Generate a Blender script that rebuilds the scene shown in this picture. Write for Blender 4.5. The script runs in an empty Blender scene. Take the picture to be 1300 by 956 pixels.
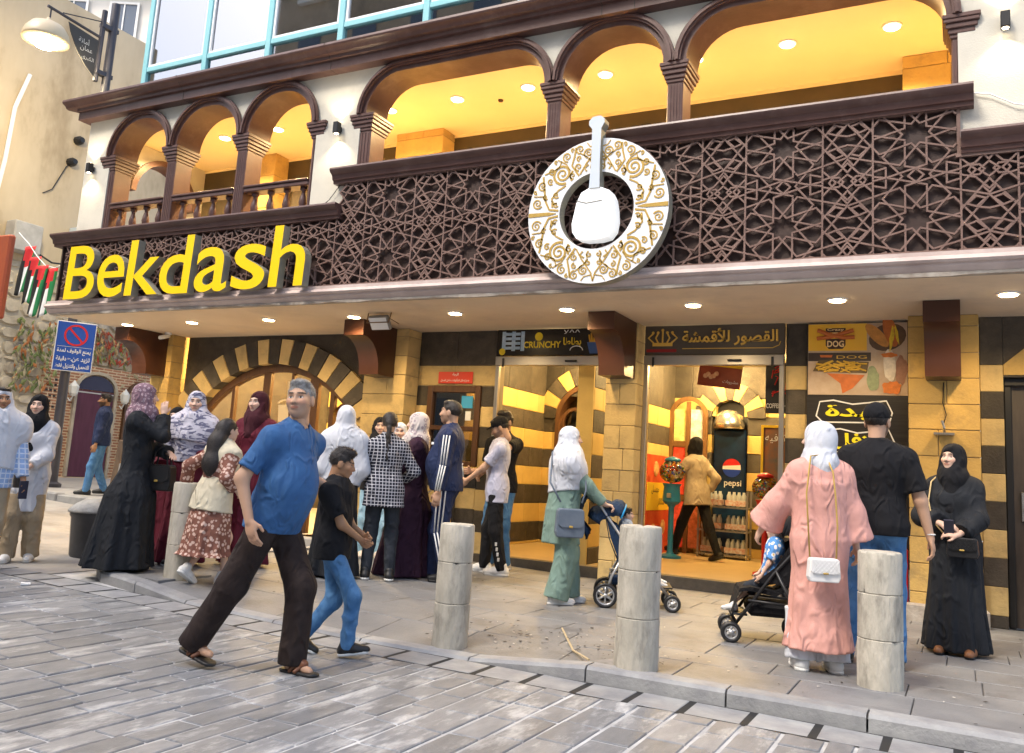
import bpy, math, random
import numpy as np
from mathutils import Vector, Matrix

R_ = math.radians
rnd = random.Random(7)
scene = bpy.context.scene
col = scene.collection

# ---------------------------------------------------------------- camera
def make_camera():
    yaw, pit, roll = R_(27.7415), R_(8.6103), R_(3.5491)
    fwd = Vector((-math.sin(yaw)*math.cos(pit), math.cos(yaw)*math.cos(pit), math.sin(pit)))
    right = Vector((math.cos(yaw), math.sin(yaw), 0))
    up = right.cross(fwd)
    r2 = right*math.cos(roll) + up*math.sin(roll)
    u2 = -right*math.sin(roll) + up*math.cos(roll)
    cd = bpy.data.cameras.new('camera')
    cd.sensor_fit = 'HORIZONTAL'; cd.sensor_width = 36.0
    cd.lens = 36.0*1097.26/1300.0
    cd.shift_y = -45.0/1300.0
    cd.clip_start = 0.05; cd.clip_end = 2000
    co = bpy.data.objects.new('camera', cd)
    m = Matrix((r2, u2, -fwd)).transposed().to_4x4()
    m.translation = Vector((0, 0, 1.17))
    co.matrix_world = m
    col.objects.link(co)
    scene.camera = co
make_camera()

# ---------------------------------------------------------------- sky, sun, exposure
SUN_EL, SUN_AZ = 52.0, 205.0      # azimuth: compass-like, clockwise from +Y
world = bpy.data.worlds.new('World'); scene.world = world; world.use_nodes = True
wn = world.node_tree.nodes; wl = world.node_tree.links
bg = wn['Background']; bg.inputs['Strength'].default_value = 0.15
sky = wn.new('ShaderNodeTexSky'); sky.sky_type = 'NISHITA'; sky.sun_disc = False
sky.sun_elevation = R_(SUN_EL); sky.sun_rotation = R_(SUN_AZ)
sky.air_density = 1.0; sky.dust_density = 3.5; sky.ozone_density = 1.0
wl.new(sky.outputs[0], bg.inputs[0])
sd = bpy.data.lights.new('sun', 'SUN'); sd.energy = 1.15; sd.angle = R_(12); sd.color = (1.0, 0.93, 0.82)
so = bpy.data.objects.new('sun', sd); col.objects.link(so)
_az = R_(SUN_AZ); _el = R_(SUN_EL)
_to = Vector((math.sin(_az)*math.cos(_el), math.cos(_az)*math.cos(_el), math.sin(_el)))
so.rotation_euler = (-_to).to_track_quat('-Z', 'Y').to_euler(); so.location = (0, -20, 40)
scene.view_settings.view_transform = 'Standard'; scene.view_settings.look = 'None'
scene.view_settings.exposure = 1.4; scene.view_settings.gamma = 1.0
scene.view_settings.use_curve_mapping = False
scene.cycles.max_bounces = 8; scene.cycles.diffuse_bounces = 4; scene.cycles.glossy_bounces = 3
scene.cycles.transparent_max_bounces = 12
# ---------------------------------------------------------------- materials
MATS = {}
def mat(name, c, rough=0.7, c2=None, nscale=6.0, bump=0.0, bscale=60.0, metal=0.0, emis=None, estr=0.0,
        rnd_amt=0.0, coat=0.0, vc=None, spec=0.5, trans=0.0, alpha=1.0, ior=1.45, stain=None, stain_scale=1.5, detail=4.0, mapping=None, sheen=0.0):
    if name in MATS: return MATS[name]
    m = bpy.data.materials.new(name); m.use_nodes = True
    nt = m.node_tree; N = nt.nodes; L = nt.links
    b = N['Principled BSDF']
    b.inputs['Roughness'].default_value = rough; b.inputs['Metallic'].default_value = metal
    b.inputs['Specular IOR Level'].default_value = spec
    b.inputs['Coat Weight'].default_value = coat
    b.inputs['Transmission Weight'].default_value = trans; b.inputs['Alpha'].default_value = alpha
    b.inputs['IOR'].default_value = ior
    b.inputs['Sheen Weight'].default_value = sheen
    tc = N.new('ShaderNodeTexCoord')
    src = tc.outputs['Object']
    if mapping:
        mp = N.new('ShaderNodeMapping'); mp.inputs['Scale'].default_value = mapping
        L.new(src, mp.inputs['Vector']); src = mp.outputs['Vector']
    cur = None
    def rgb(c):
        n = N.new('ShaderNodeRGB'); n.outputs[0].default_value = (*c, 1); return n.outputs[0]
    def mix(a, bb, fac, mode='MIX'):
        n = N.new('ShaderNodeMix'); n.data_type = 'RGBA'; n.blend_type = mode
        if isinstance(fac, float): n.inputs[0].default_value = fac
        else: L.new(fac, n.inputs[0])
        L.new(a, n.inputs[6]); L.new(bb, n.inputs[7]); return n.outputs[2]
    if vc:
        n = N.new('ShaderNodeVertexColor'); n.layer_name = vc; cur = n.outputs[0]
    else:
        cur = rgb(c)
    if c2 is not None:
        n = N.new('ShaderNodeTexNoise'); n.inputs['Scale'].default_value = nscale; n.inputs['Detail'].default_value = detail
        n.inputs['Roughness'].default_value = 0.6
        L.new(src, n.inputs['Vector'])
        r = N.new('ShaderNodeValToRGB'); r.color_ramp.elements[0].position = 0.35; r.color_ramp.elements[1].position = 0.68
        L.new(n.outputs[0], r.inputs[0])
        cur = mix(cur, rgb(c2), r.outputs[0])
    if stain is not None:
        n = N.new('ShaderNodeTexNoise'); n.inputs['Scale'].default_value = stain_scale; n.inputs['Detail'].default_value = 8
        n.inputs['Roughness'].default_value = 0.7
        L.new(src, n.inputs['Vector'])
        r = N.new('ShaderNodeValToRGB'); r.color_ramp.elements[0].position = 0.52; r.color_ramp.elements[1].position = 0.75
        r.color_ramp.elements[1].color = (0.75, 0.75, 0.75, 1)
        L.new(n.outputs[0], r.inputs[0])
        cur = mix(cur, rgb(stain), r.outputs[0])
    if rnd_amt:
        oi = N.new('ShaderNodeObjectInfo')
        mr = N.new('ShaderNodeMapRange'); mr.inputs[3].default_value = 1-rnd_amt; mr.inputs[4].default_value = 1+rnd_amt*0.6
        L.new(oi.outputs['Random'], mr.inputs[0])
        hs = N.new('ShaderNodeHueSaturation'); L.new(mr.outputs[0], hs.inputs['Value']); L.new(cur, hs.inputs['Color'])
        cur = hs.outputs[0]
    L.new(cur, b.inputs['Base Color'])
    if bump:
        n = N.new('ShaderNodeTexNoise'); n.inputs['Scale'].default_value = bscale; n.inputs['Detail'].default_value = 5
        L.new(src, n.inputs['Vector'])
        bp = N.new('ShaderNodeBump'); bp.inputs['Strength'].default_value = min(1.0, bump); bp.inputs['Distance'].default_value = 0.01
        L.new(n.outputs[0], bp.inputs['Height']); L.new(bp.outputs[0], b.inputs['Normal'])
    if emis:
        b.inputs['Emission Color'].default_value = (*emis, 1); b.inputs['Emission Strength'].default_value = estr
    MATS[name] = m
    m['nt'] = 1
    return m

def fabric(name, c, rough=0.85, c2=None, bump=0.25):
    c2 = c2 or tuple(x*0.8 for x in c)
    if name in MATS: return MATS[name]
    m = mat(name, c, rough, c2=c2, nscale=9, bump=bump, bscale=240, sheen=0.0, spec=0.25)
    crease(m); return m

def crease(m, strength=0.85, dist=0.035, scale=12.0):
    """soft creases of worn cloth, under the weave"""
    N = m.node_tree.nodes; L = m.node_tree.links; b = N['Principled BSDF']
    old = b.inputs['Normal'].links[0].from_node if b.inputs['Normal'].links else None
    tc = N.new('ShaderNodeTexCoord'); mp = N.new('ShaderNodeMapping'); mp.inputs['Scale'].default_value = (1, 1, 0.55); mp.inputs['Rotation'].default_value = (0.3, 0.5, 0.2)
    L.new(tc.outputs['Object'], mp.inputs[0])
    n = N.new('ShaderNodeTexNoise'); n.inputs['Scale'].default_value = scale; n.inputs['Detail'].default_value = 4.0; n.inputs['Distortion'].default_value = 1.2
    try: n.noise_type = 'RIDGED_MULTIFRACTAL'
    except Exception: pass
    L.new(mp.outputs[0], n.inputs['Vector'])
    bp = N.new('ShaderNodeBump'); bp.inputs['Strength'].default_value = strength; bp.inputs['Distance'].default_value = dist; L.new(n.outputs[0], bp.inputs['Height'])
    if old is not None: L.new(bp.outputs[0], old.inputs['Normal'])
    else: L.new(bp.outputs[0], b.inputs['Normal'])

def pattern_mat(name, kind, a, b_, scale=1.0, c=None, rough=0.85):
    """woven / printed cloth: plaid, stripes, floral, marble"""
    if name in MATS: return MATS[name]
    m = bpy.data.materials.new(name); m.use_nodes = True
    nt = m.node_tree; N = nt.nodes; L = nt.links; bs = N['Principled BSDF']
    bs.inputs['Roughness'].default_value = rough; bs.inputs['Specular IOR Level'].default_value = 0.25
    tc = N.new('ShaderNodeTexCoord'); src = tc.outputs['Object']
    def math_(op, x, y=None):
        n = N.new('ShaderNodeMath'); n.operation = op
        for i, v in enumerate((x, y)):
            if v is None: continue
            if isinstance(v, (int, float)): n.inputs[i].default_value = v
            else: L.new(v, n.inputs[i])
        return n.outputs[0]
    def mixc(x, y, fac):
        n = N.new('ShaderNodeMix'); n.data_type = 'RGBA'
        L.new(fac, n.inputs[0])
        for i, v in ((6, x), (7, y)):
            if isinstance(v, tuple): n.inputs[i].default_value = (*v, 1)
            else: L.new(v, n.inputs[i])
        return n.outputs[2]
    if kind in ('plaid', 'stripes'):
        sp = N.new('ShaderNodeSeparateXYZ'); L.new(src, sp.inputs[0])
        ax = sp.outputs['Z']
        zz = math_('GREATER_THAN', math_('FRACT', math_('MULTIPLY', ax, scale)), 0.78 if kind == 'plaid' else 0.55)
        if kind == 'plaid':
            ang = math_('ADD', math_('MULTIPLY', sp.outputs['X'], scale), math_('MULTIPLY', sp.outputs['Y'], scale*0.35))
            xx = math_('GREATER_THAN', math_('FRACT', ang), 0.80)
            f = math_('MAXIMUM', zz, xx)
        else: f = zz
        cur = mixc(a, b_, f)
    elif kind == 'floral':
        v = N.new('ShaderNodeTexVoronoi'); v.inputs['Scale'].default_value = scale; L.new(src, v.inputs['Vector'])
        f = math_('LESS_THAN', v.outputs['Distance'], 0.42)
        f2 = math_('LESS_THAN', v.outputs['Distance'], 0.17)
        cur = mixc(a, b_, f); cur = mixc(cur, c or a, f2)
    else:   # marble: brushed streaks
        w = N.new('ShaderNodeTexNoise'); w.inputs['Scale'].default_value = scale; w.inputs['Detail'].default_value = 3
        w.inputs['Distortion'].default_value = 1.6
        mp = N.new('ShaderNodeMapping'); mp.inputs['Scale'].default_value = (1, 1, 2.2); mp.inputs['Rotation'].default_value = (0.5, 0.4, 0)
        L.new(src, mp.inputs[0]); L.new(mp.outputs[0], w.inputs['Vector'])
        r = N.new('ShaderNodeValToRGB'); r.color_ramp.elements[0].position = 0.5; r.color_ramp.elements[1].position = 0.56
        L.new(w.outputs[0], r.inputs[0]); cur = mixc(a, b_, r.outputs[0])
    L.new(cur, bs.inputs['Base Color'])
    n = N.new('ShaderNodeTexNoise'); n.inputs['Scale'].default_value = 200; L.new(src, n.inputs['Vector'])
    bp = N.new('ShaderNodeBump'); bp.inputs['Strength'].default_value = 0.2; bp.inputs['Distance'].default_value = 0.01
    L.new(n.outputs[0], bp.inputs['Height']); L.new(bp.outputs[0], bs.inputs['Normal'])
    MATS[name] = m
    crease(m)
    return m

def glass_mat(name, tint=(0.8, 0.85, 0.85), refl=0.12, rough=0.02, fk=1.0):
    """thin pane: see-through with a reflecting skin"""
    if name in MATS: return MATS[name]
    m = bpy.data.materials.new(name); m.use_nodes = True
    nt = m.node_tree; N = nt.nodes; L = nt.links
    for n in list(N): N.remove(n)
    out = N.new('ShaderNodeOutputMaterial'); mx = N.new('ShaderNodeMixShader')
    t = N.new('ShaderNodeBsdfTransparent'); t.inputs[0].default_value = (*tint, 1)
    g = N.new('ShaderNodeBsdfGlossy'); g.inputs['Roughness'].default_value = rough
    fr = N.new('ShaderNodeFresnel'); fr.inputs[0].default_value = 1.5
    ad = N.new('ShaderNodeMath'); ad.operation = 'ADD'; ad.inputs[1].default_value = refl; ad.use_clamp = True
    ml = N.new('ShaderNodeMath'); ml.operation = 'MULTIPLY'; ml.inputs[1].default_value = fk; L.new(fr.outputs[0], ml.inputs[0])
    L.new(ml.outputs[0], ad.inputs[0]); L.new(ad.outputs[0], mx.inputs[0])
    L.new(t.outputs[0], mx.inputs[1]); L.new(g.outputs[0], mx.inputs[2]); L.new(mx.outputs[0], out.inputs[0])
    MATS[name] = m
    return m

# ---------------------------------------------------------------- mesh helpers
def link(o): col.objects.link(o); return o
def tag(o, label=None, cat=None, group=None, kind=None):
    if label: o['label'] = label
    if cat: o['category'] = cat
    if group: o['group'] = group
    if kind: o['kind'] = kind
    return o
def empty(name, loc=(0, 0, 0), rz=0.0, label=None, cat=None, group=None, parent=None):
    o = bpy.data.objects.new(name, None); o.location = loc; o.rotation_euler = (0, 0, rz); o.empty_display_size = 0.2
    link(o)
    if parent: attach(o, parent)
    return tag(o, label, cat, group)
def attach(o, p, local=False):
    o.parent = p
    if not local:
        w = Matrix.Identity(4); q = p
        chain = []
        while q is not None: chain.append(q); q = q.parent
        for q in reversed(chain):
            w = w @ (q.matrix_parent_inverse if q.parent else Matrix.Identity(4)) @ Matrix.LocRotScale(q.location, q.rotation_euler, q.scale)
        o.matrix_parent_inverse = w.inverted()
    return o

class MB:
    """collects faces; build() links them as one mesh object"""
    def __init__(s): s.v = []; s.f = []; s.m = []
    def add(s, v, f, mi=0):
        n = len(s.v); s.v += [tuple(p) for p in v]; s.f += [tuple(i+n for i in q) for q in f]; s.m += [mi]*len(f)
        return s
    def box(s, x0, x1, y0, y1, z0, z1, b=0.0, mi=0, M=None):
        x0, x1 = min(x0, x1), max(x0, x1); y0, y1 = min(y0, y1), max(y0, y1); z0, z1 = min(z0, z1), max(z0, z1)
        b = min(b, (x1-x0)*0.45, (y1-y0)*0.45, (z1-z0)*0.45)
        if b <= 0:
            v = [(x, y, z) for x in (x0, x1) for y in (y0, y1) for z in (z0, z1)]
            f = [(0, 1, 3, 2), (4, 6, 7, 5), (0, 4, 5, 1), (2, 3, 7, 6), (0, 2, 6, 4), (1, 5, 7, 3)]
        else:
            v = []; idx = {}
            X = (x0, x1); Y = (y0, y1); Z = (z0, z1)
            for i in (0, 1):
                for j in (0, 1):
                    for k in (0, 1):
                        sx, sy, sz = (b if i == 0 else -b), (b if j == 0 else -b), (b if k == 0 else -b)
                        idx[i, j, k, 0] = len(v); v.append((X[i], Y[j]+sy, Z[k]+sz))
                        idx[i, j, k, 1] = len(v); v.append((X[i]+sx, Y[j], Z[k]+sz))
                        idx[i, j, k, 2] = len(v); v.append((X[i]+sx, Y[j]+sy, Z[k]))
            I = idx; f = []
            for i in (0, 1):
                q = [I[i, 0, 0, 0], I[i, 1, 0, 0], I[i, 1, 1, 0], I[i, 0, 1, 0]]; f.append(q if i else q[::-1])
                q = [I[0, i, 0, 1], I[1, i, 0, 1], I[1, i, 1, 1], I[0, i, 1, 1]]; f.append(q[::-1] if i else q)
                q = [I[0, 0, i, 2], I[1, 0, i, 2], I[1, 1, i, 2], I[0, 1, i, 2]]; f.append(q if i else q[::-1])
            for j in (0, 1):
                for k in (0, 1):
                    f.append([I[0, j, k, 1], I[1, j, k, 1], I[1, j, k, 2], I[0, j, k, 2]])
                    f.append([I[j, 0, k, 0], I[j, 1, k, 0], I[j, 1, k, 2], I[j, 0, k, 2]])
                    f.append([I[j, k, 0, 0], I[j, k, 1, 0], I[j, k, 1, 1], I[j, k, 0, 1]])
            for i in (0, 1):
                for j in (0, 1):
                    for k in (0, 1): f.append([I[i, j, k, 0], I[i, j, k, 1], I[i, j, k, 2]])
            # orient outwards
            c = Vector(((x0+x1)/2, (y0+y1)/2, (z0+z1)/2)); g = []
            for q in f:
                a, bb, cc = Vector(v[q[0]]), Vector(v[q[1]]), Vector(v[q[2]])
                n = (bb-a).cross(cc-a); g.append(q if n.dot((a+bb+cc)/3-c) > 0 else q[::-1])
            f = g
        if M is not None: v = [tuple(M @ Vector(p)) for p in v]
        return s.add(v, f, mi)
    def prism(s, poly, a0, a1, axis='Y', mi=0, cap=True, M=None):
        """poly of 2-D points swept along an axis: 'Y' poly is (x,z); 'X' poly is (y,z); 'Z' poly is (x,y)"""
        n = len(poly)
        def P(p, a): return (p[0], a, p[1]) if axis == 'Y' else ((a, p[0], p[1]) if axis == 'X' else (p[0], p[1], a))
        v = [P(p, a0) for p in poly] + [P(p, a1) for p in poly]
        f = [(i, (i+1) % n, (i+1) % n+n, i+n) for i in range(n)]
        if cap: f += [tuple(range(n-1, -1, -1)), tuple(range(n, 2*n))]
        if M is not None: v = [tuple(M @ Vector(p)) for p in v]
        return s.add(v, f, mi)
    def ring(s, outer, inner, a0, a1, axis='Y', mi=0, closed=True):
        n = len(outer)
        def P(p, a): return (p[0], a, p[1]) if axis == 'Y' else ((a, p[0], p[1]) if axis == 'X' else (p[0], p[1], a))
        v = [P(p, a0) for p in outer]+[P(p, a0) for p in inner]+[P(p, a1) for p in outer]+[P(p, a1) for p in inner]
        f = []
        for i in range(n if closed else n-1):
            j = (i+1) % n
            f += [(i, j, n+j, n+i), (2*n+i, 3*n+i, 3*n+j, 2*n+j), (i, 2*n+i, 2*n+j, j), (n+i, n+j, 3*n+j, 3*n+i)]
        if not closed: f += [(0, n, 3*n, 2*n), (n-1, 3*n-1, 4*n-1, 2*n-1)]
        return s.add(v, f, mi)
    def tube(s, pts, r, n=8, mi=0, closed=False, cap=True):
        pts = [Vector(p) for p in pts]; m = len(pts)
        rr = r if isinstance(r, (list, tuple)) else [r]*m
        base = len(s.v); prev = None
        for i, p in enumerate(pts):
            if closed: t = pts[(i+1) % m]-pts[i-1]
            else: t = pts[min(i+1, m-1)]-pts[max(i-1, 0)]
            t.normalize()
            if prev is None:
                a = t.orthogonal().normalized()
            else:
                a = prev-t*prev.dot(t)
                a = a.normalized() if a.length > 1e-6 else t.orthogonal().normalized()
            prev = a; b = t.cross(a)
            for k in range(n):
                th = 2*math.pi*k/n
                s.v.append(tuple(p+(a*math.cos(th)+b*math.sin(th))*rr[i]))
        for i in range(m if closed else m-1):
            j = (i+1) % m
            for k in range(n):
                l = (k+1) % n
                s.f.append((base+i*n+k, base+i*n+l, base+j*n+l, base+j*n+k)); s.m.append(mi)
        if cap and not closed:
            s.f.append(tuple(base+k for k in range(n-1, -1, -1))); s.m.append(mi)
            s.f.append(tuple(base+(m-1)*n+k for k in range(n))); s.m.append(mi)
        return s
    def lathe(s, prof, c=(0, 0, 0), n=16, mi=0, axis='Z', sx=1.0, sy=1.0):
        base = len(s.v)
        for (r, z) in prof:
            for k in range(n):
                th = 2*math.pi*k/n; x, y = r*math.cos(th)*sx, r*math.sin(th)*sy
                p = (x, y, z) if axis == 'Z' else ((x, z, y) if axis == 'Y' else (z, x, y))
                s.v.append((p[0]+c[0], p[1]+c[1], p[2]+c[2]))
        for i in range(len(prof)-1):
            for k in range(n):
                l = (k+1) % n
                q = (base+i*n+k, base+i*n+l, base+(i+1)*n+l, base+(i+1)*n+k)
                s.f.append(q if axis != 'Y' else q[::-1]); s.m.append(mi)
        q = tuple(base+k for k in range(n)); s.f.append(q[::-1]); s.m.append(mi)
        q = tuple(base+(len(prof)-1)*n+k for k in range(n)); s.f.append(q); s.m.append(mi)
        return s
    def build(s, name, material, parent=None, smooth=False, local=False, auto=None):
        me = bpy.data.meshes.new(name); me.from_pydata(s.v, [], s.f)
        mats = material if isinstance(material, (list, tuple)) else [material]
        for mm in mats: me.materials.append(mm)
        if any(s.m): me.polygons.foreach_set('material_index', s.m)
        if smooth: me.polygons.foreach_set('use_smooth', [True]*len(s.f))
        if auto is not None:
            me.polygons.foreach_set('use_smooth', [True]*len(s.f))
            me.set_sharp_from_angle(angle=R_(auto))
        me.update()
        o = link(bpy.data.objects.new(name, me))
        if parent: attach(o, parent, local)
        return o

def arc(cx, cz, r, a0, a1, n, ry=None):
    ry = ry or r
    return [(cx+r*math.cos(R_(a0+(a1-a0)*i/n)), cz+ry*math.sin(R_(a0+(a1-a0)*i/n))) for i in range(n+1)]

# ---------------------------------------------------------------- text
_AR = {}
def _ar_table():
    base = 'ءآأؤإئابةتثجحخدذرزسشصضطظعغفقكلمنهوىي'
    forms = {'ء': 1, 'آ': 2, 'أ': 2, 'ؤ': 2, 'إ': 2, 'ا': 2, 'ة': 2, 'د': 2, 'ذ': 2, 'ر': 2, 'ز': 2, 'و': 2, 'ى': 2}
    cp = 0xFE80
    for ch in base:
        n = forms.get(ch, 4); _AR[ch] = [cp+i for i in range(n)]; cp += n
_ar_table()
def arabic(t):
    t2 = []; i = 0
    LA = {'ا': (0xFEFB, 0xFEFC), 'أ': (0xFEF7, 0xFEF8)}
    toks = []
    while i < len(t):
        if t[i] == 'ل' and i+1 < len(t) and t[i+1] in LA: toks.append(('LA', LA[t[i+1]])); i += 2
        else: toks.append((t[i], None)); i += 1
    def joins_next(k):
        c = toks[k][0]
        return c in _AR and len(_AR[c]) == 4
    def can_join_prev(k):
        c = toks[k][0]
        return c == 'LA' or (c in _AR and len(_AR[c]) >= 2)
    out = []
    for k, (c, la) in enumerate(toks):
        prev = k > 0 and joins_next(k-1) and can_join_prev(k)
        nxt = k+1 < len(toks) and joins_next(k) and can_join_prev(k+1)
        if c == 'LA': out.append(chr(la[1 if prev else 0]))
        elif c in _AR:
            f = _AR[c]
            if len(f) == 1: out.append(chr(f[0]))
            elif len(f) == 2: out.append(chr(f[1 if prev else 0]))
            else: out.append(chr(f[3 if prev and nxt else (1 if prev else (2 if nxt else 0))]))
        else: out.append(c)
    # digits keep their order
    s = ''.join(reversed(out))
    return s

def text_geo(body, width=None, height=None, depth=0.0, bold=0.0, shear=0.0, res=3):
    """verts/faces of a text in the XZ plane (front towards -Y), lower left at 0,0"""
    c = bpy.data.curves.new('txt', 'FONT'); c.body = body; c.size = 1.0; c.shear = shear
    c.resolution_u = res; c.extrude = 0.0; c.offset = bold; c.fill_mode = 'FRONT' if depth == 0 else 'BOTH'
    c.extrude = 0.5 if depth else 0.0
    o = bpy.data.objects.new('txt', c); col.objects.link(o)
    bpy.context.view_layer.update()
    me = bpy.data.meshes.new_from_object(o.evaluated_get(bpy.context.evaluated_depsgraph_get()))
    v = np.array([p.co[:] for p in me.vertices]) if len(me.vertices) else np.zeros((1, 3))
    f = [tuple(p.vertices) for p in me.polygons]
    bpy.data.objects.remove(o); bpy.data.curves.remove(c); bpy.data.meshes.remove(me)
    lo = v.min(0); hi = v.max(0); sz = np.maximum(hi-lo, 1e-6)
    kx = ky = None
    if width: kx = width/sz[0]
    if height: ky = height/sz[1]
    if kx is None: kx = ky
    if ky is None: ky = kx
    X = (v[:, 0]-lo[0])*kx; Z = (v[:, 1]-lo[1])*ky
    Y = -(v[:, 2])*2*depth if depth else np.zeros(len(v))
    return list(zip(X.tolist(), Y.tolist(), Z.tolist())), f
def text(mb, body, x, y, z, width=None, height=None, depth=0.0, bold=0.0, shear=0.0, mi=0, centre=False, M=None):
    v, f = text_geo(body, width, height, depth, bold, shear)
    w = max(p[0] for p in v)
    ox = x-w/2 if centre else x
    vv = [(p[0]+ox, p[1]+y, p[2]+z) for p in v]
    if M is not None: vv = [tuple(M @ Vector(p)) for p in vv]
    mb.add(vv, f, mi)
    return w
# ---------------------------------------------------------------- ground
def sstep(a, b, x):
    t = max(0.0, min(1.0, (x-a)/(b-a))); return t*t*(3-2*t)
def gnd(x):
    if x > -4: return 0.0
    if x > -8: return 0.03*(-4-x)
    if x > -13: return 0.12+0.05*(-8-x)
    return 0.37+0.015*(-13-x)
KH = 0.085                                 # kerb height
KY = 5.25                                  # kerb line along the street
def pave_z(x, y):
    r = sstep(-6.35, -5.5, x)*(1-sstep(-2.55, -2.15, x))
    return gnd(x)-KH*r*(1-sstep(KY, KY+0.95, y))
def street_z(x): return gnd(x)-KH

M_street = mat('street_mortar', (0.56, 0.56, 0.55), 0.9, c2=(0.27, 0.27, 0.27), nscale=2.2, bump=0.5, bscale=40)
M_paver = mat('paver_stone', (0.165, 0.172, 0.182), 0.55, c2=(0.24, 0.244, 0.25), nscale=5, bump=0.35, bscale=70, rnd_amt=0.22, stain=(0.74, 0.74, 0.73), stain_scale=2.4, mapping=(2.4, 0.8, 1))
M_slab = mat('pavement_slab', (0.155, 0.157, 0.161), 0.52, c2=(0.22, 0.219, 0.217), nscale=2.2, bump=0.4, bscale=60, rnd_amt=0.06, stain=(0.08, 0.068, 0.057), stain_scale=2.0, detail=7)
M_joint = mat('pavement_joint', (0.19, 0.185, 0.175), 0.95, c2=(0.27, 0.26, 0.25), nscale=8)
M_kerb = mat('kerb_stone', (0.23, 0.23, 0.235), 0.75, c2=(0.33, 0.33, 0.32), nscale=5, bump=0.5, bscale=50, rnd_amt=0.12)
M_slot = mat('slot_dark', (0.02, 0.02, 0.02), 0.9)

# the street sheet: reaches the horizon
def sheet(name, xs, ys, zf, m, dz=0.0, skip=None):
    mb = MB(); nx = len(xs); ny = len(ys)
    v = [(x, y, zf(x, y)+dz) for y in ys for x in xs]
    f = [(j*nx+i, j*nx+i+1, (j+1)*nx+i+1, (j+1)*nx+i) for j in range(ny-1) for i in range(nx-1) if not (skip and skip((xs[i]+xs[i+1])/2, (ys[j]+ys[j+1])/2))]
    o = mb.add(v, f).build(name, m, smooth=True); tag(o, kind='structure'); return o
xs = [-400, -120, -60, -30, -20, -16, -13]+[-13+0.5*i for i in range(1, 19)]+[-3, 0, 6, 20, 60, 120, 400]
street = sheet('street', xs, [-400, -100, -30, -10, 0, 3, 5, 7, 9, 12, 20, 40, 120, 400], lambda x, y: street_z(max(x, -60)), M_street, -0.007)
pav_x = [-7.3+0.2*i for i in range(29)]+[-1.5, -1, 0, 1, 3, 8, 20, 60]
pav_y = [KY+0.02, KY+0.15, KY+0.3, KY+0.5, KY+0.7, KY+0.95, KY+1.2, 7, 8, 9, 10, 10.2]
pavement = sheet('pavement', pav_x, pav_y, pave_z, M_joint, -0.024, skip=lambda x, y: x < -6.3 and y < 5.8 or x < -7.1 and y < 6.3)
far_pavement = sheet('far_pavement', [-60, -20, -16, -13, -12, -11, -10, -9, -8.2], [9.3, 11, 14, 20, 60], lambda x, y: gnd(max(x, -60)), mat('far_paving', (0.27, 0.26, 0.245), 0.8, c2=(0.36, 0.34, 0.32), nscale=1.5, bump=0.3, bscale=20))

alley = sheet('alley_road', [-60, -20, -16, -13, -12, -11, -10, -9, -8, -7.3], [5.22, 6, 7, 8, 9.1], lambda x, y: street_z(max(x, -60)), mat('alley_paving', (0.25, 0.24, 0.225), 0.85, c2=(0.33, 0.315, 0.295), nscale=1.6, bump=0.4, bscale=18, stain=(0.14, 0.13, 0.115), stain_scale=1.4), 0.0)
def block_on(mb, x0, x1, y0, y1, zf, th, b=0.006, mi=0, jit=0.003):
    """a slab following a slightly warped ground"""
    j = [rnd.uniform(-jit, jit) for _ in range(4)]
    P = [(x0, y0), (x1, y0), (x1, y1), (x0, y1)]
    top = []; mid = []; bot = []
    cx, cy = (x0+x1)/2, (y0+y1)/2
    for k, (x, y) in enumerate(P):
        z = zf(x, y)+j[k]
        top.append((x+(b if x < cx else -b), y+(b if y < cy else -b), z))
        mid.append((x, y, z-b)); bot.append((x, y, z-th))
    v = top+mid+bot
    f = [(0, 1, 2, 3)]
    for k in range(4):
        l = (k+1) % 4
        f += [(k, 4+k, 4+l, l), (4+k, 8+k, 8+l, 4+l)]
    mb.add(v, f, mi)

# street pavers run across the street, joints pale with old paint
pavers = []
row = 0
x = -9.6
while x < 0.6:
    w = rnd.uniform(0.14, 0.25)
    y = 4.92
    first = True
    while y > 2.0:
        l = rnd.uniform(0.26, 0.46)
        if first: l *= rnd.uniform(0.4, 1.0); first = False
        pavers.append((x, x+w-0.020, y-l+0.014, y))
        y -= l
    x += w
def cam_d(q): return math.hypot((q[0]+q[1])/2, (q[2]+q[3])/2)
def in_view(px_, py_):
    a = math.degrees(math.atan2(-px_, py_)); return -6 < a < 62
vis = [q for q in pavers if in_view((q[0]+q[1])/2, (q[2]+q[3])/2)]
vis.sort(key=cam_d)
near, rest = vis[:300], vis[300:]+[q for q in pavers if q not in vis]
for q in near:
    mb = MB(); block_on(mb, *q, lambda a, b_: street_z(a), 0.05, b=0.005, jit=0.004)
    mb.build('paver', M_paver, street)
if rest:
    mb = MB()
    for q in rest: block_on(mb, *q, lambda a, b_: street_z(a), 0.05, b=0.008)
    tag(mb.build('far_pavers', M_paver, street), kind='stuff')
# gutter course with open joints
mb = MB(); gx_ = [-9.45+0.5*i for i in range(22)]
for a_, b_ in zip(gx_[:-1], gx_[1:]): mb.add([(a_, 4.925, street_z(a_)-0.003), (b_, 4.925, street_z(b_)-0.003), (b_, KY-0.005, street_z(b_)-0.003), (a_, KY-0.005, street_z(a_)-0.003)], [(0, 1, 2, 3)])
mb.build('gutter_bed', M_slot, street)
x = -9.4
while x < 0.8:
    w = 0.335+rnd.uniform(-0.02, 0.02)
    mb = MB(); block_on(mb, x, x+w-0.03, 4.935, KY-0.015, lambda a, b_: street_z(a), 0.06, b=0.01)
    mb.build('gutter_stone', M_kerb, street)
    x += w
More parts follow.
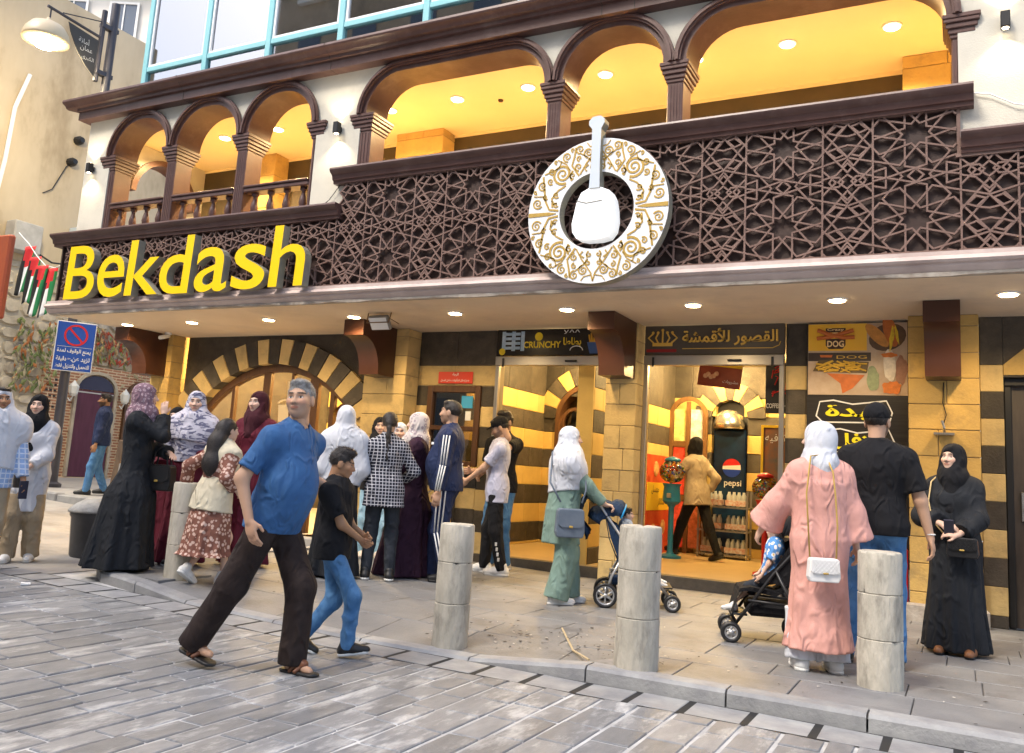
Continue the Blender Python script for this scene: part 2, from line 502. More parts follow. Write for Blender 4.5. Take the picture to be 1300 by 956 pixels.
# pavement slabs
y = KY+0.16; row = 0
while y < 9.3:
    d = rnd.uniform(0.36, 0.5); x = -7.15+rnd.uniform(-0.5, 0.0)
    while x < 1.9:
        w = rnd.uniform(0.55, 0.95); x0 = max(x, -7.05 if y > 5.75 else (-6.62 if y > 5.5 else -6.2))
        if x+w-x0 > 0.12:
            mb = MB(); block_on(mb, x0, x+w-0.006, y, y+d-0.006, pave_z, 0.03, b=0.004, jit=0.0015)
            mb.build('paving_slab', M_slab, pavement)
        x += w
    y += d
# kerb stones: a low curved corner on one side, a dropped stretch, then full kerb again
def kerb_stone(P0, P1, w=0.15):
    a = Vector((P0[0], P0[1])); b = Vector((P1[0], P1[1])); t = (b-a); L_ = t.length; t /= L_; n = Vector((-t.y, t.x))
    a = a+t*0.006; b = b-t*0.006
    mb = MB(); v = []
    for p in (a, b):
        z = pave_z(p.x+n.x*0.05, p.y+n.y*0.2)+0.006; zb = street_z(p.x)-0.05
        if z-zb < 0.06: z = zb+0.058
        o_, i_ = p, p+n*w
        v += [(o_.x, o_.y, zb), (o_.x, o_.y, z-0.02), (o_.x+n.x*0.02, o_.y+n.y*0.02, z), (i_.x, i_.y, z), (i_.x, i_.y, zb)]
    f = [(0, 1, 6, 5), (1, 2, 7, 6), (2, 3, 8, 7), (3, 4, 9, 8), (4, 3, 2, 1, 0), (5, 6, 7, 8, 9)]
    f = [q[::-1] for q in f]
    mb.add(v, f).build('kerb_stone', M_kerb, pavement)
pts = [(-7.27, 9.2), (-7.27, 8.4), (-7.27, 7.6), (-7.27, 6.8), (-7.27, 6.2), (-7.22, 5.85), (-7.08, 5.55), (-6.75, 5.34), (-6.2, KY), (-5.6, KY)]
for a, b in zip(pts[:-1], pts[1:]): kerb_stone(a, b)
mb = MB(); mb.prism([(-6.1, 5.40), (-6.42, 5.44), (-6.72, 5.52), (-6.95, 5.68), (-7.08, 5.92), (-7.08, 6.0), (-6.1, 6.0)], 0.0, gnd(-6.6)-0.004, 'Z'); mb.build('corner_slab', M_slab, pavement)
x = -5.6
while x < 6:
    l = rnd.uniform(0.7, 0.95); kerb_stone((x, KY), (x+l, KY)); x += l
x = -20.0
while x < -8.2:
    mb = MB(); mb.box(x, x+0.88, 9.12, 9.30, street_z(x)-0.1, gnd(x)+0.02, 0.02); mb.build('kerb_stone', M_kerb, far_pavement); x += 0.9

# litter
def litter(x, y, sx, sy, c, nm, label, cat):
    mb = MB(); n = 9; z = pave_z(x, y) if y > KY else street_z(x)
    v = [(x, y, z+0.02)]
    for k in range(n):
        a = 2*math.pi*k/n; r = rnd.uniform(0.6, 1.0)
        v.append((x+sx*r*math.cos(a), y+sy*r*math.sin(a), z+0.006+rnd.uniform(0, 0.02)))
    for k in range(n):
        v.append((v[1+k][0], v[1+k][1], z+0.003))
    f = [(0, 1+k, 1+(k+1) % n) for k in range(n)]+[(1+k, 1+n+k, 1+n+(k+1) % n, 1+(k+1) % n) for k in range(n)]
    o = mb.add(v, f).build(nm, mat('litter_'+nm+str(c), c, 0.6)); tag(o, label, cat)
litter(-3.45, 5.72, 0.05, 0.025, (0.12, 0.08, 0.55), 'wrapper', 'small crumpled blue wrapper lying on the grey pavement', 'litter')
litter(-6.9, 4.75, 0.05, 0.05, (0.8, 0.8, 0.78), 'paper_scrap', 'small white paper scrap lying on the dark street pavers', 'litter')
mb = MB()
for k in range(420):
    x = rnd.uniform(-7.0, 1.2); y = rnd.uniform(KY+0.1, 9.3)
    if rnd.random() < 0.45: x = rnd.gauss(-2.6, 0.5); y = rnd.gauss(5.9, 0.25)
    if y < KY+0.05: continue
    z = pave_z(x, y)+0.004; r = rnd.uniform(0.006, 0.02); a = rnd.uniform(0, 6.28); q = rnd.uniform(0.25, 0.8)
    c_, s_ = math.cos(a), math.sin(a)
    P4 = [(r, 0), (0, r*q), (-r, 0), (0, -r*q)]
    mb.add([(x+p[0]*c_-p[1]*s_, y+p[0]*s_+p[1]*c_, z+rnd.uniform(0, 0.006)) for p in P4], [(0, 1, 2, 3)], 0 if rnd.random() < 0.75 else 1)
deb = mb.build('ground_debris', [mat('debris_dark', (0.05, 0.04, 0.032), 0.9), mat('debris_pale', (0.5, 0.47, 0.42), 0.9)]); tag(deb, 'scattered dark crumbs and bits of paper on the pavement', 'debris', kind='stuff')
mb = MB(); mb.tube([(-2.75, 6.35, pave_z(-2.75, 6.35)+0.008), (-2.4, 5.75, pave_z(-2.4, 5.75)+0.01), (-2.15, 5.42, pave_z(-2.15, 5.42)+0.01)], 0.008, 6)
tag(mb.build('dry_stick', mat('dry_stick', (0.45, 0.36, 0.22), 0.9)), 'thin dry straw stick lying on the pavement by the kerb', 'stick')
# ---------------------------------------------------------------- materials of the building
M_brown = mat('brown_paint', (0.085, 0.043, 0.036), 0.38, c2=(0.115, 0.062, 0.052), nscale=4, bump=0.10, bscale=40, stain=(0.17, 0.115, 0.098), stain_scale=3.0, detail=6)
M_brown_l = mat('brown_lattice', (0.20, 0.128, 0.105), 0.38, c2=(0.15, 0.092, 0.075), nscale=5, bump=0.15, bscale=60)
M_brown_d = mat('brown_backing', (0.036, 0.020, 0.016), 0.45, c2=(0.05, 0.028, 0.022), nscale=5, bump=0.5, bscale=9)
M_white = mat('white_render', (0.60, 0.575, 0.49), 0.9, c2=(0.52, 0.50, 0.43), nscale=2.2, bump=0.25, bscale=90, stain=(0.42, 0.40, 0.35), stain_scale=1.1)
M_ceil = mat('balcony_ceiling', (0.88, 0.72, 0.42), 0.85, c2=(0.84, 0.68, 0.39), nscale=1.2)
M_soffit = mat('soffit_render', (0.70, 0.59, 0.45), 0.85, c2=(0.63, 0.52, 0.39), nscale=1.1, bump=0.1, bscale=30, stain=(0.47, 0.40, 0.33), stain_scale=0.9)
M_fascia = mat('fascia_trim', (0.56, 0.46, 0.42), 0.45, c2=(0.42, 0.33, 0.30), nscale=3, bump=0.2, bscale=30)
M_fascia_raw = mat('fascia_raw_edge', (0.42, 0.38, 0.33), 0.9, c2=(0.26, 0.22, 0.18), nscale=7, bump=0.8, bscale=25)
M_ystone = mat('yellow_stone', (0.62, 0.41, 0.13), 0.8, c2=(0.52, 0.345, 0.115), nscale=6, bump=0.6, bscale=38, rnd_amt=0.16, stain=(0.28, 0.20, 0.10), stain_scale=3.0, detail=8)
M_cstone = mat('cream_stone', (0.62, 0.455, 0.20), 0.8, c2=(0.52, 0.385, 0.17), nscale=6, bump=0.6, bscale=38, rnd_amt=0.14, stain=(0.30, 0.225, 0.12), stain_scale=3.0, detail=8)
M_dstone = mat('dark_stone', (0.046, 0.038, 0.029), 0.65, c2=(0.075, 0.062, 0.046), nscale=7, bump=0.6, bscale=45, rnd_amt=0.3, stain=(0.12, 0.10, 0.075), stain_scale=4, detail=7)
M_mortar = mat('stone_mortar', (0.30, 0.25, 0.16), 0.95)
M_wood = mat('dark_wood', (0.10, 0.045, 0.018), 0.45, c2=(0.065, 0.028, 0.012), nscale=3, bump=0.2, bscale=30, mapping=(8, 8, 1))
M_turq = mat('turquoise_frame', (0.24, 0.56, 0.60), 0.4, c2=(0.29, 0.60, 0.63), nscale=3)
M_whitep = mat('white_paint', (0.78, 0.79, 0.79), 0.4)
M_bracket = mat('bracket_cladding', (0.068, 0.026, 0.015), 0.35, c2=(0.05, 0.02, 0.012), nscale=2, bump=0.05, bscale=20)
M_steel = mat('brushed_steel', (0.45, 0.43, 0.40), 0.35, metal=0.9)
M_black = mat('black_plastic', (0.015, 0.015, 0.016), 0.4)
M_alu = mat('aluminium', (0.5, 0.5, 0.5), 0.4, metal=0.8)
def lamp_mat(n, c, e):
    return mat(n, (0.9, 0.85, 0.7), 0.5, emis=c, estr=e)

bld = empty('arcade_building', (-5, 9, 0), label='cream and brown arcaded corner building with striped stone shopfronts under a canopy', cat='building')
ZS = 2.98; YC = 7.66
XL, XR = -11.42, 2.6
# --- canopy slab: soffit, front trim, rough edge
mb = MB(); mb.box(XL, XR, 7.70, 9.95, ZS, 3.10); mb.build('canopy_slab', M_soffit, bld)
mb = MB(); prof = [(7.64, 2.985), (7.60, 3.03), (7.60, 3.05), (7.575, 3.055), (7.56, 3.075), (7.575, 3.10), (7.60, 3.115), (7.60, 3.15), (7.697, 3.15), (7.697, 2.985)]
mb.prism(prof, XL-0.03, XR, 'X'); mb.build('canopy_trim', M_fascia, bld, auto=40)
mb = MB(); xs_ = [XL]; 
while xs_[-1] < XR: xs_.append(xs_[-1]+rnd.uniform(0.12, 0.4))
v = []; f = []
for i, xx in enumerate(xs_):
    d = rnd.uniform(-0.010, 0.014); 
    v += [(xx, 7.628+d*0.6, 2.984), (xx, 7.632+d, 2.955+d), (xx, 7.72, 2.962), (xx, 7.72, 2.984)]
for i in range(len(xs_)-1):
    a = 4*i
    for k in range(4): f.append((a+k, a+(k+1) % 4, a+4+(k+1) % 4, a+4+k))
mb.add(v, f).build('canopy_raw_edge', M_fascia_raw, bld)

# --- lattice: ten-fold rosettes between vertical bars
def lattice_segments():
    S = []
    def add(a, b): S.append((a, b))
    w = 62.0; rows = 317.0
    seg = []
    for k in range(10):
        th = R_(90+36*k); c, s_ = math.cos(th-math.pi/2), math.sin(th-math.pi/2)
        rot = lambda p: (p[0]*c-p[1]*s_, p[0]*s_+p[1]*c)
        for sg in (-1, 1):
            seg.append((rot((sg*w, 45)), rot((sg*w, 242))))
            seg.append((rot((-sg*w, 242)), rot((sg*170, 317))))
    for a, b in seg: add(a, b)
    return seg
def clip(seg, x0, x1, y0, y1):
    out = []
    for (a, b) in seg:
        t0, t1 = 0.0, 1.0; dx, dy = b[0]-a[0], b[1]-a[1]; ok = True
        for p, q in ((-dx, a[0]-x0), (dx, x1-a[0]), (-dy, a[1]-y0), (dy, y1-a[1])):
            if abs(p) < 1e-9:
                if q < -1e-6: ok = False
            else:
                r = q/p
                if p < 0: t0 = max(t0, r)
                else: t1 = min(t1, r)
        if ok and t1-t0 > 0.02: out.append(((a[0]+dx*t0, a[1]+dy*t0), (a[0]+dx*t1, a[1]+dy*t1)))
    return out
def quarter_extra():
    """right/top quarter; mirrored in both axes"""
    E = [((249, 0), (249, 317)),
         ((0, 267), (45, 317)),
         ((173, 317), (173, 240)), ((173, 240), (249, 265)), ((173, 317), (249, 300)),
         ((249, 181), (402, 131)), ((249, 291), (330, 264)), ((308, 0), (402, 130)), ((308, 0), (249, 81)),
         ((402, 247), (366, 197)), ((366, 197), (402, 147)), ((249, 40), (402, 247)), ((402, 262), (345, 317)),
         ((281, 75), (331, 128)), ((331, 128), (381, 108)), ((281, 75), (331, 52)), ((331, 52), (381, 108)),
         ((290, 317), (312, 281)), ((312, 281), (350, 281)), ((350, 281), (378, 317)), ((331, 52), (402, 34)),
         ((249, 220), (330, 330-16)), ((330, 264), (402, 175))]
    return E
CW, CH = 402.0, 317.0
KX, KZ = 1.08/804.0, 0.745/634.0
def cell_segments():
    q = []
    for (a, b) in quarter_extra():
        for sx in (-1, 1):
            for sy in (-1, 1): q.append(((a[0]*sx, a[1]*sy), (b[0]*sx, b[1]*sy)))
    ros = clip(lattice_segments(), -249, 249, -CH, CH)
    return clip(q, -CW, CW, -CH, CH)+ros
def strip(mb, a, b, w, y0, y1):
    dx, dz = b[0]-a[0], b[1]-a[1]; l = math.hypot(dx, dz)
    if l < 0.012: return
    ux, uz = dx/l, dz/l; nx, nz = -uz*w/2, ux*w/2; e = w*0.35
    A = (a[0]-ux*e, a[1]-uz*e); B = (b[0]+ux*e, b[1]+uz*e)
    p = [(A[0]+nx, A[1]+nz), (B[0]+nx, B[1]+nz), (B[0]-nx, B[1]-nz), (A[0]-nx, A[1]-nz)]
    mb.prism(p, y0, y1, 'Y')
CELLS = cell_segments()
Z0 = 3.30                       # height of a rosette centre
def lattice_panel(x0, x1, z0, z1, y=7.70):
    mb = MB(); w = 0.0155
    ix0 = math.floor((x0-0)/1.08)-1; ix1 = math.ceil(x1/1.08)+1
    for ix in range(ix0, ix1+1):
        cx = -0.31+ix*1.08
        for iz in (0, 1, 2):
            cz = Z0+0.17+0.745*iz-0.372
            cz = 3.47+0.745*(iz-0)
            seg = [((cx+a[0]*KX, cz+a[1]*KZ), (cx+b[0]*KX, cz+b[1]*KZ)) for a, b in CELLS]
            for a, b in clip(seg, x0, x1, z0, z1):
                k = rnd.uniform(-0.003, 0.003); strip(mb, a, b, w, y-0.018+k, y+0.010)
    # frame
    for (a, b) in (((x0, z0), (x1, z0)), ((x1, z1), (x0, z1))): strip(mb, a, b, 0.03, y-0.03, y+0.006)
    return mb.build('lattice_panel', M_brown_l, bld)
mb = MB(); mb.box(-11.40, XR, 7.735, 7.80, 3.10, 4.0); mb.box(-6.44, 0.0, 7.736, 7.801, 4.0, 4.45); mb.build('lattice_backing', M_brown_d, bld)
xx = -11.30
while xx < -6.5:
    x2 = min(xx+1.215, -6.44); lattice_panel(xx, x2, 3.165, 3.985); xx = x2
xx = -6.44
while xx < -0.02:
    x2 = min(xx+1.2867, -0.0); lattice_panel(xx, x2, 3.165, 4.40); xx = x2
xx = 0.0
while xx < XR-0.1:
    x2 = min(xx+1.3, XR); lattice_panel(xx, x2, 3.165, 3.975); xx = x2
mb = MB(); mb.box(0.0, 0.028, 7.69, 7.80, 3.98, 4.43); mb.build('panel_end_post', M_brown_l, bld)
mb = MB(); mb.box(-11.42, -11.395, 7.70, 9.9, 3.10, 4.0); mb.build('canopy_end_panel', M_brown_d, bld)
# ledges over the panels
def ledge(x0, x1, zt, nm):
    mb = MB(); h = 0.15
    prof = [(7.80, zt-h-0.02), (7.655, zt-h-0.02), (7.65, zt-h+0.015), (7.63, zt-h+0.02), (7.615, zt-0.075), (7.57, zt-0.045), (7.56, zt-0.02), (7.565, zt), (7.95, zt)]
    mb.prism(prof, x0, x1, 'X'); return mb.build(nm, M_brown, bld, auto=35)
ledge(-11.55, -6.40, 4.135, 'balcony_ledge'); ledge(-6.53, 0.13, 4.56, 'balcony_ledge'); ledge(0.03, XR, 4.155, 'balcony_ledge')
# --- upper wall with arches (front face Y=7.74, 0.42 deep)
YA0, YA1 = 7.74, 8.10
ZSP = 5.25
def arch_opening(x0, x1, r):
    """outline from left spring up and over to right spring"""
    p = arc(x0+r, ZSP, r, 180, 90, 10)+arc(x1-r, ZSP, r, 90, 0, 10)
    return p
ARCHES = [(-10.70, -9.48, 0.57, 4.10), (-9.44, -8.19, 0.57, 4.10), (-8.15, -6.94, 0.57, 4.10),
          (-6.28, -3.78, 0.55, 4.5), (-3.74, -2.48, 0.58, 4.5), (-2.42, 0.02, 0.55, 4.5)]
ZTOP = 5.86
def wall_strip(xa, xb, za, zb, nm='upper_wall'):
    mb = MB(); mb.box(xa, xb, YA0, YA1, za, zb); return mb.build(nm, M_white, bld)
mbw = MB()
# spandrel wall above the arches as one piece: sampled columns
for (x0, x1, r, zb) in ARCHES:
    p = arch_opening(x0, x1, r)
    if p[10] != p[11]: pass
    poly = [(q[0], q[1]) for q in p]
    for a, b in zip(poly[:-1], poly[1:]):
        if b[0]-a[0] < 1e-5: continue
        mbw.add([(a[0], YA0, a[1]), (b[0], YA0, b[1]), (b[0], YA0, ZTOP), (a[0], YA0, ZTOP)], [(0, 1, 2, 3)])
        mbw.add([(a[0], YA1, a[1]), (b[0], YA1, b[1]), (b[0], YA1, ZTOP), (a[0], YA1, ZTOP)], [(3, 2, 1, 0)])
edges_x = [-11.23]+[v_ for A in ARCHES for v_ in (A[0], A[1])]+[XR]
for i in range(0, len(edges_x), 2):
    xa, xb = edges_x[i], edges_x[i+1]
    zb = 4.0
    if xb-xa < 0.12: mbw.box(xa, xb, YA0, YA1, ZSP, ZTOP)
    else: mbw.box(xa, xb, YA0, YA1, zb, ZTOP)
mbw.build('upper_wall', M_white, bld)
# arch mouldings: intrados band and stepped front trim
for (x0, x1, r, zb) in ARCHES:
    p = arch_opening(x0, x1, r)
    cxm = (x0+x1)/2
    def inset(d, P=p, x0=x0, x1=x1, r=r):
        return arc(x0+r, ZSP, r-d, 180, 90, 10)+arc(x1-r, ZSP, r-d, 90, 0, 10)
    part = MB(); part.ring(inset(-0.0), inset(0.085), YA0-0.02, YA1+0.02, 'Y', closed=False)
    part.ring(inset(-0.035), inset(0.035), YA0-0.055, YA0-0.021, 'Y', closed=False)
    part.ring(inset(-0.012), inset(0.015), YA0-0.075, YA0-0.056, 'Y', closed=False)
    part.build('arch_moulding', M_brown, bld, auto=40)
def column(xc, zb, w=0.17, d=0.40, half=None):
    y0 = YA0+0.02; y1 = y0+0.29
    mb = MB(); x0, x1 = xc-w/2, xc+w/2
    mb.box(x0, x1, y0, y1, zb, 5.07, 0.012)
    for k in range(4):                      # flutes as raised fillets on the front
        xa = x0+0.02+k*(w-0.04)/4; mb.box(xa+0.006, xa+(w-0.04)/4-0.006, y0-0.008, y0, zb+0.03, 5.03, 0.003)
    shaft = mb.build('column', M_brown, bld)
    mb = MB()
    for (e, za, zt) in ((0.012, 5.05, 5.085), (0.025, 5.085, 5.13), (0.042, 5.13, 5.175), (0.058, 5.175, 5.21), (0.066, 5.21, 5.25)):
        mb.box(x0-e, x1+e, y0-e, y1+e, za, zt, 0.006)
    mb.build('capital', M_brown, shaft)
for xc, zb, w in ((-10.70, 4.13, 0.20), (-9.46, 4.13, 0.17), (-8.17, 4.13, 0.17), (-6.93, 4.13, 0.17), (-6.24, 4.55, 0.22), (-3.76, 4.55, 0.16), (-2.45, 4.55, 0.16), (0.05, 4.55, 0.16)):
    column(xc, zb, w)
# balustrade
def baluster_mesh():
    mb = MB(); prof = [(0.05, 0.0), (0.05, 0.03), (0.032, 0.045), (0.042, 0.09), (0.05, 0.13), (0.04, 0.19), (0.024, 0.25), (0.026, 0.28), (0.045, 0.295), (0.045, 0.33)]
    return mb.lathe(prof, n=12)
bal_me = None
for (x0, x1) in ((-10.60, -9.55), (-9.37, -8.26), (-8.08, -7.02)):
    rail = MB(); rail.box(x0, x1, YA0+0.02, YA0+0.20, 4.475, 4.53, 0.01); rail.box(x0, x1, YA0+0.0, YA0+0.22, 4.53, 4.56, 0.008)
    rail.build('handrail', M_brown, bld)
    n = 4
    for k in range(n):
        xx = x0+(x1-x0)*(k+0.5)/n
        if bal_me is None:
            o = baluster_mesh().build('baluster', M_brown, None, smooth=True); bal_me = o.data
        else: o = link(bpy.data.objects.new('baluster', bal_me))
        o.location = (xx, YA0+0.11, 4.145); attach(o, bld)
# cornice
mb = MB(); prof = [(8.2, 5.83), (7.60, 5.83), (7.60, 5.945), (7.565, 5.95), (7.56, 5.99), (7.52, 6.00), (7.50, 6.03), (7.455, 6.05), (7.445, 6.07), (7.45, 6.10), (8.2, 6.10)]
mb.prism(prof, -11.33, XR, 'X'); mb.build('cornice', M_brown, bld, auto=35)
mb = MB(); mb.prism([(p[0]-0.003 if p[0] < 8 else p[0], p[1]) for p in prof[4:]] , -11.52, -11.331, 'X'); mb.build('cornice_return', M_brown, bld, auto=35)
for xs0 in (-9.2, -6.7, -3.2, -2.85, -0.6):
    mb = MB(); mb.prism([(p[0]-0.004 if p[0] < 8 else p[0]+0.001, p[1]-0.002 if i < 5 else p[1]+0.003) for i, p in enumerate(prof)], xs0, xs0+0.006, 'X'); mb.build('cornice_joint', M_dstone, bld)
# --- balcony interior
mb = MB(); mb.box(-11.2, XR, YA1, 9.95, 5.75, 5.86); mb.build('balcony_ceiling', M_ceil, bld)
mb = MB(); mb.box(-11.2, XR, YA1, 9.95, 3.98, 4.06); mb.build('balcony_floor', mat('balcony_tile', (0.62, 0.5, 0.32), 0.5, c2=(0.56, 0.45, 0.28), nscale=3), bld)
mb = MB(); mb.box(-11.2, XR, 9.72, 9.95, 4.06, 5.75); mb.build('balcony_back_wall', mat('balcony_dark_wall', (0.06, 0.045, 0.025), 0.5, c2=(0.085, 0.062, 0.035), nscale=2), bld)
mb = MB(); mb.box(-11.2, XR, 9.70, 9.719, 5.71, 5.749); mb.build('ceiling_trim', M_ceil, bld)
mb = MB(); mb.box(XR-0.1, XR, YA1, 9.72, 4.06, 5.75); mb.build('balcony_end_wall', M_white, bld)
def stone_pier(x0, x1, y0, y1, z0, z1, m, nm, ch=0.27, sides='FLR', cut=2, par=bld):
    """masonry pier: a mortar core and separate blocks proud of it"""
    core = MB(); g = 0.012; core.box(x0+g, x1-g, y0+g, y1, z0, z1); co = core.build(nm, M_mortar, par)
    z = z0; row = 0
    while z < z1-0.03:
        h = min(ch*rnd.uniform(0.92, 1.06), z1-z)
        if z1-(z+h) < 0.08: h = z1-z
        spl = [x0, x1]
        if cut == 2 and row % 2 == 0: spl = [x0, x0+(x1-x0)*rnd.uniform(0.42, 0.6), x1]
        elif cut == 2 and rnd.random() < 0.45: spl = [x0, x0+(x1-x0)*rnd.uniform(0.3, 0.7), x1]
        for a, b in zip(spl[:-1], spl[1:]):
            e = rnd.uniform(-0.004, 0.004)
            mb = MB(); mb.box(a+0.003, b-0.003, y0+e, y1 if (a == x0 or b == x1) else y0+0.2, z+0.003, z+h-0.003, 0.006)
            mb.build('stone', m, co)
        z += h; row += 1
    return co
stone_pier(-6.98, -6.2, 9.42, 9.72, 4.06, 5.75, M_ystone, 'balcony_pier')
stone_pier(-0.50, 0.4, 9.38, 9.72, 4.06, 5.75, M_ystone, 'balcony_pier')
stone_pier(-9.9, -9.2, 9.42, 9.72, 4.06, 5.75, M_ystone, 'balcony_pier')
# open arch in the end wall of the balcony
mb = MB()
ap = arc(8.95, 5.0, 0.62, 180, 0, 16)
for a, b in zip(ap[:-1], ap[1:]):
    for xx_, rev in ((-11.22, False), (-11.0, True)):
        q = [(xx_, a[0], a[1]), (xx_, b[0], b[1]), (xx_, b[0], 5.75), (xx_, a[0], 5.75)]
        mb.add(q, [(3, 2, 1, 0) if rev else (0, 1, 2, 3)])
mb.box(-11.22, -11.0, YA1, 8.33, 3.1, 5.75); mb.box(-11.22, -11.0, 9.57, 9.95, 3.1, 5.75); mb.box(-11.221, -10.999, 8.33, 9.57, 3.1, 4.2)
mb.build('end_wall', M_white, bld)
mb = MB(); mb.ring([(p[0], p[1]) for p in ap], [(8.95+(p[0]-8.95)*0.86, 5.0+(p[1]-5.0)*0.86) for p in ap], -11.26, -10.95, 'X', closed=False); mb.build('end_arch_moulding', M_brown, bld, auto=40)
# --- windows above the cornice
YG = 7.93
def frame_bar(mb, x0, x1, z0, z1, y0=YG-0.05, y1=YG+0.05, mi=0): mb.box(x0, x1, y0, y1, z0, z1, 0.006, mi)
glass = glass_mat('window_glass', (0.55, 0.55, 0.52), 0.34)
wx = [-10.42, -9.22, -8.06, -6.85, -5.57, -4.30, -3.05, -1.8, -0.55, 0.7, 1.95]
for i in range(len(wx)-1):
    x0, x1 = wx[i], wx[i+1]
    win = MB()
    frame_bar(win, x0-0.045, x0+0.045, 6.10, 8.2)
    frame_bar(win, x0+0.0455, x1-0.0455, 6.545, 6.62, YG-0.045, YG+0.045)
    frame_bar(win, x0+0.046, x1-0.046, 6.10, 6.15, YG-0.045, YG+0.045)
    frame_bar(win, x0+0.046, x1-0.046, 7.93, 8.0, YG-0.045, YG+0.045)
    w = win.build('window', M_turq, bld)
    wf = MB()
    for (a, b, c, d) in ((x0+0.046, x0+0.086, 6.62, 7.93), (x1-0.086, x1-0.046, 6.62, 7.93), (x0+0.0865, x1-0.0865, 6.62, 6.66), (x0+0.0865, x1-0.0865, 7.89, 7.93)):
        frame_bar(wf, a, b, c, d, YG-0.03, YG+0.03)
    wf.build('sash', M_whitep, w)
    for (c, d) in ((6.15, 6.545), (6.66, 7.89)):
        g = MB(); g.box(x0+0.05, x1-0.05, YG-0.004, YG+0.004, c, d); g.build('pane', glass, w)
mb = MB(); mb.box(-10.46, XR, 8.9, 9.0, 6.1, 8.4); mb.build('upper_room_wall', mat('upper_room', (0.20, 0.15, 0.10), 0.9, c2=(0.09, 0.07, 0.05), nscale=1.4), bld)
mb = MB(); mb.box(-10.40, XR, 8.0, 8.9, 6.02, 6.099); mb.box(-10.46, XR, 7.86, 9.0, 8.2, 8.3); mb.build('upper_room_slab', M_soffit, bld)
mb = MB(); mb.box(-10.46, -10.40, 7.99, 8.9, 6.10, 8.2); mb.build('upper_room_end', M_turq, bld)
mb = MB(); mb.box(-11.2, XR, 9.0, 18, 5.86, 5.98); mb.box(-11.21, -11.1, 9.95, 18, 0.0, 5.9); mb.build('rear_wall', M_white, bld)
# --- brackets under the canopy
def bracket(xc, w=0.31):
    mb = MB(); yb = 9.46; z = ZS-0.002
    prof = [(8.72, z), (8.72, z-0.22)]+[(8.72+0.55*(1-math.cos(t))+0.02, z-0.22-0.0-0.42*math.sin(t)) for t in [math.pi/2*i/8 for i in range(1, 9)]]
    prof = [(8.72, z), (8.72, z-0.20)]
    for i in range(1, 9):
        t = math.pi/2*i/8
        prof.append((8.74+0.36*math.sin(t), z-0.20-0.42*(1-math.cos(t))))
    prof += [(9.10, z-0.66), (yb, z-0.66), (yb, z)]
    mb.prism(prof, xc-w/2, xc+w/2, 'X'); return mb.build('bracket', M_bracket, bld, auto=30)
for xc in (-0.15, -3.50, -6.88, -11.24): bracket(xc)
# --- ground floor stone
WY = 9.75
def pillar(x0, x1, m=M_cstone, y0=9.46, y1=9.95, ch=0.262): return stone_pier(x0, x1, y0, y1, 0.0, ZS, m, 'pillar', ch)
pillar(-0.47, 0.165, M_ystone); pillar(-3.70, -3.32, M_cstone); pillar(-7.22, -6.53, M_cstone); pillar(-11.40, -10.98, M_ystone)
# plinth of the right pillar
mb = MB(); mb.box(-0.52, 0.21, 9.40, 9.455, -0.02, 0.17, 0.02); mb.build('plinth', M_fascia_raw, bld)
# striped courses
def striped(x0, x1, z0, z1, y0=WY, y1=9.95, first_dark=True, cuts=1, ch=0.265, top=None):
    core = MB(); core.box(x0+0.004, x1-0.004, y0+0.01, y1, z0, z1); co = core.build('striped_wall', M_mortar, bld)
    z = z1; dark = first_dark; k = 0
    while z > z0+0.02:
        h = (top if (k == 0 and top) else ch); h = min(h, z-z0)
        n = max(1, cuts); off = rnd.uniform(-0.1, 0.1) if n > 1 else 0
        e = [x0]+[x0+(x1-x0)*(i+off)/n for i in range(1, n)]+[x1]
        for a, b in zip(e[:-1], e[1:]):
            mb = MB(); mb.box(a+0.002, b-0.002, y0+rnd.uniform(-0.003, 0.003), y0+0.06, z-h+0.002, z-0.002, 0.005)
            mb.build('stone', M_dstone if dark else M_cstone, co)
        z -= h; dark = not dark; k += 1
    return co
striped(-1.71, -1.475, 0.0, ZS, top=0.47)
striped(0.166, 0.37, 0.0, ZS, top=0.48, y0=9.62)
# masonry round the service window
striped(-6.528, -5.31, 2.25, ZS, top=0.46, cuts=2)
striped(-6.528, -6.345, 0.0, 2.249); striped(-5.529, -5.31, 0.0, 2.249); striped(-6.344, -5.53, 0.0, 1.20, cuts=1)
# service window
win = empty('service_window', (-5.94, 9.8, 1.2), parent=bld)
mb = MB(); 
for q in ((-6.343, -6.26, 1.205, 2.248), (-5.61, -5.531, 1.205, 2.248), (-6.2595, -5.6105, 2.16, 2.248), (-6.2595, -5.6105, 1.205, 1.27), (-6.2595, -5.6105, 1.66, 1.72)): mb.box(q[0], q[1], 9.72, 9.82, q[2], q[3], 0.008)
fr = mb.build('window_frame', M_wood, bld)
mb = MB(); mb.box(-6.26, -5.61, 9.775, 9.783, 1.27, 2.16); mb.build('pane', glass_mat('shop_glass', (0.75, 0.72, 0.62), 0.10), fr)
mb = MB(); mb.box(-6.40, -5.48, 9.60, 9.748, 1.155, 1.20, 0.01); mb.build('window_sill', M_cstone, bld)
bpy.data.objects.remove(win)
mb = MB(); mb.box(-5.83, -5.66, 9.768, 9.774, 1.96, 2.12); mb.build('blue_sticker', mat('sticker_blue', (0.05, 0.35, 0.65), 0.5), fr)
mb = MB(); mb.box(-5.76, -5.68, 9.7675, 9.774, 1.80, 1.92); mb.build('white_sticker', M_whitep, fr)
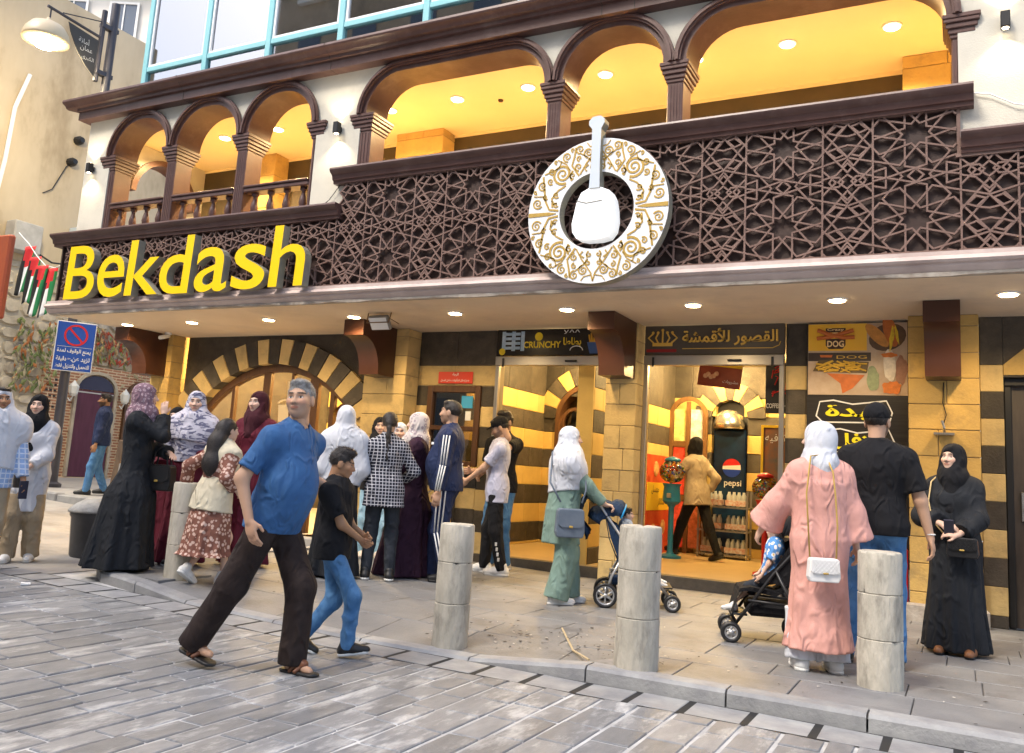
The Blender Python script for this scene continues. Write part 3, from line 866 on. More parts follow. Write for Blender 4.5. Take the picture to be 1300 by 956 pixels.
# --- wide striped arch with the glazed entrance
AX0, AX1 = -10.95, -7.23
acx = (AX0+AX1)/2; 
def acircle(zs, zc, half): 
    rise = zc-zs; r = (half*half+rise*rise)/(2*rise); return r, zc-r
ro, zo = acircle(1.95, 2.92, 1.97); ri, zi = acircle(1.75, 2.55, 1.60)
n_v = 19
th_o = math.degrees(math.asin(1.97/ro)); th_i = math.degrees(math.asin(1.60/ri))
core = MB(); oo = [(acx+(ro-0.01)*math.sin(R_(th_o*(2*i/40-1))), zo+(ro-0.01)*math.cos(R_(th_o*(2*i/40-1)))) for i in range(41)]
ii = [(acx+(ri+0.01)*math.sin(R_(th_i*(2*i/40-1))), zi+(ri+0.01)*math.cos(R_(th_i*(2*i/40-1)))) for i in range(41)]
core.ring(oo, ii, WY-0.03, 9.94, 'Y', closed=False); arch = core.build('striped_arch', M_mortar, bld)
for k in range(n_v):
    a0, a1 = 2*k/n_v-1, 2*(k+1)/n_v-1; g = 0.004
    def pt(r, zc_, th, t): return (acx+r*math.sin(R_(th*t)), zc_+r*math.cos(R_(th*t)))
    p = [pt(ro, zo, th_o, a0+g), pt(ro, zo, th_o, a1-g), pt(ri, zi, th_i, a1-g), pt(ri, zi, th_i, a0+g)]
    mb = MB(); mb.prism(p, WY-0.05+rnd.uniform(-0.004, 0.004), 9.95, 'Y'); mb.build('voussoir', M_cstone if k % 2 == 0 else M_dstone, arch)
# spandrels over the arch, dark stone
mb = MB(); N_ = 40
for i in range(N_):
    xa = AX0+(AX1-AX0)*i/N_; xb = AX0+(AX1-AX0)*(i+1)/N_
    def zof(x):
        d = abs(x-acx); return zo+math.sqrt(max(0, ro*ro-d*d))-0.02 if d < 1.97 else 1.9
    mb.add([(xa, WY, zof(xa)), (xb, WY, zof(xb)), (xb, WY, ZS), (xa, WY, ZS)], [(0, 1, 2, 3)])
mb.build('arch_spandrel', M_dstone, bld)
striped(AX0, AX0+0.38, 0.0, 1.93, first_dark=False); striped(AX1-0.30, AX1, 0.0, 1.93, first_dark=False)
# joinery of the entrance
gx0, gx1 = AX0+0.38, AX1-0.30
GY = 9.86
ri2, zi2 = acircle(1.70, 2.47, (gx1-gx0)/2); gcx = (gx0+gx1)/2
def gz_(x): return zi2+math.sqrt(max(0.0, ri2*ri2-(x-gcx)**2))
mb = MB(); hw = (gx1-gx0)/2; P1 = [(gx0+2*hw*i/24, gz_(gx0+2*hw*i/24)+0.09) for i in range(25)]; P2 = [(p[0], p[1]-0.12) for p in P1]
mb.ring(P1, P2, GY-0.05, GY+0.05, 'Y', closed=False); entr = mb.build('entrance_frame', M_wood, bld)
for xm, wd in ((gx0+0.04, 0.09), (gx0+0.62, 0.06), (gx0+1.28, 0.14), (gx0+1.78, 0.05), (gx0+2.20, 0.16), (gx0+2.55, 0.08), (gx1-0.03, 0.09)):
    mb = MB(); mb.box(xm-wd/2, xm+wd/2, GY-0.04, GY+0.04, 0.06, gz_(min(max(xm, gx0), gx1))-0.0, 0.006); mb.build('mullion', M_wood, entr)
for (xa, xb, z) in ((gx0+0.085, gx0+0.59, 1.55), (gx0+0.65, gx0+1.21, 1.55), (gx0+0.085, gx0+0.59, 0.5), (gx0+0.65, gx0+1.21, 0.5), (gx0+1.35, gx0+1.755, 0.5), (gx0+1.805, gx0+2.12, 0.5)):
    mb = MB(); mb.box(xa, xb, GY-0.03, GY+0.03, z-0.03, z+0.03, 0.004); mb.build('transom', M_wood, entr)
gl = glass_mat('entrance_glass', (0.94, 0.91, 0.82), 0.0, 0.02, 0.25)
for xa, xb in ((gx0+0.085, gx0+0.59), (gx0+0.65, gx0+1.21), (gx0+1.35, gx0+1.755), (gx0+1.805, gx0+2.12)):
    mb = MB(); pts_ = [(xa, 0.06), (xb, 0.06)]+[(xb-(xb-xa)*i/6, gz_(xb-(xb-xa)*i/6)-0.02) for i in range(7)]
    mb.prism(pts_, GY-0.004, GY+0.004, 'Y'); mb.build('pane', gl, entr)
# arched opening of the inner door on the right of the entrance
mb = MB(); cx_ = gx0+2.86
pa = arc(cx_, 1.78, 0.36, 180, 0, 14, 0.26); pb = arc(cx_, 1.78, 0.30, 180, 0, 14, 0.20)
mb.ring([(cx_-0.36, 0.06)]+pa+[(cx_+0.36, 0.06)], [(cx_-0.30, 0.06)]+pb+[(cx_+0.30, 0.06)], GY+0.06, GY+0.14, 'Y', closed=False); mb.build('inner_door_frame', M_wood, entr)
# ---------------------------------------------------------------- rooms behind the shopfronts
FZ = 0.12
M_floor = mat('shop_floor', (0.55, 0.40, 0.19), 0.35, c2=(0.50, 0.36, 0.17), nscale=2, bump=0.05, bscale=20, stain=(0.38, 0.27, 0.13), stain_scale=1.6)
M_room_ceil = mat('room_ceiling', (0.34, 0.26, 0.14), 0.8, c2=(0.24, 0.18, 0.10), nscale=2)
M_ydeep = mat('deep_yellow_stone', (0.62, 0.44, 0.14), 0.7, c2=(0.55, 0.38, 0.12), nscale=4, bump=0.3, bscale=40, rnd_amt=0.08)
mb = MB(); mb.box(-6.4, -0.6, 9.97, 14.2, -0.05, FZ); mb.build('shop_floor', M_floor, bld)
mb = MB(); mb.box(-5.30, -3.71, 9.93, 9.969, -0.02, 0.105); mb.box(-3.31, -1.71, 9.93, 9.969, -0.02, 0.105); mb.build('door_step', mat('step_stone', (0.06, 0.055, 0.05), 0.6, c2=(0.1, 0.09, 0.08), nscale=6, bump=0.4), bld)
mb = MB(); mb.box(-10.95, -6.55, 9.96, 13.6, -0.05, 0.06); mb.build('cafe_floor', M_floor, bld)
mb = MB(); mb.box(-11.1, -0.5, 9.96, 14.3, 3.0, 3.095); mb.build('room_ceiling', M_room_ceil, bld)
def side_striped(xw, y0, y1, z0, z1, face=1, ch=0.265, seglen=0.75, first_dark=True, top=None, m=M_ydeep, nm='inner_wall'):
    """striped masonry on a wall that runs inwards; face=+1 shows towards +X"""
    core = MB(); core.box(xw-0.1*face, xw-0.012*face, y0, y1, z0, z1); co = core.build(nm, M_mortar, bld)
    z = z1; dark = first_dark; k = 0
    while z > z0+0.02:
        h = min(top if (k == 0 and top) else ch, z-z0)
        y = y0; off = rnd.uniform(0.3, 1.0)
        while y < y1-0.01:
            l = min(seglen*off, y1-y); off = 1.0
            if y1-(y+l) < 0.1: l = y1-y
            mb = MB(); mb.box(xw-0.05*face, xw+rnd.uniform(-0.003, 0.003), y+0.003, y+l-0.003, z-h+0.003, z-0.003, 0.005)
            mb.build('stone', M_dstone if dark else m, co); y += l
        z -= h; dark = not dark; k += 1
    return co
def back_striped(y, x0, x1, z0, z1, hole=None, ch=0.265, seglen=0.7, first_dark=True, top=None, m=M_ydeep):
    """striped wall parallel to the front; hole=(cx, halfwidth, spring z) is an arched opening"""
    core = MB(); co = None
    segs = []
    z = z1; dark = first_dark; k = 0; blocks = []
    while z > z0+0.02:
        h = min(top if (k == 0 and top) else ch, z-z0); zc = z-h/2
        spans = [(x0, x1)]
        if hole:
            cx, hw, zs = hole
            if zc < zs: g = hw
            elif zc < zs+hw: g = math.sqrt(hw*hw-(zc-zs)**2)
            else: g = 0
            if g > 0: spans = [(x0, cx-g), (cx+g, x1)]
        for a, b in spans:
            x = a; off = rnd.uniform(0.3, 1.0)
            while x < b-0.01:
                l = min(seglen*off, b-x); off = 1
                if b-(x+l) < 0.1: l = b-x
                blocks.append((x, x+l, z-h, z, dark)); x += l
        z -= h; dark = not dark; k += 1
    core.box(x0, x1, y+0.10, y+0.16, z1-0.1, z1); co = core.build('back_wall', M_mortar, bld)
    for (a, b, c, d, dk) in blocks:
        mb = MB(); mb.box(a+0.003, b-0.003, y+rnd.uniform(-0.003, 0.003), y+0.15, c+0.003, d-0.003, 0.005); mb.build('stone', M_dstone if dk else m, co)
    return co
def voussoirs(y, cx, zs, r0, r1, n, par, a0=0, a1=180, m=M_ydeep):
    for k in range(n):
        t0 = R_(a0+(a1-a0)*k/n+0.5); t1 = R_(a0+(a1-a0)*(k+1)/n-0.5)
        p = [(cx+r0*math.cos(t0), zs+r0*math.sin(t0)), (cx+r1*math.cos(t0), zs+r1*math.sin(t0)), (cx+r1*math.cos(t1), zs+r1*math.sin(t1)), (cx+r0*math.cos(t1), zs+r0*math.sin(t1))]
        mb = MB(); mb.prism(p, y-0.02, y+0.2, 'Y'); mb.build('voussoir', m if k % 2 else M_dstone, par)
# crunchy shop
side_striped(-5.9, 10.0, 12.5, FZ, 3.0, 1, ch=0.28, top=0.60)
side_striped(-4.27, 10.0, 12.5, FZ, 3.0, -1, ch=0.28, top=0.60)
mb = MB(); mb.box(-4.268, -4.055, 9.971, 9.997, FZ, 2.99); mb.build('partition_end', M_ydeep, bld)
mb = MB(); mb.box(-6.3, -0.7, 14.25, 14.3, 0.0, 3.1); mb.box(-6.35, -6.3, 9.97, 14.3, 0.0, 3.1); mb.build('rear_partition', M_dstone, bld)
bw = back_striped(12.5, -6.0, -4.15, FZ, 3.0, hole=(-5.15, 0.55, 2.05), ch=0.28, top=0.6)
voussoirs(12.48, -5.15, 2.05, 0.56, 0.84, 11, bw)
mb = MB(); pa = arc(-5.15, 2.05, 0.55, 180, 0, 18); pb = arc(-5.15, 2.05, 0.48, 180, 0, 18)
mb.ring([(-5.70, FZ)]+pa+[(-4.60, FZ)], [(-5.63, FZ)]+pb+[(-4.67, FZ)], 12.47, 12.72, 'Y', closed=False); mb.build('niche_frame', M_wood, bw)
mb = MB(); mb.box(-5.8, -4.4, 13.0, 13.1, FZ, 3.0); mb.build('niche_back', mat('niche_back', (0.16, 0.10, 0.04), 0.7, c2=(0.1, 0.06, 0.03), nscale=3), bw)
# arched shelf unit with bread and boxes
sh = empty('arched_shelf', (-5.5, 12.6, FZ), label='dark arched wooden shelf with boxes inside the striped shop', cat='shelf')
mb = MB(); pa = arc(-5.40, 2.0, 0.24, 180, 0, 14); pb = arc(-5.40, 2.0, 0.19, 180, 0, 14)
mb.ring([(-5.64, FZ)]+pa+[(-5.16, FZ)], [(-5.59, FZ)]+pb+[(-5.21, FZ)], 12.56, 12.62, 'Y', closed=False); mb.build('frame', M_wood, sh)
mb = MB(); mb.box(-5.62, -5.18, 12.92, 12.95, FZ, 2.2); mb.build('back_panel', M_black, sh)
for z in (0.5, 0.95, 1.40, 1.75):
    mb = MB(); mb.box(-5.59, -5.21, 12.60, 12.92, z, z+0.025); mb.build('shelf_board', M_wood, sh)
for k, (z, c) in enumerate(((1.775, (0.7, 0.5, 0.2)), (1.425, (0.65, 0.45, 0.25)), (0.975, (0.6, 0.4, 0.3)))):
    for j in range(3):
        mb = MB(); x = -5.57+j*0.12; mb.box(x, x+0.10, 12.63, 12.8, z, z+rnd.uniform(0.10, 0.2), 0.01)
        tag(mb.build('carton', mat('carton%d' % k, c, 0.7)), ('small cardboard carton on the top shelf in the striped shop', 'brown carton on the middle shelf in the striped shop', 'pale carton on the lower shelf in the striped shop')[k], 'carton', ('cartons on the top shelf', 'cartons on the middle shelf', 'cartons on the lower shelf')[k])
# fabric shop
side_striped(-4.05, 10.0, 13.4, FZ, 3.0, 1, ch=0.28, top=0.72)
bw2 = back_striped(13.4, -4.15, -1.0, FZ, 3.0, hole=(-3.17, 0.27, 2.2), ch=0.28, top=0.5)
voussoirs(13.38, -3.17, 2.2, 0.28, 0.55, 9, bw2)
mb = MB(); mb.box(-1.1, -1.0, 9.97, 13.4, FZ, 3.0); mb.build('inner_wall', M_dstone, bld)
mb = MB(); mb.box(-3.5, -2.8, 13.56, 13.6, FZ, 2.6); mb.build('niche_back', M_black, bw2)
door = empty('arched_wooden_door', (-3.75, 13.2, FZ), label='open arched wooden door with poster panels inside the fabric shop', cat='door')
mb = MB(); pa = arc(-3.76, 2.2, 0.30, 180, 0, 16); pb = arc(-3.76, 2.2, 0.235, 180, 0, 16)
mb.ring([(-4.06, FZ)]+pa+[(-3.46, FZ)], [(-3.995, FZ)]+pb+[(-3.525, FZ)], 13.16, 13.22, 'Y', closed=False)
mb.box(-3.79, -3.73, 13.165, 13.215, FZ, 2.42); mb.box(-3.995, -3.525, 13.17, 13.21, 1.72, 1.80); mb.box(-3.995, -3.525, 13.17, 13.21, 0.9, 0.98)
mb.build('door_frame', mat('oak_door', (0.22, 0.11, 0.035), 0.5, c2=(0.16, 0.08, 0.03), nscale=3, mapping=(8, 8, 1)), door)
for (a, b, c, d, colr) in ((-3.985, -3.80, 1.81, 2.30, (0.75, 0.55, 0.2)), (-3.72, -3.535, 1.81, 2.30, (0.5, 0.5, 0.5)), (-3.985, -3.80, 0.99, 1.71, (0.55, 0.04, 0.02)), (-3.72, -3.535, 0.99, 1.71, (0.6, 0.15, 0.05)), (-3.985, -3.80, 0.2, 0.89, (0.5, 0.05, 0.03)), (-3.72, -3.535, 0.2, 0.89, (0.4, 0.12, 0.05))):
    pm = MB(); pm.box(a, b, 13.185, 13.195, c, d); pm.build('poster_panel', mat('panel%.2f%.2f' % (colr[0], colr[1]), colr, 0.5, c2=tuple(min(1, q*1.8+0.05) for q in colr), nscale=14), door)
fridge = empty('drinks_fridge', (-3.17, 13.45, FZ), label='dark drinks fridge printed with a round red white blue emblem in an arch', cat='fridge')
mb = MB(); mb.box(-3.42, -2.92, 13.42, 13.55, FZ, 2.02, 0.02); mb.build('cabinet', mat('fridge_print', (0.008, 0.014, 0.04), 0.25, c2=(0.012, 0.05, 0.12), nscale=2), fridge)
em = MB(); cx, cz, r, y = -3.13, 1.44, 0.14, 13.412
a_ = arc(cx, cz, r, 20, 170, 14); em.prism(a_, y, y+0.006, 'Y', 0)
b_ = arc(cx, cz, r, 190, 350, 14); em.prism(b_, y, y+0.006, 'Y', 1)
em.prism([a_[0], a_[-1], b_[0], b_[-1]], y, y+0.006, 'Y', 2)
text(em, 'pepsi', -3.11, y-0.001, 1.14, width=0.26, mi=2, centre=True, bold=0.01)
em.build('emblem', [mat('emblem_red', (0.6, 0.02, 0.02), 0.4), mat('emblem_blue', (0.01, 0.05, 0.4), 0.4), M_whitep], fridge)
dome = MB(); dome.lathe([(0.001, 0.30), (0.12, 0.27), (0.2, 0.2), (0.235, 0.08), (0.24, 0.0)], (-3.17, 13.36, 2.03), 20); tag(dome.build('metal_dome', mat('dome_metal', (0.7, 0.7, 0.68), 0.25, metal=0.9), smooth=True), 'silver metal dome on top of the drinks fridge', 'dome')
# crates of bottled water
def water_pack(x, y, z, lv):
    r_ = empty('water_pack', (x, y, z), label='shrink wrapped pack of clear water bottles on the %s board of the rack' % lv, cat='water pack', group='water packs on the %s board of the bottle rack' % lv)
    mb = MB()
    for i in range(4):
        for j in range(2): mb.lathe([(0.03, 0.0), (0.03, 0.16), (0.012, 0.2), (0.012, 0.22)], (x-0.11+i*0.072, y-0.036+j*0.072, z), 8)
    mb.build('bottles', mat('water_bottle', (0.62, 0.68, 0.72), 0.15, alpha=0.75), r_, smooth=True)
    mb = MB(); mb.box(x-0.15, x+0.15, y-0.078, y+0.078, z+0.02, z+0.10); mb.build('wrap', mat('wrap_label', (0.55, 0.25, 0.18), 0.4, c2=(0.7, 0.7, 0.7), nscale=30), r_)
rack = empty('bottle_rack', (-3.3, 13.0, FZ), label='low metal rack holding packs of bottled water before the arch', cat='rack')
mb = MB()
for z in (0.16, 0.5, 0.84):
    mb.box(-3.50, -2.75, 12.85, 13.15, z, z+0.02)
for x in (-3.49, -2.78):
    for y in (12.86, 13.12): mb.box(x, x+0.025, y, y+0.025, FZ, 1.1)
mb.build('frame', M_steel, rack)
for z, lv in ((0.18, 'bottom'), (0.52, 'middle'), (0.86, 'top')):
    for x in (-3.30, -2.95): water_pack(x, 13.0, z, lv)
# posters on the left wall of the fabric shop
st = empty('menu_standee', (-4.0, 12.6, FZ), label='tall red and yellow menu panel with food pictures by the shop wall', cat='menu panel')
mb = MB(); mb.box(-4.03, -4.0, 12.0, 13.1, FZ, 1.55); mb.build('panel', mat('menu_red', (0.55, 0.05, 0.015), 0.5, c2=(0.62, 0.12, 0.03), nscale=6), st)
mb = MB(); mb.box(-3.999, -3.994, 12.0, 13.1, 0.75, 1.15); mb.build('yellow_band', mat('menu_yellow', (0.8, 0.55, 0.03), 0.5), st)
Mrot = Matrix.Translation((-3.99, 12.1, 0)) @ Matrix.Rotation(R_(90), 4, 'Z')
mb = MB(); text(mb, arabic('معسل'), 0.1, 0, 0.98, height=0.13, M=Mrot); text(mb, arabic('سكاكر'), 0.4, 0, 0.80, height=0.13, M=Mrot); mb.build('lettering', M_black, st)
for (yy, zz) in ((12.4, 1.35), (12.8, 1.35), (12.35, 0.45), (12.8, 0.5)):
    mb = MB(); mb.lathe([(0.11, 0.0), (0.11, 0.006), (0.08, 0.012)], (-3.999, yy, zz), 14, axis='X'); mb.build('plate_picture', mat('plate_pic', (0.75, 0.5, 0.2), 0.5, c2=(0.4, 0.15, 0.05), nscale=18), st)
# gumball machines
def gumball(x, y, z, colr, label, s=1.0):
    g = empty('gumball_machine', (x, y, z), label=label, cat='gumball machine')
    c = mat('gum_paint_%.2f' % colr[0], colr, 0.3)
    mb = MB(); mb.lathe([(0.14*s, 0), (0.14*s, 0.03), (0.05*s, 0.06), (0.035*s, 0.10), (0.035*s, 0.62*s), (0.06*s, 0.66*s)], (x, y, z), 16); mb.build('stand', c, g, smooth=False, auto=40)
    mb = MB(); mb.lathe([(0.08*s, 0.66*s), (0.115*s, 0.70*s), (0.10*s, 0.88*s), (0.125*s, 0.92*s)], (x, y, z), 16); b = mb.build('body', c, g, auto=40)
    mb = MB(); mb.box(x-0.03, x+0.03, y-0.13*s, y-0.10*s, z+0.74*s, z+0.80*s, 0.005); mb.build('coin_slot', M_steel, b)
    balls = MB()
    zc = z+1.07*s; r = 0.165*s
    cols = []
    mats = [mat('gum%d' % i, q, 0.25) for i, q in enumerate([(0.75, 0.5, 0.05), (0.6, 0.08, 0.02), (0.75, 0.7, 0.5), (0.1, 0.3, 0.08), (0.1, 0.15, 0.5), (0.8, 0.3, 0.03)])]
    for k in range(170):
        u = rnd.uniform(-1, 0.62); th = rnd.uniform(0, 6.283); rr = r*0.9*math.sqrt(max(0.0, 1-u*u))
        px_, py_, pz_ = x+rr*math.cos(th), y+rr*math.sin(th), zc+r*0.9*u*0.85
        q = 0.02*s
        balls.add([(px_+q, py_, pz_), (px_-q, py_, pz_), (px_, py_+q, pz_), (px_, py_-q, pz_), (px_, py_, pz_+q), (px_, py_, pz_-q)],
                  [(0, 2, 4), (2, 1, 4), (1, 3, 4), (3, 0, 4), (2, 0, 5), (1, 2, 5), (3, 1, 5), (0, 3, 5)], k % 6)
    o = balls.build('gumballs', mats, g, smooth=True); o['kind'] = 'stuff'
    mb = MB(); mb.lathe([(r*math.cos(t), r*0.9*math.sin(t)) for t in [R_(-62+124*i/12) for i in range(13)]], (x, y, zc), 20); mb.build('globe', glass_mat('globe_glass', (0.95, 0.95, 0.93), 0.04), g, smooth=True)
    mb = MB(); mb.lathe([(0.11*s, 0.13*s), (0.10*s, 0.16*s), (0.05*s, 0.18*s), (0.02*s, 0.19*s)], (x, y, zc), 16); mb.build('lid', c, g, smooth=True)
gumball(-3.66, 12.1, FZ, (0.02, 0.16, 0.28), 'tall gumball machine on a blue stand by the menu panel', 1.12)
gumball(-2.15, 11.0, FZ, (0.55, 0.02, 0.02), 'gumball machine with red stand beside the fabric shop doorway', 0.98)
# hanging signs inside
hs = empty('hanging_menu_sign', (-2.45, 10.6, 2.4), label='tilted maroon hanging sign with yellow strip and food picture in shop', cat='hanging sign')
Mh = Matrix.Translation((-2.62, 10.5, 2.50)) @ Matrix.Rotation(R_(7), 4, 'Y') @ Matrix.Rotation(R_(-6), 4, 'Z')
mb = MB(); mb.box(-0.27, 0.27, -0.01, 0.01, -0.15, 0.15, M=Mh); mb.build('board', mat('maroon_board', (0.20, 0.022, 0.012), 0.4, c2=(0.26, 0.04, 0.02), nscale=5), hs)
mb = MB(); mb.box(-0.27, 0.27, -0.016, -0.0105, 0.10, 0.15, M=Mh); mb.build('yellow_strip', mat('strip_yellow', (0.75, 0.5, 0.02), 0.5), hs)
mb = MB(); text(mb, arabic('معسل فواكه'), -0.05, -0.017, 0.112, height=0.03, M=Mh); mb.build('strip_lettering', M_black, hs)
mb = MB(); text(mb, arabic('مشروبات'), 0.05, -0.0125, -0.10, height=0.05, M=Mh); mb.build('lettering', M_whitep, hs)
mb = MB()
for k in range(5): mb.lathe([(0.03, 0), (0.028, 0.004)], (-2.62-0.17+k*0.035, 10.47-(0.004*k), 2.49+0.02*math.sin(k*2)), 10, axis='Y')
mb.build('food_picture', mat('food_pic', (0.65, 0.45, 0.28), 0.6, c2=(0.5, 0.2, 0.1), nscale=30), hs)
for k, x in enumerate((-2.8, -2.45)):
    mb = MB(); mb.tube([(x, 10.5, 2.62), (x, 10.5, 3.0)], 0.004, 5); mb.build('wire', M_steel, hs)
cs = empty('coffee_sign', (-1.9, 10.3, 2.2), label='black coffee shop sign with red splashes hanging inside the doorway', cat='sign')
mb = MB(); mb.box(-2.03, -1.72, 10.30, 10.33, 2.03, 2.62); mb.build('board', M_black, cs)
mb = MB()
for k in range(9):
    p = [(-1.97+rnd.uniform(0, 0.2), 2.2+rnd.uniform(0, 0.36)) for _ in range(2)]
    q = (p[0][0]+p[1][0])/2+rnd.uniform(-0.05, 0.05)
    mb.tube([(p[0][0], 10.292, p[0][1]), (q, 10.292, (p[0][1]+p[1][1])/2+0.04), (p[1][0], 10.292, p[1][1])], 0.008, 5)
mb.build('red_strokes', mat('neon_red', (0.6, 0.03, 0.03), 0.4), cs)
mb = MB(); text(mb, 'COFFEE SHOP', -2.02, 10.298, 2.09, width=0.29, height=0.055, bold=0.012); mb.build('lettering', M_whitep, cs)
kf = empty('coffee_menu', (-2.05, 11.6, 1.5), label='dark narrow coffee menu board in a yellow frame inside the shop', cat='menu board')
mb = MB(); mb.box(-2.30, -1.95, 11.60, 11.63, 1.0, 1.95); mb.build('board', mat('menu_grey', (0.10, 0.10, 0.095), 0.5, c2=(0.3, 0.1, 0.03), nscale=5), kf)
mb = MB(); mb.ring([(-2.33, 0.97), (-1.92, 0.97), (-1.92, 1.98), (-2.33, 1.98)], [(-2.30, 1.0), (-1.95, 1.0), (-1.95, 1.95), (-2.30, 1.95)], 11.585, 11.64); mb.build('frame', mat('strip_yellow', (0.75, 0.5, 0.02), 0.5), kf)
mb = MB(); text(mb, arabic('كافيه'), -2.28, 11.595, 1.75, height=0.12); mb.build('lettering', M_whitep, kf)
mb = MB(); mb.box(-2.2, -1.72, 11.75, 12.3, FZ, 0.98, 0.02); mb.box(-2.22, -1.7, 11.73, 12.32, 0.98, 1.02); tag(mb.build('shop_counter', M_wood), 'brown wooden shop counter under the coffee menu board', 'counter')
# --- cafe room behind the wide arch
cb = back_striped(13.3, -10.95, -6.55, 0.06, 3.0, ch=0.30, top=0.5)
side_striped(-6.62, 10.0, 13.3, 0.06, 3.0, -1, ch=0.3, top=0.5)
mb = MB(); mb.box(-11.08, -10.96, 9.96, 13.4, 0.0, 3.0); mb.build('inner_wall', M_dstone, bld)
mb = MB(); mb.box(-8.05, -6.9, 11.8, 11.9, 0.06, 2.4); mb.build('partition_wall', mat('cafe_plaster', (0.70, 0.52, 0.2), 0.8, c2=(0.62, 0.45, 0.16), nscale=2), bld)
def emblem(x, y, z, r, m, par, nm):
    e = MB()
    for rr in (r, r*0.6): 
        c_ = arc(x, z, rr, 0, 360, 28)[:-1]; c2_ = arc(x, z, rr*0.94, 0, 360, 28)[:-1]; e.ring(c_, c2_, y-0.004, y+0.002)
    for k in range(16):
        a = R_(k*22.5); e.tube([(x+rr_*r*math.cos(a+q), y-0.002, z+rr_*r*math.sin(a+q)) for rr_, q in ((0.62, 0), (0.75, 0.12), (0.88, -0.05))], 0.006, 5)
    e.prism([(x-r*0.22, z-r*0.45), (x+r*0.22, z-r*0.45), (x+r*0.26, z-r*0.05), (x+r*0.08, z+r*0.05), (x+r*0.06, z+r*0.9), (x-r*0.06, z+r*0.9), (x-r*0.08, z+r*0.05), (x-r*0.26, z-r*0.05)], y-0.004, y+0.001, 'Y')
    return e.build(nm, m, par)
wl_ = empty('wall_emblem', (-7.55, 11.79, 1.75), label='round dark mortar and pestle emblem on the yellow cafe wall', cat='wall emblem')
emblem(-7.55, 11.79, 1.75, 0.22, M_wood, wl_, 'emblem')
gs = empty('glass_emblem', (-9.3, 9.84, 1.9), label='pale cooking pot and spoon decal on the entrance glass', cat='decal')
mb = MB(); mb.prism([(-9.02, 1.70), (-8.72, 1.70), (-8.70, 1.95), (-9.04, 1.95)], 9.845, 9.851, 'Y'); mb.ring(arc(-8.87, 1.97, 0.19, 0, 180, 10, 0.07), arc(-8.87, 1.97, 0.16, 0, 180, 10, 0.045), 9.845, 9.851, closed=False)
mb.tube([(-8.87, 9.84, 1.9), (-8.87, 9.84, 2.3)], 0.012, 6); mb.build('decal', mat('decal_cream', (0.6, 0.5, 0.35), 0.6), gs)
# --- lights of the rooms
def room_light(x, y, z, e, c, label, cat, group=None, r=0.09, nm='ceiling_lamp', spot=None):
    o = empty(nm, (x, y, z), label=label, cat=cat, group=group)
    mb = MB(); mb.lathe([(r*1.25, 0.0), (r*1.25, -0.012), (r, -0.016)], (x, y, z), 18); mb.build('trim', M_whitep, o, auto=40)
    mb = MB(); mb.lathe([(r, -0.0165), (r*0.96, -0.022)], (x, y, z), 18); mb.build('diffuser', lamp_mat('lamp_%s' % nm, c, 14.0), o)
    ld = bpy.data.lights.new('lamp_glow', 'SPOT' if spot else 'POINT'); ld.energy = e; ld.color = c; ld.shadow_soft_size = 0.06
    if spot: ld.spot_size = R_(spot); ld.spot_blend = 0.5
    lo = bpy.data.objects.new('lamp_glow', ld); lo.location = (x, y, z-0.09); link(lo); attach(lo, o)
    return o
WARM = (1.0, 0.68, 0.28)
for (x, y) in ((-5.0, 10.8), (-4.9, 12.0)): room_light(x, y, 3.0, 50, WARM, 'small round ceiling lamp inside the striped snack shop', 'ceiling lamp', 'ceiling lamps of the snack shop')
for (x, y) in ((-3.2, 11.0), (-2.4, 12.4), (-3.3, 12.9)): room_light(x, y, 3.0, 50, WARM, 'small round ceiling lamp inside the fabric shop', 'ceiling lamp', 'ceiling lamps of the fabric shop')
for (x, y) in ((-9.8, 11.2), (-8.6, 11.0), (-7.5, 11.0), (-9.0, 12.6)): room_light(x, y, 3.0, 150, WARM, 'small round ceiling lamp inside the cafe behind the wide arch', 'ceiling lamp', 'ceiling lamps of the cafe')
sc_ = empty('wall_lamp', (-8.42, 11.7, 1.55), label='glowing glass wall lamp seen through the cafe entrance', cat='wall lamp')
mb = MB(); mb.lathe([(0.03, -0.08), (0.07, -0.03), (0.075, 0.03), (0.03, 0.08)], (-8.42, 11.6, 1.55), 14); mb.build('shade', lamp_mat('sconce', (1, 0.8, 0.5), 9.0), sc_, smooth=True)
mb = MB(); mb.box(-8.44, -8.40, 11.6, 11.8, 1.44, 1.47); mb.build('arm', M_steel, sc_)
# --- canopy downlights
for x in (-10.90, -9.57, -8.15, -6.74, -5.26, -3.83, -2.42, -1.03, 0.38, 1.75):
    room_light(x, 8.53, ZS, 27, (1.0, 0.70, 0.34), 'recessed round downlight glowing in the cream canopy soffit', 'downlight', 'downlights in the canopy soffit', 0.075, 'canopy_downlight', 160)
for x in (-10.5, -9.51, -8.50, -7.5, -6.57, -5.55, -4.56, -3.57, -2.52, -1.55, -0.55, 0.6):
    room_light(x, 8.68, 5.75, 78, (1.0, 0.70, 0.33), 'recessed round downlight glowing in the yellow balcony ceiling', 'downlight', 'downlights in the balcony ceiling', 0.075, 'balcony_downlight', 150)
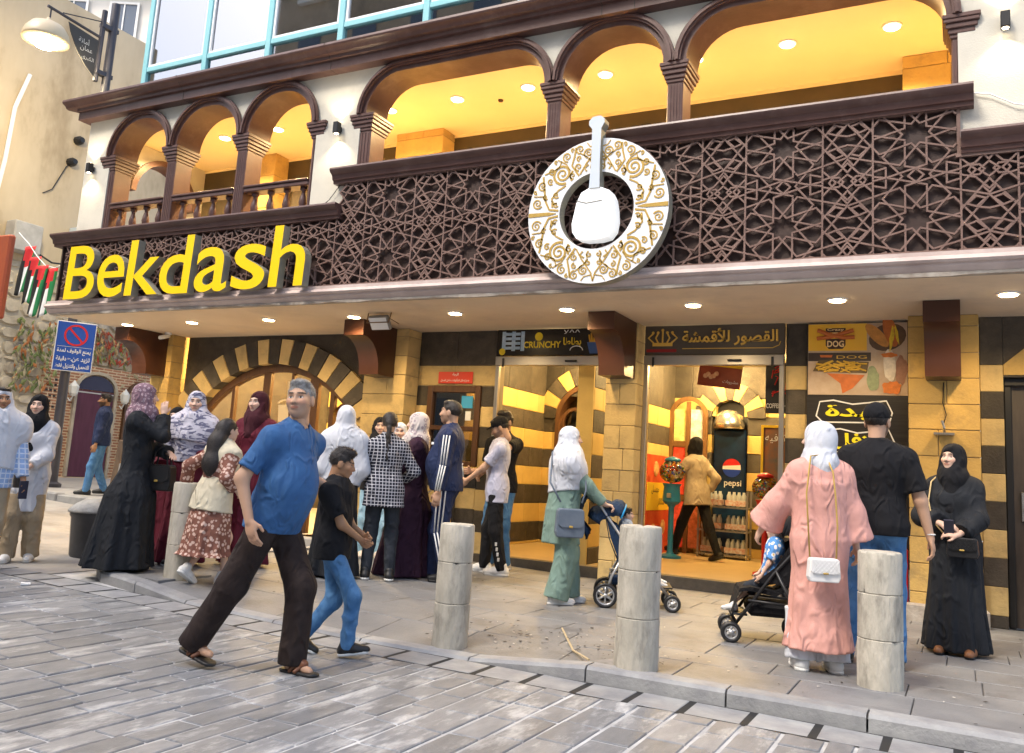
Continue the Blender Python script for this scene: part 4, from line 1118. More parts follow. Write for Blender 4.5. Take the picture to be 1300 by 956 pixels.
# up-and-down wall lights
for x, lb in ((-6.57, 'small black up and down wall light between the two arcades'), (0.37, 'small black up and down wall light on white wall beside wide arch'), (-11.03, 'small black up and down wall light at the building corner')):
    o = empty('wall_light', (x, YA0, 5.1), label=lb, cat='wall light')
    mb = MB(); mb.box(x-0.035, x+0.035, YA0-0.11, YA0-0.03, 5.03, 5.17, 0.006); mb.box(x-0.02, x+0.02, YA0-0.03, YA0, 5.07, 5.13); mb.build('body', M_black, o)
    for zz, up in ((5.1701, 1), (5.0299, -1)):
        mb = MB(); mb.lathe([(0.025, 0.0), (0.024, 0.003*up)], (x, YA0-0.07, zz), 12); mb.build('lens', lamp_mat('wall_lens', (1, 0.8, 0.5), 12.0), o)
        ld = bpy.data.lights.new('lamp_glow', 'SPOT'); ld.energy = 8; ld.color = (1, 0.82, 0.55); ld.spot_size = R_(110); ld.spot_blend = 0.6; ld.shadow_soft_size = 0.02
        lo = bpy.data.objects.new('lamp_glow', ld); lo.location = (x, YA0-0.085, zz+0.012*up); lo.rotation_euler = (R_(180) if up > 0 else 0, 0, 0); link(lo); attach(lo, o)
# --- shutter boxes and jambs
def shutter(x0, x1, par):
    mb = MB(); mb.box(x0, x1, 9.66, 9.74, 2.51, 2.625, 0.006); o = mb.build('shutter_housing', M_steel, par)
    for x in (x0+0.12, x1-0.12):
        m2 = MB(); m2.box(x-0.012, x+0.012, 9.645, 9.659, 2.49, 2.60); m2.build('guide_hook', M_black, o)
    m2 = MB(); m2.tube([(x0+(x1-x0)*0.62+d, 9.64, 2.56) for d in (0, 0.05, 0.1, 0.15)], 0.012, 6); m2.build('handle', M_black, o)
    for x in (x0, x1-0.05):
        m2 = MB(); m2.box(x, x+0.05, 9.68, 9.74, 0.02, 2.509, 0.004); m2.build('guide_rail', M_steel, o)
shutter(-5.305, -3.71, bld); shutter(-3.315, -1.715, bld)
# right-hand door in a black frame, under a striped arch
rd = empty('side_door', (0.7, 9.8, 0), parent=bld)
bpy.data.objects.remove(rd)
mb = MB(); mb.box(0.372, 1.45, 9.80, 9.95, 0.0, 2.34); dr = mb.build('door', mat('old_door', (0.055, 0.045, 0.04), 0.5, c2=(0.08, 0.065, 0.055), nscale=4, mapping=(6, 6, 1)), bld)
mb = MB(); mb.box(0.373, 0.44, 9.72, 9.80, 0.0, 2.30, 0.01); mb.box(1.38, 1.45, 9.72, 9.80, 0.0, 2.30, 0.01); mb.box(0.373, 1.45, 9.72, 9.80, 2.301, 2.38, 0.01); mb.build('door_frame', M_black, dr)
mb = MB(); mb.box(0.50, 0.56, 9.775, 9.80, 1.0, 1.28, 0.006); mb.tube([(0.53, 9.78, 1.12), (0.53, 9.73, 1.12), (0.64, 9.73, 1.12)], 0.01, 6); mb.build('door_handle', M_steel, dr)
for (z0, z1) in ((0.25, 1.0), (1.35, 2.15)):
    mb = MB(); mb.box(0.62, 1.3, 9.785, 9.80, z0, z1, 0.012); mb.build('door_panel', MATS['old_door'], dr)
mb = MB(); mb.prism([(0.371, 2.40), (0.371, 2.50), (0.62, 2.72), (0.75, 2.50), (0.55, 2.40)], 9.615, 9.80, 'Y'); mb.build('arch_stone', M_ystone, bld)
mb = MB(); mb.box(0.371, XR, 9.63, 9.95, 2.381, ZS); mb.box(1.451, XR, 9.63, 9.95, 0.0, 2.38); mb.build('side_wall_stone', M_dstone, bld)
mb = MB(); mb.box(-0.24, -0.06, 9.30, 9.455, 1.78, 1.80); mb.tube([(-0.15, 9.44, 1.80), (-0.15, 9.38, 1.85), (-0.17, 9.36, 1.92)], 0.012, 6)
tag(mb.build('pillar_lamp_bracket', M_steel), 'small corroded metal fitting on the yellow stone pillar', 'fitting')
mb = MB(); mb.tube([(-0.15, 9.452, 2.3), (-0.16, 9.445, 2.1), (-0.13, 9.44, 1.98), (-0.16, 9.44, 1.88)], 0.005, 5); tag(mb.build('hanging_cable', M_black), 'thin loose cable hanging below the bracket on yellow pillar', 'cable')
# ---------------------------------------------------------------- channel letters
M_lety = mat('letter_yellow', (0.80, 0.52, 0.0), 0.35, emis=(1.0, 0.66, 0.0), estr=0.04)
M_lets = mat('letter_side', (0.22, 0.21, 0.18), 0.6, c2=(0.30, 0.28, 0.2), nscale=8)
ls = empty('letter_sign', (-8.8, 7.55, 3.1), label='large yellow raised letters mounted on the brown lattice', cat='sign letters')
BOX = {'B': (-10.90, -10.30, 3.125, 3.865), 'e': (-10.24, -9.72, 3.125, 3.70), 'k': (-9.68, -9.06, 3.13, 3.87), 'd': (-9.05, -8.49, 3.12, 3.87), 'a': (-8.42, -7.87, 3.12, 3.685), 's': (-7.80, -7.27, 3.125, 3.68), 'h': (-7.20, -6.67, 3.135, 3.875)}
for ch, (x0, x1, z0, z1) in BOX.items():
    v, f = text_geo(ch, width=x1-x0, height=z1-z0, depth=1.0, bold=0.006, shear=0.035, res=5)
    ys = [p[1] for p in v]; ya, yb = min(ys), max(ys)
    vv = [(p[0]+x0, 7.455+(p[1]-ya)/(yb-ya)*0.11, p[2]+z0) for p in v]
    mb = MB(); mb.add(vv, f)
    mb.m = [0 if all(abs(vv[i][1]-7.455) < 1e-5 for i in q) else 1 for q in f]
    mb.build('letter', [M_lety, M_lets], ls)
    m2 = MB(); cxl = (x0+x1)/2
    m2.box(cxl-0.10, cxl-0.08, 7.566, 7.69, z0+0.12, z0+0.14); m2.box(cxl+0.06, cxl+0.08, 7.566, 7.69, z0+0.3, z0+0.32); m2.build('letter_standoff', M_steel, ls)
# ---------------------------------------------------------------- round medallion with mortar and pestle
M_medw = mat('medallion_white', (0.74, 0.75, 0.76), 0.4, emis=(1.0, 1.0, 1.0), estr=0.01)
M_morw = mat('mortar_white', (0.85, 0.86, 0.87), 0.5, emis=(1.0, 1.0, 1.0), estr=0.22)
M_gold = mat('gold_scroll', (0.46, 0.30, 0.07), 0.45, metal=0.25)
md = empty('medallion_sign', (-3.12, 7.5, 3.75), label='round white and gold scrollwork sign with a mortar and pestle', cat='round sign')
mcx, mcz, MRo, MRi = -3.10, 3.715, 0.725, 0.385
YM = 7.46
mb = MB(); oc = arc(mcx, mcz, MRo, 0, 360, 64)[:-1]; ic = arc(mcx, mcz, MRi, 0, 360, 64)[:-1]
mb.ring(oc, ic, YM, YM+0.12); mb.m = [0 if i % 4 == 0 else 1 for i in range(len(mb.f))]
mb.build('ring', [M_medw, M_lets], md)
gold = MB()
def ribbon(pts, w):
    n = len(pts); L_ = []; R2 = []
    for i, p in enumerate(pts):
        a = pts[max(0, i-1)]; b = pts[min(n-1, i+1)]; dx, dz = b[0]-a[0], b[1]-a[1]; l = math.hypot(dx, dz) or 1
        ww = w if not isinstance(w, (list, tuple)) else w[i]
        nx, nz = -dz/l*ww*0.47, dx/l*ww*0.47
        L_.append((p[0]+nx, p[1]+nz)); R2.append((p[0]-nx, p[1]-nz))
    gold.ring(L_, R2, YM-0.006, YM+0.002, 'Y', closed=False)
def spiral(cx, cz, r, a0, turns, sgn, w=0.013, tail=None):
    P_ = []; n = int(18*turns)
    for i in range(n+1):
        t = i/n; rr = r*(1-0.88*t); a = R_(a0)+sgn*t*turns*2*math.pi
        P_.append((cx+rr*math.cos(a), cz+rr*math.sin(a)))
    if tail: P_ = tail+P_
    ribbon(P_, [w*(1.25-0.5*i/len(P_)) for i in range(len(P_))])
def pol(r, a): return (mcx+r*math.cos(R_(a)), mcz+r*math.sin(R_(a)))
for sx in (1, -1):
    for sz in (1, -1):
        def A(a): return a if (sx > 0 and sz > 0) else (180-a if sx < 0 and sz > 0 else (-a if sx > 0 else 180+a))
        sg = sx*sz
        for (r, a, q, tr) in ((0.64, 10.5, 0.055, 1.7), (0.655, 27, 0.05, 1.6), (0.545, 47, 0.105, 2.2), (0.66, 60, 0.05, 1.6), (0.665, 73, 0.045, 1.5), (0.47, 24, 0.035, 1.2), (0.60, 80, 0.05, 1.7), (0.655, 42, 0.035, 1.3), (0.50, 66, 0.04, 1.4), (0.44, 12, 0.03, 1.1), (0.575, 18, 0.03, 1.2), (0.60, 34, 0.035, 1.3), (0.455, 55, 0.035, 1.2), (0.58, 70, 0.03, 1.2), (0.44, 84, 0.03, 1.1), (0.52, 84, 0.03, 1.2), (0.70, 20, 0.022, 1.0), (0.695, 50, 0.022, 1.0), (0.695, 67, 0.022, 1.0)):
            c = pol(r, A(a)); spiral(c[0], c[1], q, A(a)+200*sg, tr, sg, 0.013 if q < 0.09 else 0.02)
        # stems
        for (P_, w) in (([(0.40, 4), (0.5, 5), (0.56, 14), (0.6, 22), (0.70, 34)], 0.02), ([(0.47, 8), (0.50, 18), (0.47, 30), (0.43, 40)], 0.016), ([(0.70, 36), (0.62, 48), (0.66, 54)], 0.013),
                        ([(0.415, 62), (0.55, 60), (0.62, 66), (0.70, 70)], 0.018), ([(0.42, 64), (0.50, 76), (0.62, 88), (0.70, 90)], 0.014), ([(0.44, 80), (0.5, 83), (0.56, 78), (0.63, 72)], 0.012),
                        ([(0.70, 16), (0.60, 18), (0.56, 14)], 0.012), ([(0.70, 52), (0.6, 56), (0.52, 56)], 0.012), ([(0.705, 80), (0.66, 82), (0.64, 88)], 0.01), ([(0.42, 50), (0.47, 52), (0.5, 58)], 0.02), ([(0.43, 14), (0.46, 12), (0.49, 16)], 0.02), ([(0.42, 74), (0.46, 72), (0.48, 78)], 0.016)):
            ribbon([pol(r, A(a)) for r, a in P_], w)
    a = 0 if sx > 0 else 180
    ribbon([pol(0.42, a), pol(0.5, a), pol(0.6, a), pol(0.72, a)], [0.004, 0.035, 0.04, 0.045])
gold.build('gold_scrollwork', M_gold, md)
mb = MB()
def moff(pts): return [(mcx+p[0], mcz+p[1]) for p in pts]
body = [(-0.21, -0.06), (-0.225, -0.14), (-0.215, -0.22), (-0.17, -0.285), (-0.09, -0.305), (0.06, -0.305), (0.15, -0.285), (0.20, -0.22), (0.215, -0.12), (0.205, 0.0), (0.185, 0.10), (0.15, 0.17), (0.06, 0.21), (-0.06, 0.21), (-0.14, 0.17), (-0.185, 0.07)]
mb.prism(moff(body), YM-0.05, YM+0.10, 'Y'); mortar = mb.build('mortar', [M_morw], md)
mb = MB(); pest = [(-0.055, 0.20), (-0.045, 0.45), (-0.05, 0.80), (-0.085, 0.845), (-0.085, 0.885), (-0.05, 0.925), (0.03, 0.93), (0.075, 0.895), (0.075, 0.855), (0.045, 0.80), (0.045, 0.45), (0.055, 0.20)]
mb.prism(moff(pest), YM-0.07, YM-0.051+0.10, 'Y'); mb.m = [1]*(len(pest))+[0, 0]
mb.build('pestle', [mat('pestle_white', (0.52, 0.58, 0.64), 0.4, emis=(0.9, 0.95, 1.0), estr=0.02), M_lets], md)
mb = MB(); mb.tube([(mcx-0.18, YM-0.054, mcz+0.09), (mcx-0.08, YM-0.054, mcz+0.06), (mcx+0.08, YM-0.054, mcz+0.075)], 0.006, 5); mb.build('rim_line', M_lets, md)
mb = MB(); mb.box(mcx-0.03, mcx+0.03, YM+0.12, 7.69, mcz+0.45, mcz+0.5); mb.box(mcx-0.5, mcx-0.45, YM+0.12, 7.69, mcz-0.1, mcz-0.05); mb.box(mcx+0.45, mcx+0.5, YM+0.12, 7.69, mcz-0.1, mcz-0.05); mb.box(mcx-0.03, mcx+0.03, YM+0.10, 7.69, mcz-0.2, mcz-0.15); mb.build('mounting_bar', M_steel, md)
# ---------------------------------------------------------------- shop signs
YS = 9.70
cr = empty('snack_shop_sign', (-4.55, YS, 2.63), label='black snack shop sign with yellow lettering above the striped doorway', cat='shop sign')
mb = MB(); mb.box(-5.32, -3.71, YS, 9.745, 2.635, ZS-0.004, 0.006); mb.build('board', mat('sign_black', (0.013, 0.012, 0.012), 0.25, c2=(0.02, 0.017, 0.014), nscale=3), cr)
mb = MB(); M_sy = mat('sign_yellow', (0.85, 0.62, 0.02), 0.5)
text(mb, 'CRUNCHY', -4.93, YS-0.003, 2.735, width=0.52, height=0.085, bold=0.025); text(mb, arabic('بطاطا'), -4.38, YS-0.003, 2.745, width=0.24, height=0.12, bold=0.02); mb.build('lettering', M_sy, cr)
mb = MB(); mb.prism(arc(-4.72, 2.88, 0.055, 0, 360, 16)[:-1], YS-0.004, YS-0.001, 'Y'); mb.build('yellow_dot', M_sy, cr); mb = MB(); mb.prism(arc(-5.23, 2.69, 0.045, 0, 360, 14)[:-1], YS-0.0105, YS-0.0085, 'Y'); mb.build('yellow_dot', M_sy, cr)
mb = MB()
for k in range(4): mb.box(-5.22, -4.98, YS-0.008, YS-0.002, 2.72+k*0.06, 2.755+k*0.06)
for xa in (-5.24, -5.1, -4.97): mb.box(xa, xa+0.05, YS-0.0075, YS-0.0021, 2.70, 2.95)
mb.build('blue_picture', mat('blue_pic', (0.30, 0.45, 0.62), 0.4, c2=(0.55, 0.68, 0.8), nscale=12), cr)
mb = MB(); text(mb, '\u0443\u028c\u028c', -4.38, YS-0.003, 2.91, width=0.22, height=0.05); mb.build('small_marks', M_whitep, cr)
mb = MB(); mb.prism([(-4.02, 2.66), (-3.90, 2.66), (-3.86, 2.80), (-4.06, 2.80)], YS-0.006, YS-0.002, 'Y'); mb.build('cup_picture', mat('cup_blue', (0.05, 0.12, 0.35), 0.5), cr)
mb = MB()
for k in range(9): mb.tube([(-4.02+k*0.016, YS-0.006, 2.80), (-4.03+k*0.018+rnd.uniform(-0.01, 0.01), YS-0.008, 2.86+rnd.uniform(0, 0.07))], 0.009, 5)
mb.build('fries_picture', mat('fries_y', (0.7, 0.42, 0.05), 0.6), cr)
mb = MB(); mb.ring(arc(-4.2, 2.70, 0.09, 0, 180, 10, 0.06), arc(-4.2, 2.70, 0.08, 0, 180, 10, 0.05), YS-0.004, YS-0.001, closed=False); mb.build('outline_drawing', M_whitep, cr)
qs = empty('fabric_shop_sign', (-2.5, YS, 2.63), label='grey shop sign with gold crown and Arabic lettering over the fabric shop', cat='shop sign')
mb = MB(); mb.box(-3.318, -1.712, YS-0.012, 9.745, 2.63, ZS-0.003, 0.006); mb.build('board', mat('sign_grey', (0.075, 0.062, 0.05), 0.35, c2=(0.10, 0.085, 0.068), nscale=2), qs)
M_gl = mat('gold_letter', (0.72, 0.46, 0.09), 0.4, metal=0.1)
mb = MB(); YQ = YS-0.012
text(mb, arabic('القصور للأقمشة'), -2.86, YQ-0.014, 2.735, width=1.08, height=0.20, depth=0.012, bold=0.018)
mb.box(-2.86, -1.84, YQ-0.006, YQ-0.001, 2.70, 2.708); mb.tube([(-1.84, YQ-0.003, 2.704), (-1.77, YQ-0.003, 2.735), (-1.755, YQ-0.003, 2.775)], 0.005, 5); mb.build('lettering', M_gl, qs)
mb = MB(); cx = -3.10; z0 = 2.755
crown = [(-0.12, 0.02), (0.12, 0.02), (0.12, -0.02), (-0.12, -0.02)]
mb.prism([(cx+p[0], z0+p[1]) for p in crown], YQ-0.01, YQ-0.001, 'Y')
for (a, b_) in ((-0.12, -0.155), (0.12, 0.155), (-0.06, -0.075), (0.06, 0.075), (0.0, 0.0)):
    h = 0.13 if a else 0.16
    mb.tube([(cx+a*0.9, YQ-0.005, z0+0.02), (cx+b_*1.12, YQ-0.005, z0+h*0.6), (cx+b_*0.75, YQ-0.005, z0+h)], 0.011, 6)
    mb.lathe([(0.018, 0), (0.015, 0.006)], (cx+b_*0.75, YQ-0.008, z0+h+0.01), 8, axis='Y')
mb.build('crown', M_gl, qs)
mb = MB(); mb.box(-3.29, -2.93, YQ-0.004, YQ-0.001, 2.665, 2.70); mb.build('red_strip', mat('strip_red', (0.30, 0.015, 0.015), 0.5), qs)
# small red sign above the service window
rs = empty('red_notice', (-5.93, 9.73, 2.3), label='small red enamel notice with white Arabic lettering above service window', cat='notice')
mb = MB(); mb.box(-6.19, -5.665, 9.728, 9.743, 2.278, 2.435, 0.003); mb.build('plate', mat('notice_red', (0.62, 0.045, 0.02), 0.4), rs)
mb = MB(); text(mb, arabic('الرجاء'), -5.93, 9.7265, 2.375, height=0.045, centre=True, bold=0.01); text(mb, arabic('عدم إدخال المأكولات داخل المحل'), -5.93, 9.7265, 2.295, width=0.44, height=0.05, centre=True, bold=0.008); mb.build('lettering', M_whitep, rs)
# ---------------------------------------------------------------- tall food poster
ps = empty('food_poster', (-0.97, 9.68, 0.6), label='tall poster with hot dog pictures above black panel with yellow lettering', cat='poster')
px0, px1, YP = -1.472, -0.473, 9.68
mb = MB(); mb.box(px0, px1, YP, 9.75, 0.62, 2.965); mb.build('backing', mat('poster_black', (0.016, 0.014, 0.014), 0.4, c2=(0.03, 0.027, 0.025), nscale=10, mapping=(0.3, 1, 6)), ps)
mb = MB(); mb.box(px0+0.01, px1-0.01, YP-0.006, YP-0.001, 2.19, 2.955); mb.build('food_photo', mat('poster_pale', (0.42, 0.30, 0.20), 0.4, c2=(0.55, 0.44, 0.34), nscale=5), ps)
mb = MB(); mb.box(px0+0.012, px0+0.60, YP-0.010, YP-0.0065, 2.66, 2.95); mb.build('yellow_panel', mat('poster_yellow', (0.80, 0.42, 0.02), 0.4, c2=(0.82, 0.5, 0.05), nscale=2), ps)
lg = MB(); lx = px0+0.29
lg.prism([(lx-0.10, 2.72), (lx-0.07, 2.68), (lx+0.07, 2.68), (lx+0.10, 2.72), (lx+0.10, 2.79), (lx-0.10, 2.79)], YP-0.013, YP-0.0105, 'Y'); lg.prism([(lx-0.10, 2.86), (lx+0.10, 2.86), (lx+0.10, 2.905), (lx-0.10, 2.905)], YP-0.013, YP-0.0105, 'Y')
logo = lg.build('logo_backing', mat('logo_brown', (0.05, 0.02, 0.012), 0.5), ps)
lg = MB(); lg.tube([(lx-0.18, YP-0.02, 2.885), (lx-0.08, YP-0.024, 2.84), (lx+0.08, YP-0.024, 2.80), (lx+0.19, YP-0.02, 2.805)], 0.022, 8); lg.tube([(lx-0.19, YP-0.014, 2.795), (lx-0.06, YP-0.018, 2.81), (lx+0.08, YP-0.018, 2.85), (lx+0.18, YP-0.014, 2.88)], 0.022, 8); lg.build('sausages', mat('sausage', (0.50, 0.14, 0.03), 0.5), logo)
lg = MB(); text(lg, 'Crazy', lx, YP-0.0145, 2.868, width=0.17, height=0.035, centre=True, bold=0.02); text(lg, 'DOG', lx, YP-0.0145, 2.70, width=0.17, height=0.07, centre=True, bold=0.03); text(lg, 'HOT', lx, YP-0.05, 2.835, width=0.05, height=0.02, centre=True, bold=0.02); lg.build('lettering', mat('logo_cream', (0.85, 0.62, 0.3), 0.5), logo)
# hot dog picture
hd = MB(); hx = px1-0.28
def blob(mb, cx, cz, rx, rz, ang, y, mi, jag=0.0, n=18):
    c, s_ = math.cos(R_(ang)), math.sin(R_(ang)); P_ = []
    for i in range(n):
        a = 2*math.pi*i/n; q = 1+rnd.uniform(-jag, jag); x, z = rx*q*math.cos(a), rz*q*math.sin(a); P_.append((cx+x*c-z*s_, cz+x*s_+z*c))
    mb.prism(P_, y-0.002, y, 'Y', mi)
blob(hd, px1-0.20, 2.80, 0.185, 0.14, 20, YP-0.0065, 0)
blob(hd, hx-0.02, 2.82, 0.16, 0.06, -48, YP-0.009, 1); blob(hd, hx+0.11, 2.86, 0.17, 0.065, -75, YP-0.0115, 2); blob(hd, hx+0.12, 2.78, 0.02, 0.13, -8, YP-0.014, 3, 0.3); blob(hd, hx+0.17, 2.82, 0.018, 0.09, 10, YP-0.0142, 3, 0.3)
blob(hd, hx+0.10, 2.50, 0.06, 0.17, 3, YP-0.0115, 4, 0.08); blob(hd, hx+0.10, 2.61, 0.075, 0.025, 0, YP-0.014, 5, 0.2); blob(hd, hx+0.12, 2.27, 0.085, 0.07, 0, YP-0.014, 5, 0.2); blob(hd, hx+0.21, 2.45, 0.06, 0.15, 0, YP-0.009, 6, 0.15); blob(hd, hx-0.06, 2.36, 0.06, 0.13, 0, YP-0.009, 7, 0.15)
hd.build('hot_dog_picture', [mat('hp%d' % i, c, 0.5, c2=tuple(q*0.7 for q in c), nscale=20) for i, c in enumerate([(0.12, 0.07, 0.04), (0.62, 0.28, 0.06), (0.55, 0.16, 0.03), (0.80, 0.58, 0.03), (0.80, 0.72, 0.60), (0.70, 0.20, 0.03), (0.35, 0.18, 0.12), (0.30, 0.36, 0.2)])], ps)
fr_ = MB(); fx = px0+0.30
fr_.box(px0+0.012, px0+0.64, YP-0.0095, YP-0.0065, 2.55, 2.64, mi=0)
fr_.prism([(px0+0.06, 2.44), (px0+0.60, 2.42), (px0+0.62, 2.54), (px0+0.12, 2.56)], YP-0.012, YP-0.0096, 'Y', 1)
for k in range(34):
    x = px0+0.14+rnd.uniform(0, 0.42); z = 2.44+rnd.uniform(0, 0.10); a = rnd.uniform(-0.5, 0.5)
    fr_.tube([(x-0.05*math.cos(a), YP-0.016, z-0.05*math.sin(a)), (x+0.05*math.cos(a), YP-0.018, z+0.05*math.sin(a))], 0.009, 5, mi=2)
fr_.prism([(px0+0.20, 2.42), (px0+0.58, 2.40), (px0+0.46, 2.26), (px0+0.36, 2.205), (px0+0.34, 2.31)], YP-0.0095, YP-0.0066, 'Y', 3)
text(fr_, 'DOG', px0+0.30, YP-0.0105, 2.575, width=0.3, height=0.035, mi=2); 
fr_.prism([(px0+0.13, 2.615), (px0+0.26, 2.615), (px0+0.25, 2.59), (px0+0.14, 2.59)], YP-0.011, YP-0.0097, 'Y', 3)
fr_.build('fries_picture', [mat('fp%d' % i, c, 0.5, c2=tuple(q*0.75 for q in c), nscale=16) for i, c in enumerate([(0.05, 0.035, 0.03), (0.12, 0.08, 0.03), (0.72, 0.45, 0.06), (0.62, 0.16, 0.03)])], ps)
lt = MB()
def outlined(body, x, z, w, h):
    text(lt, body, x, YP-0.008, z, width=w, height=h, bold=0.03, mi=1)
    lt.ring([(x-0.10, z+0.03), (x-0.03, z-0.04), (x+w+0.03, z-0.03), (x+w+0.06, z+h*0.5), (x+w+0.0, z+h+0.05), (x+w*0.45, z+h+0.01), (x+0.08, z+h+0.05), (x-0.06, z+h+0.03)], [(x-0.085, z+0.035), (x-0.025, z-0.025), (x+w+0.022, z-0.017), (x+w+0.045, z+h*0.5), (x+w-0.005, z+h+0.035), (x+w*0.45, z+h-0.005), (x+0.08, z+h+0.035), (x-0.052, z+h+0.018)], YP-0.005, YP-0.001, mi=0)
outlined(arabic('كبدة'), px0+0.19, 1.93, 0.60, 0.16)
outlined(arabic('فلافل'), px0+0.26, 1.62, 0.55, 0.17)
lt.build('lettering', [M_whitep, mat('letter_bright_yellow', (0.85, 0.75, 0.02), 0.5)], ps)
mb = MB(); text(mb, arabic('سندويشات'), px0+0.25, YP-0.004, 1.50, width=0.4, height=0.07); mb.build('small_lettering', mat('letter_red', (0.55, 0.03, 0.03), 0.5), ps)
# red cooler box under the poster
rc_ = empty('red_cooler', (-0.8, 9.6, 0), label='red drinks cooler cabinet with white lettering standing under the poster', cat='cooler')
mb = MB(); mb.box(-1.30, -0.485, 9.50, 9.675, 0.06, 0.66, 0.02); mb.build('cabinet', mat('cooler_red', (0.50, 0.012, 0.02), 0.35, c2=(0.56, 0.02, 0.03), nscale=2), rc_)
mb = MB(); text(mb, 'snacks', -1.22, 9.497, 0.36, width=0.5, height=0.12, shear=0.2, bold=0.015); text(mb, arabic('بارد'), -1.1, 9.497, 0.52, width=0.3, height=0.09); mb.build('lettering', M_whitep, rc_)
# floodlight and dome camera under the canopy, loose wires
fl = empty('floodlight', (-6.25, 8.4, 2.8), label='floodlight in a wire cage hanging under the canopy above the bracket', cat='floodlight')
Mf = Matrix.Translation((-6.25, 8.42, 2.865)) @ Matrix.Rotation(R_(-55), 4, 'X')
mb = MB(); mb.box(-0.14, 0.14, -0.09, 0.09, -0.03, 0.03, 0.01, M=Mf); mb.build('housing', mat('flood_grey', (0.22, 0.22, 0.21), 0.5), fl)
mb = MB(); mb.box(-0.125, 0.125, -0.078, 0.078, -0.034, -0.0305, M=Mf); mb.build('lens', mat('flood_glass', (0.75, 0.78, 0.8), 0.15), fl)
mb = MB(); mb.tube([(-6.42, 8.4, 2.98), (-6.42, 8.38, 2.86), (-6.10, 8.38, 2.86), (-6.08, 8.4, 2.98)], 0.008, 6); mb.tube([(-6.42, 8.5, 2.9), (-6.3, 8.45, 2.96), (-6.15, 8.5, 2.92), (-6.03, 8.5, 2.86)], 0.005, 5); mb.build('bracket', mat('rusty_wire', (0.18, 0.11, 0.05), 0.7), fl)
cm = empty('security_camera', (-10.95, 9.3, 2.9), label='tiny white security camera under the canopy near the corner bracket', cat='camera')
mb = MB(); mb.lathe([(0.05, 0.08), (0.05, 0.05), (0.02, 0.045)], (-10.9, 9.28, 2.9), 14); mb.build('mount', M_whitep, cm, auto=40)
mb = MB(); mb.tube([(-10.9, 9.30, 2.93), (-10.9, 9.20, 2.90), (-10.89, 9.12, 2.875)], [0.03, 0.035, 0.03], 10); mb.build('camera_body', M_whitep, cm, smooth=True)
mb = MB(); mb.tube([(-6.44, 7.72, 4.44), (-6.50, 7.71, 4.36), (-6.62, 7.71, 4.22), (-6.75, 7.71, 4.14)], 0.005, 5); tag(mb.build('loose_cable', M_black), 'thin dark cable looping down the white wall to left ledge', 'cable')
mb = MB(); mb.tube([(0.13, 7.72, 4.52), (0.25, 7.71, 4.49), (0.42, 7.71, 4.38), (0.7, 7.71, 4.30), (1.2, 7.71, 4.26)], 0.006, 5); tag(mb.build('loose_cable', M_whitep), 'thin white cable drooping across the white wall beside the wide arch', 'cable')
mb = MB(); mb.lathe([(0.035, 0.0), (0.03, -0.02)], (-5.05, 8.9, 5.75), 10); tag(mb.build('smoke_detector', M_wood), 'small dark smoke detector on the yellow balcony ceiling', 'smoke detector')
# ---------------------------------------------------------------- old house across the alley
M_plaster = mat('old_plaster', (0.60, 0.49, 0.34), 0.95, c2=(0.47, 0.37, 0.245), nscale=0.9, bump=0.3, bscale=12, stain=(0.27, 0.20, 0.12), stain_scale=0.9, mapping=(1, 1, 0.45))
M_rubble = mat('rubble_stone', (0.64, 0.55, 0.41), 0.9, c2=(0.40, 0.34, 0.26), nscale=4, bump=0.6, bscale=14, rnd_amt=0.22)
M_rubj = mat('rubble_joint', (0.50, 0.44, 0.34), 0.95, bump=0.6, bscale=12)
def brick_mat():
    m = bpy.data.materials.new('thin_brick'); m.use_nodes = True; N = m.node_tree.nodes; L = m.node_tree.links; b = N['Principled BSDF']; b.inputs['Roughness'].default_value = 0.9
    tc = N.new('ShaderNodeTexCoord'); mp = N.new('ShaderNodeMapping'); mp.inputs['Rotation'].default_value = (R_(90), 0, R_(90)); L.new(tc.outputs['Object'], mp.inputs[0])
    sp = N.new('ShaderNodeSeparateXYZ'); L.new(tc.outputs['Object'], sp.inputs[0]); cb = N.new('ShaderNodeCombineXYZ'); L.new(sp.outputs['Y'], cb.inputs[0]); L.new(sp.outputs['Z'], cb.inputs[1])
    br = N.new('ShaderNodeTexBrick'); br.inputs['Scale'].default_value = 1.0; br.inputs['Brick Width'].default_value = 0.24; br.inputs['Row Height'].default_value = 0.065; br.inputs['Mortar Size'].default_value = 0.012
    br.inputs['Color1'].default_value = (0.42, 0.20, 0.11, 1); br.inputs['Color2'].default_value = (0.30, 0.13, 0.07, 1); br.inputs['Mortar'].default_value = (0.62, 0.48, 0.32, 1)
    L.new(cb.outputs[0], br.inputs['Vector']); L.new(br.outputs['Color'], b.inputs['Base Color'])
    bp = N.new('ShaderNodeBump'); bp.inputs['Strength'].default_value = 0.6; bp.inputs['Distance'].default_value = 0.02; bp.invert = True; L.new(br.outputs['Fac'], bp.inputs['Height']); L.new(bp.outputs[0], b.inputs['Normal'])
    return m
M_brick = brick_mat()
HX = -17.9
old = empty('old_house', (HX-2, 14, 0.4), label='tall stained beige house with rubble stone base across the alley', cat='house')
mb = MB(); mb.box(HX-6, HX, 2.0, 15.4, 5.0, 11.15); mb.build('plaster_wall', M_plaster, old)
mb = MB(); mb.box(HX-6, HX-0.02, 2.0, 26.0, 0.0, 4.999); mb.build('stone_wall', M_rubj, old)
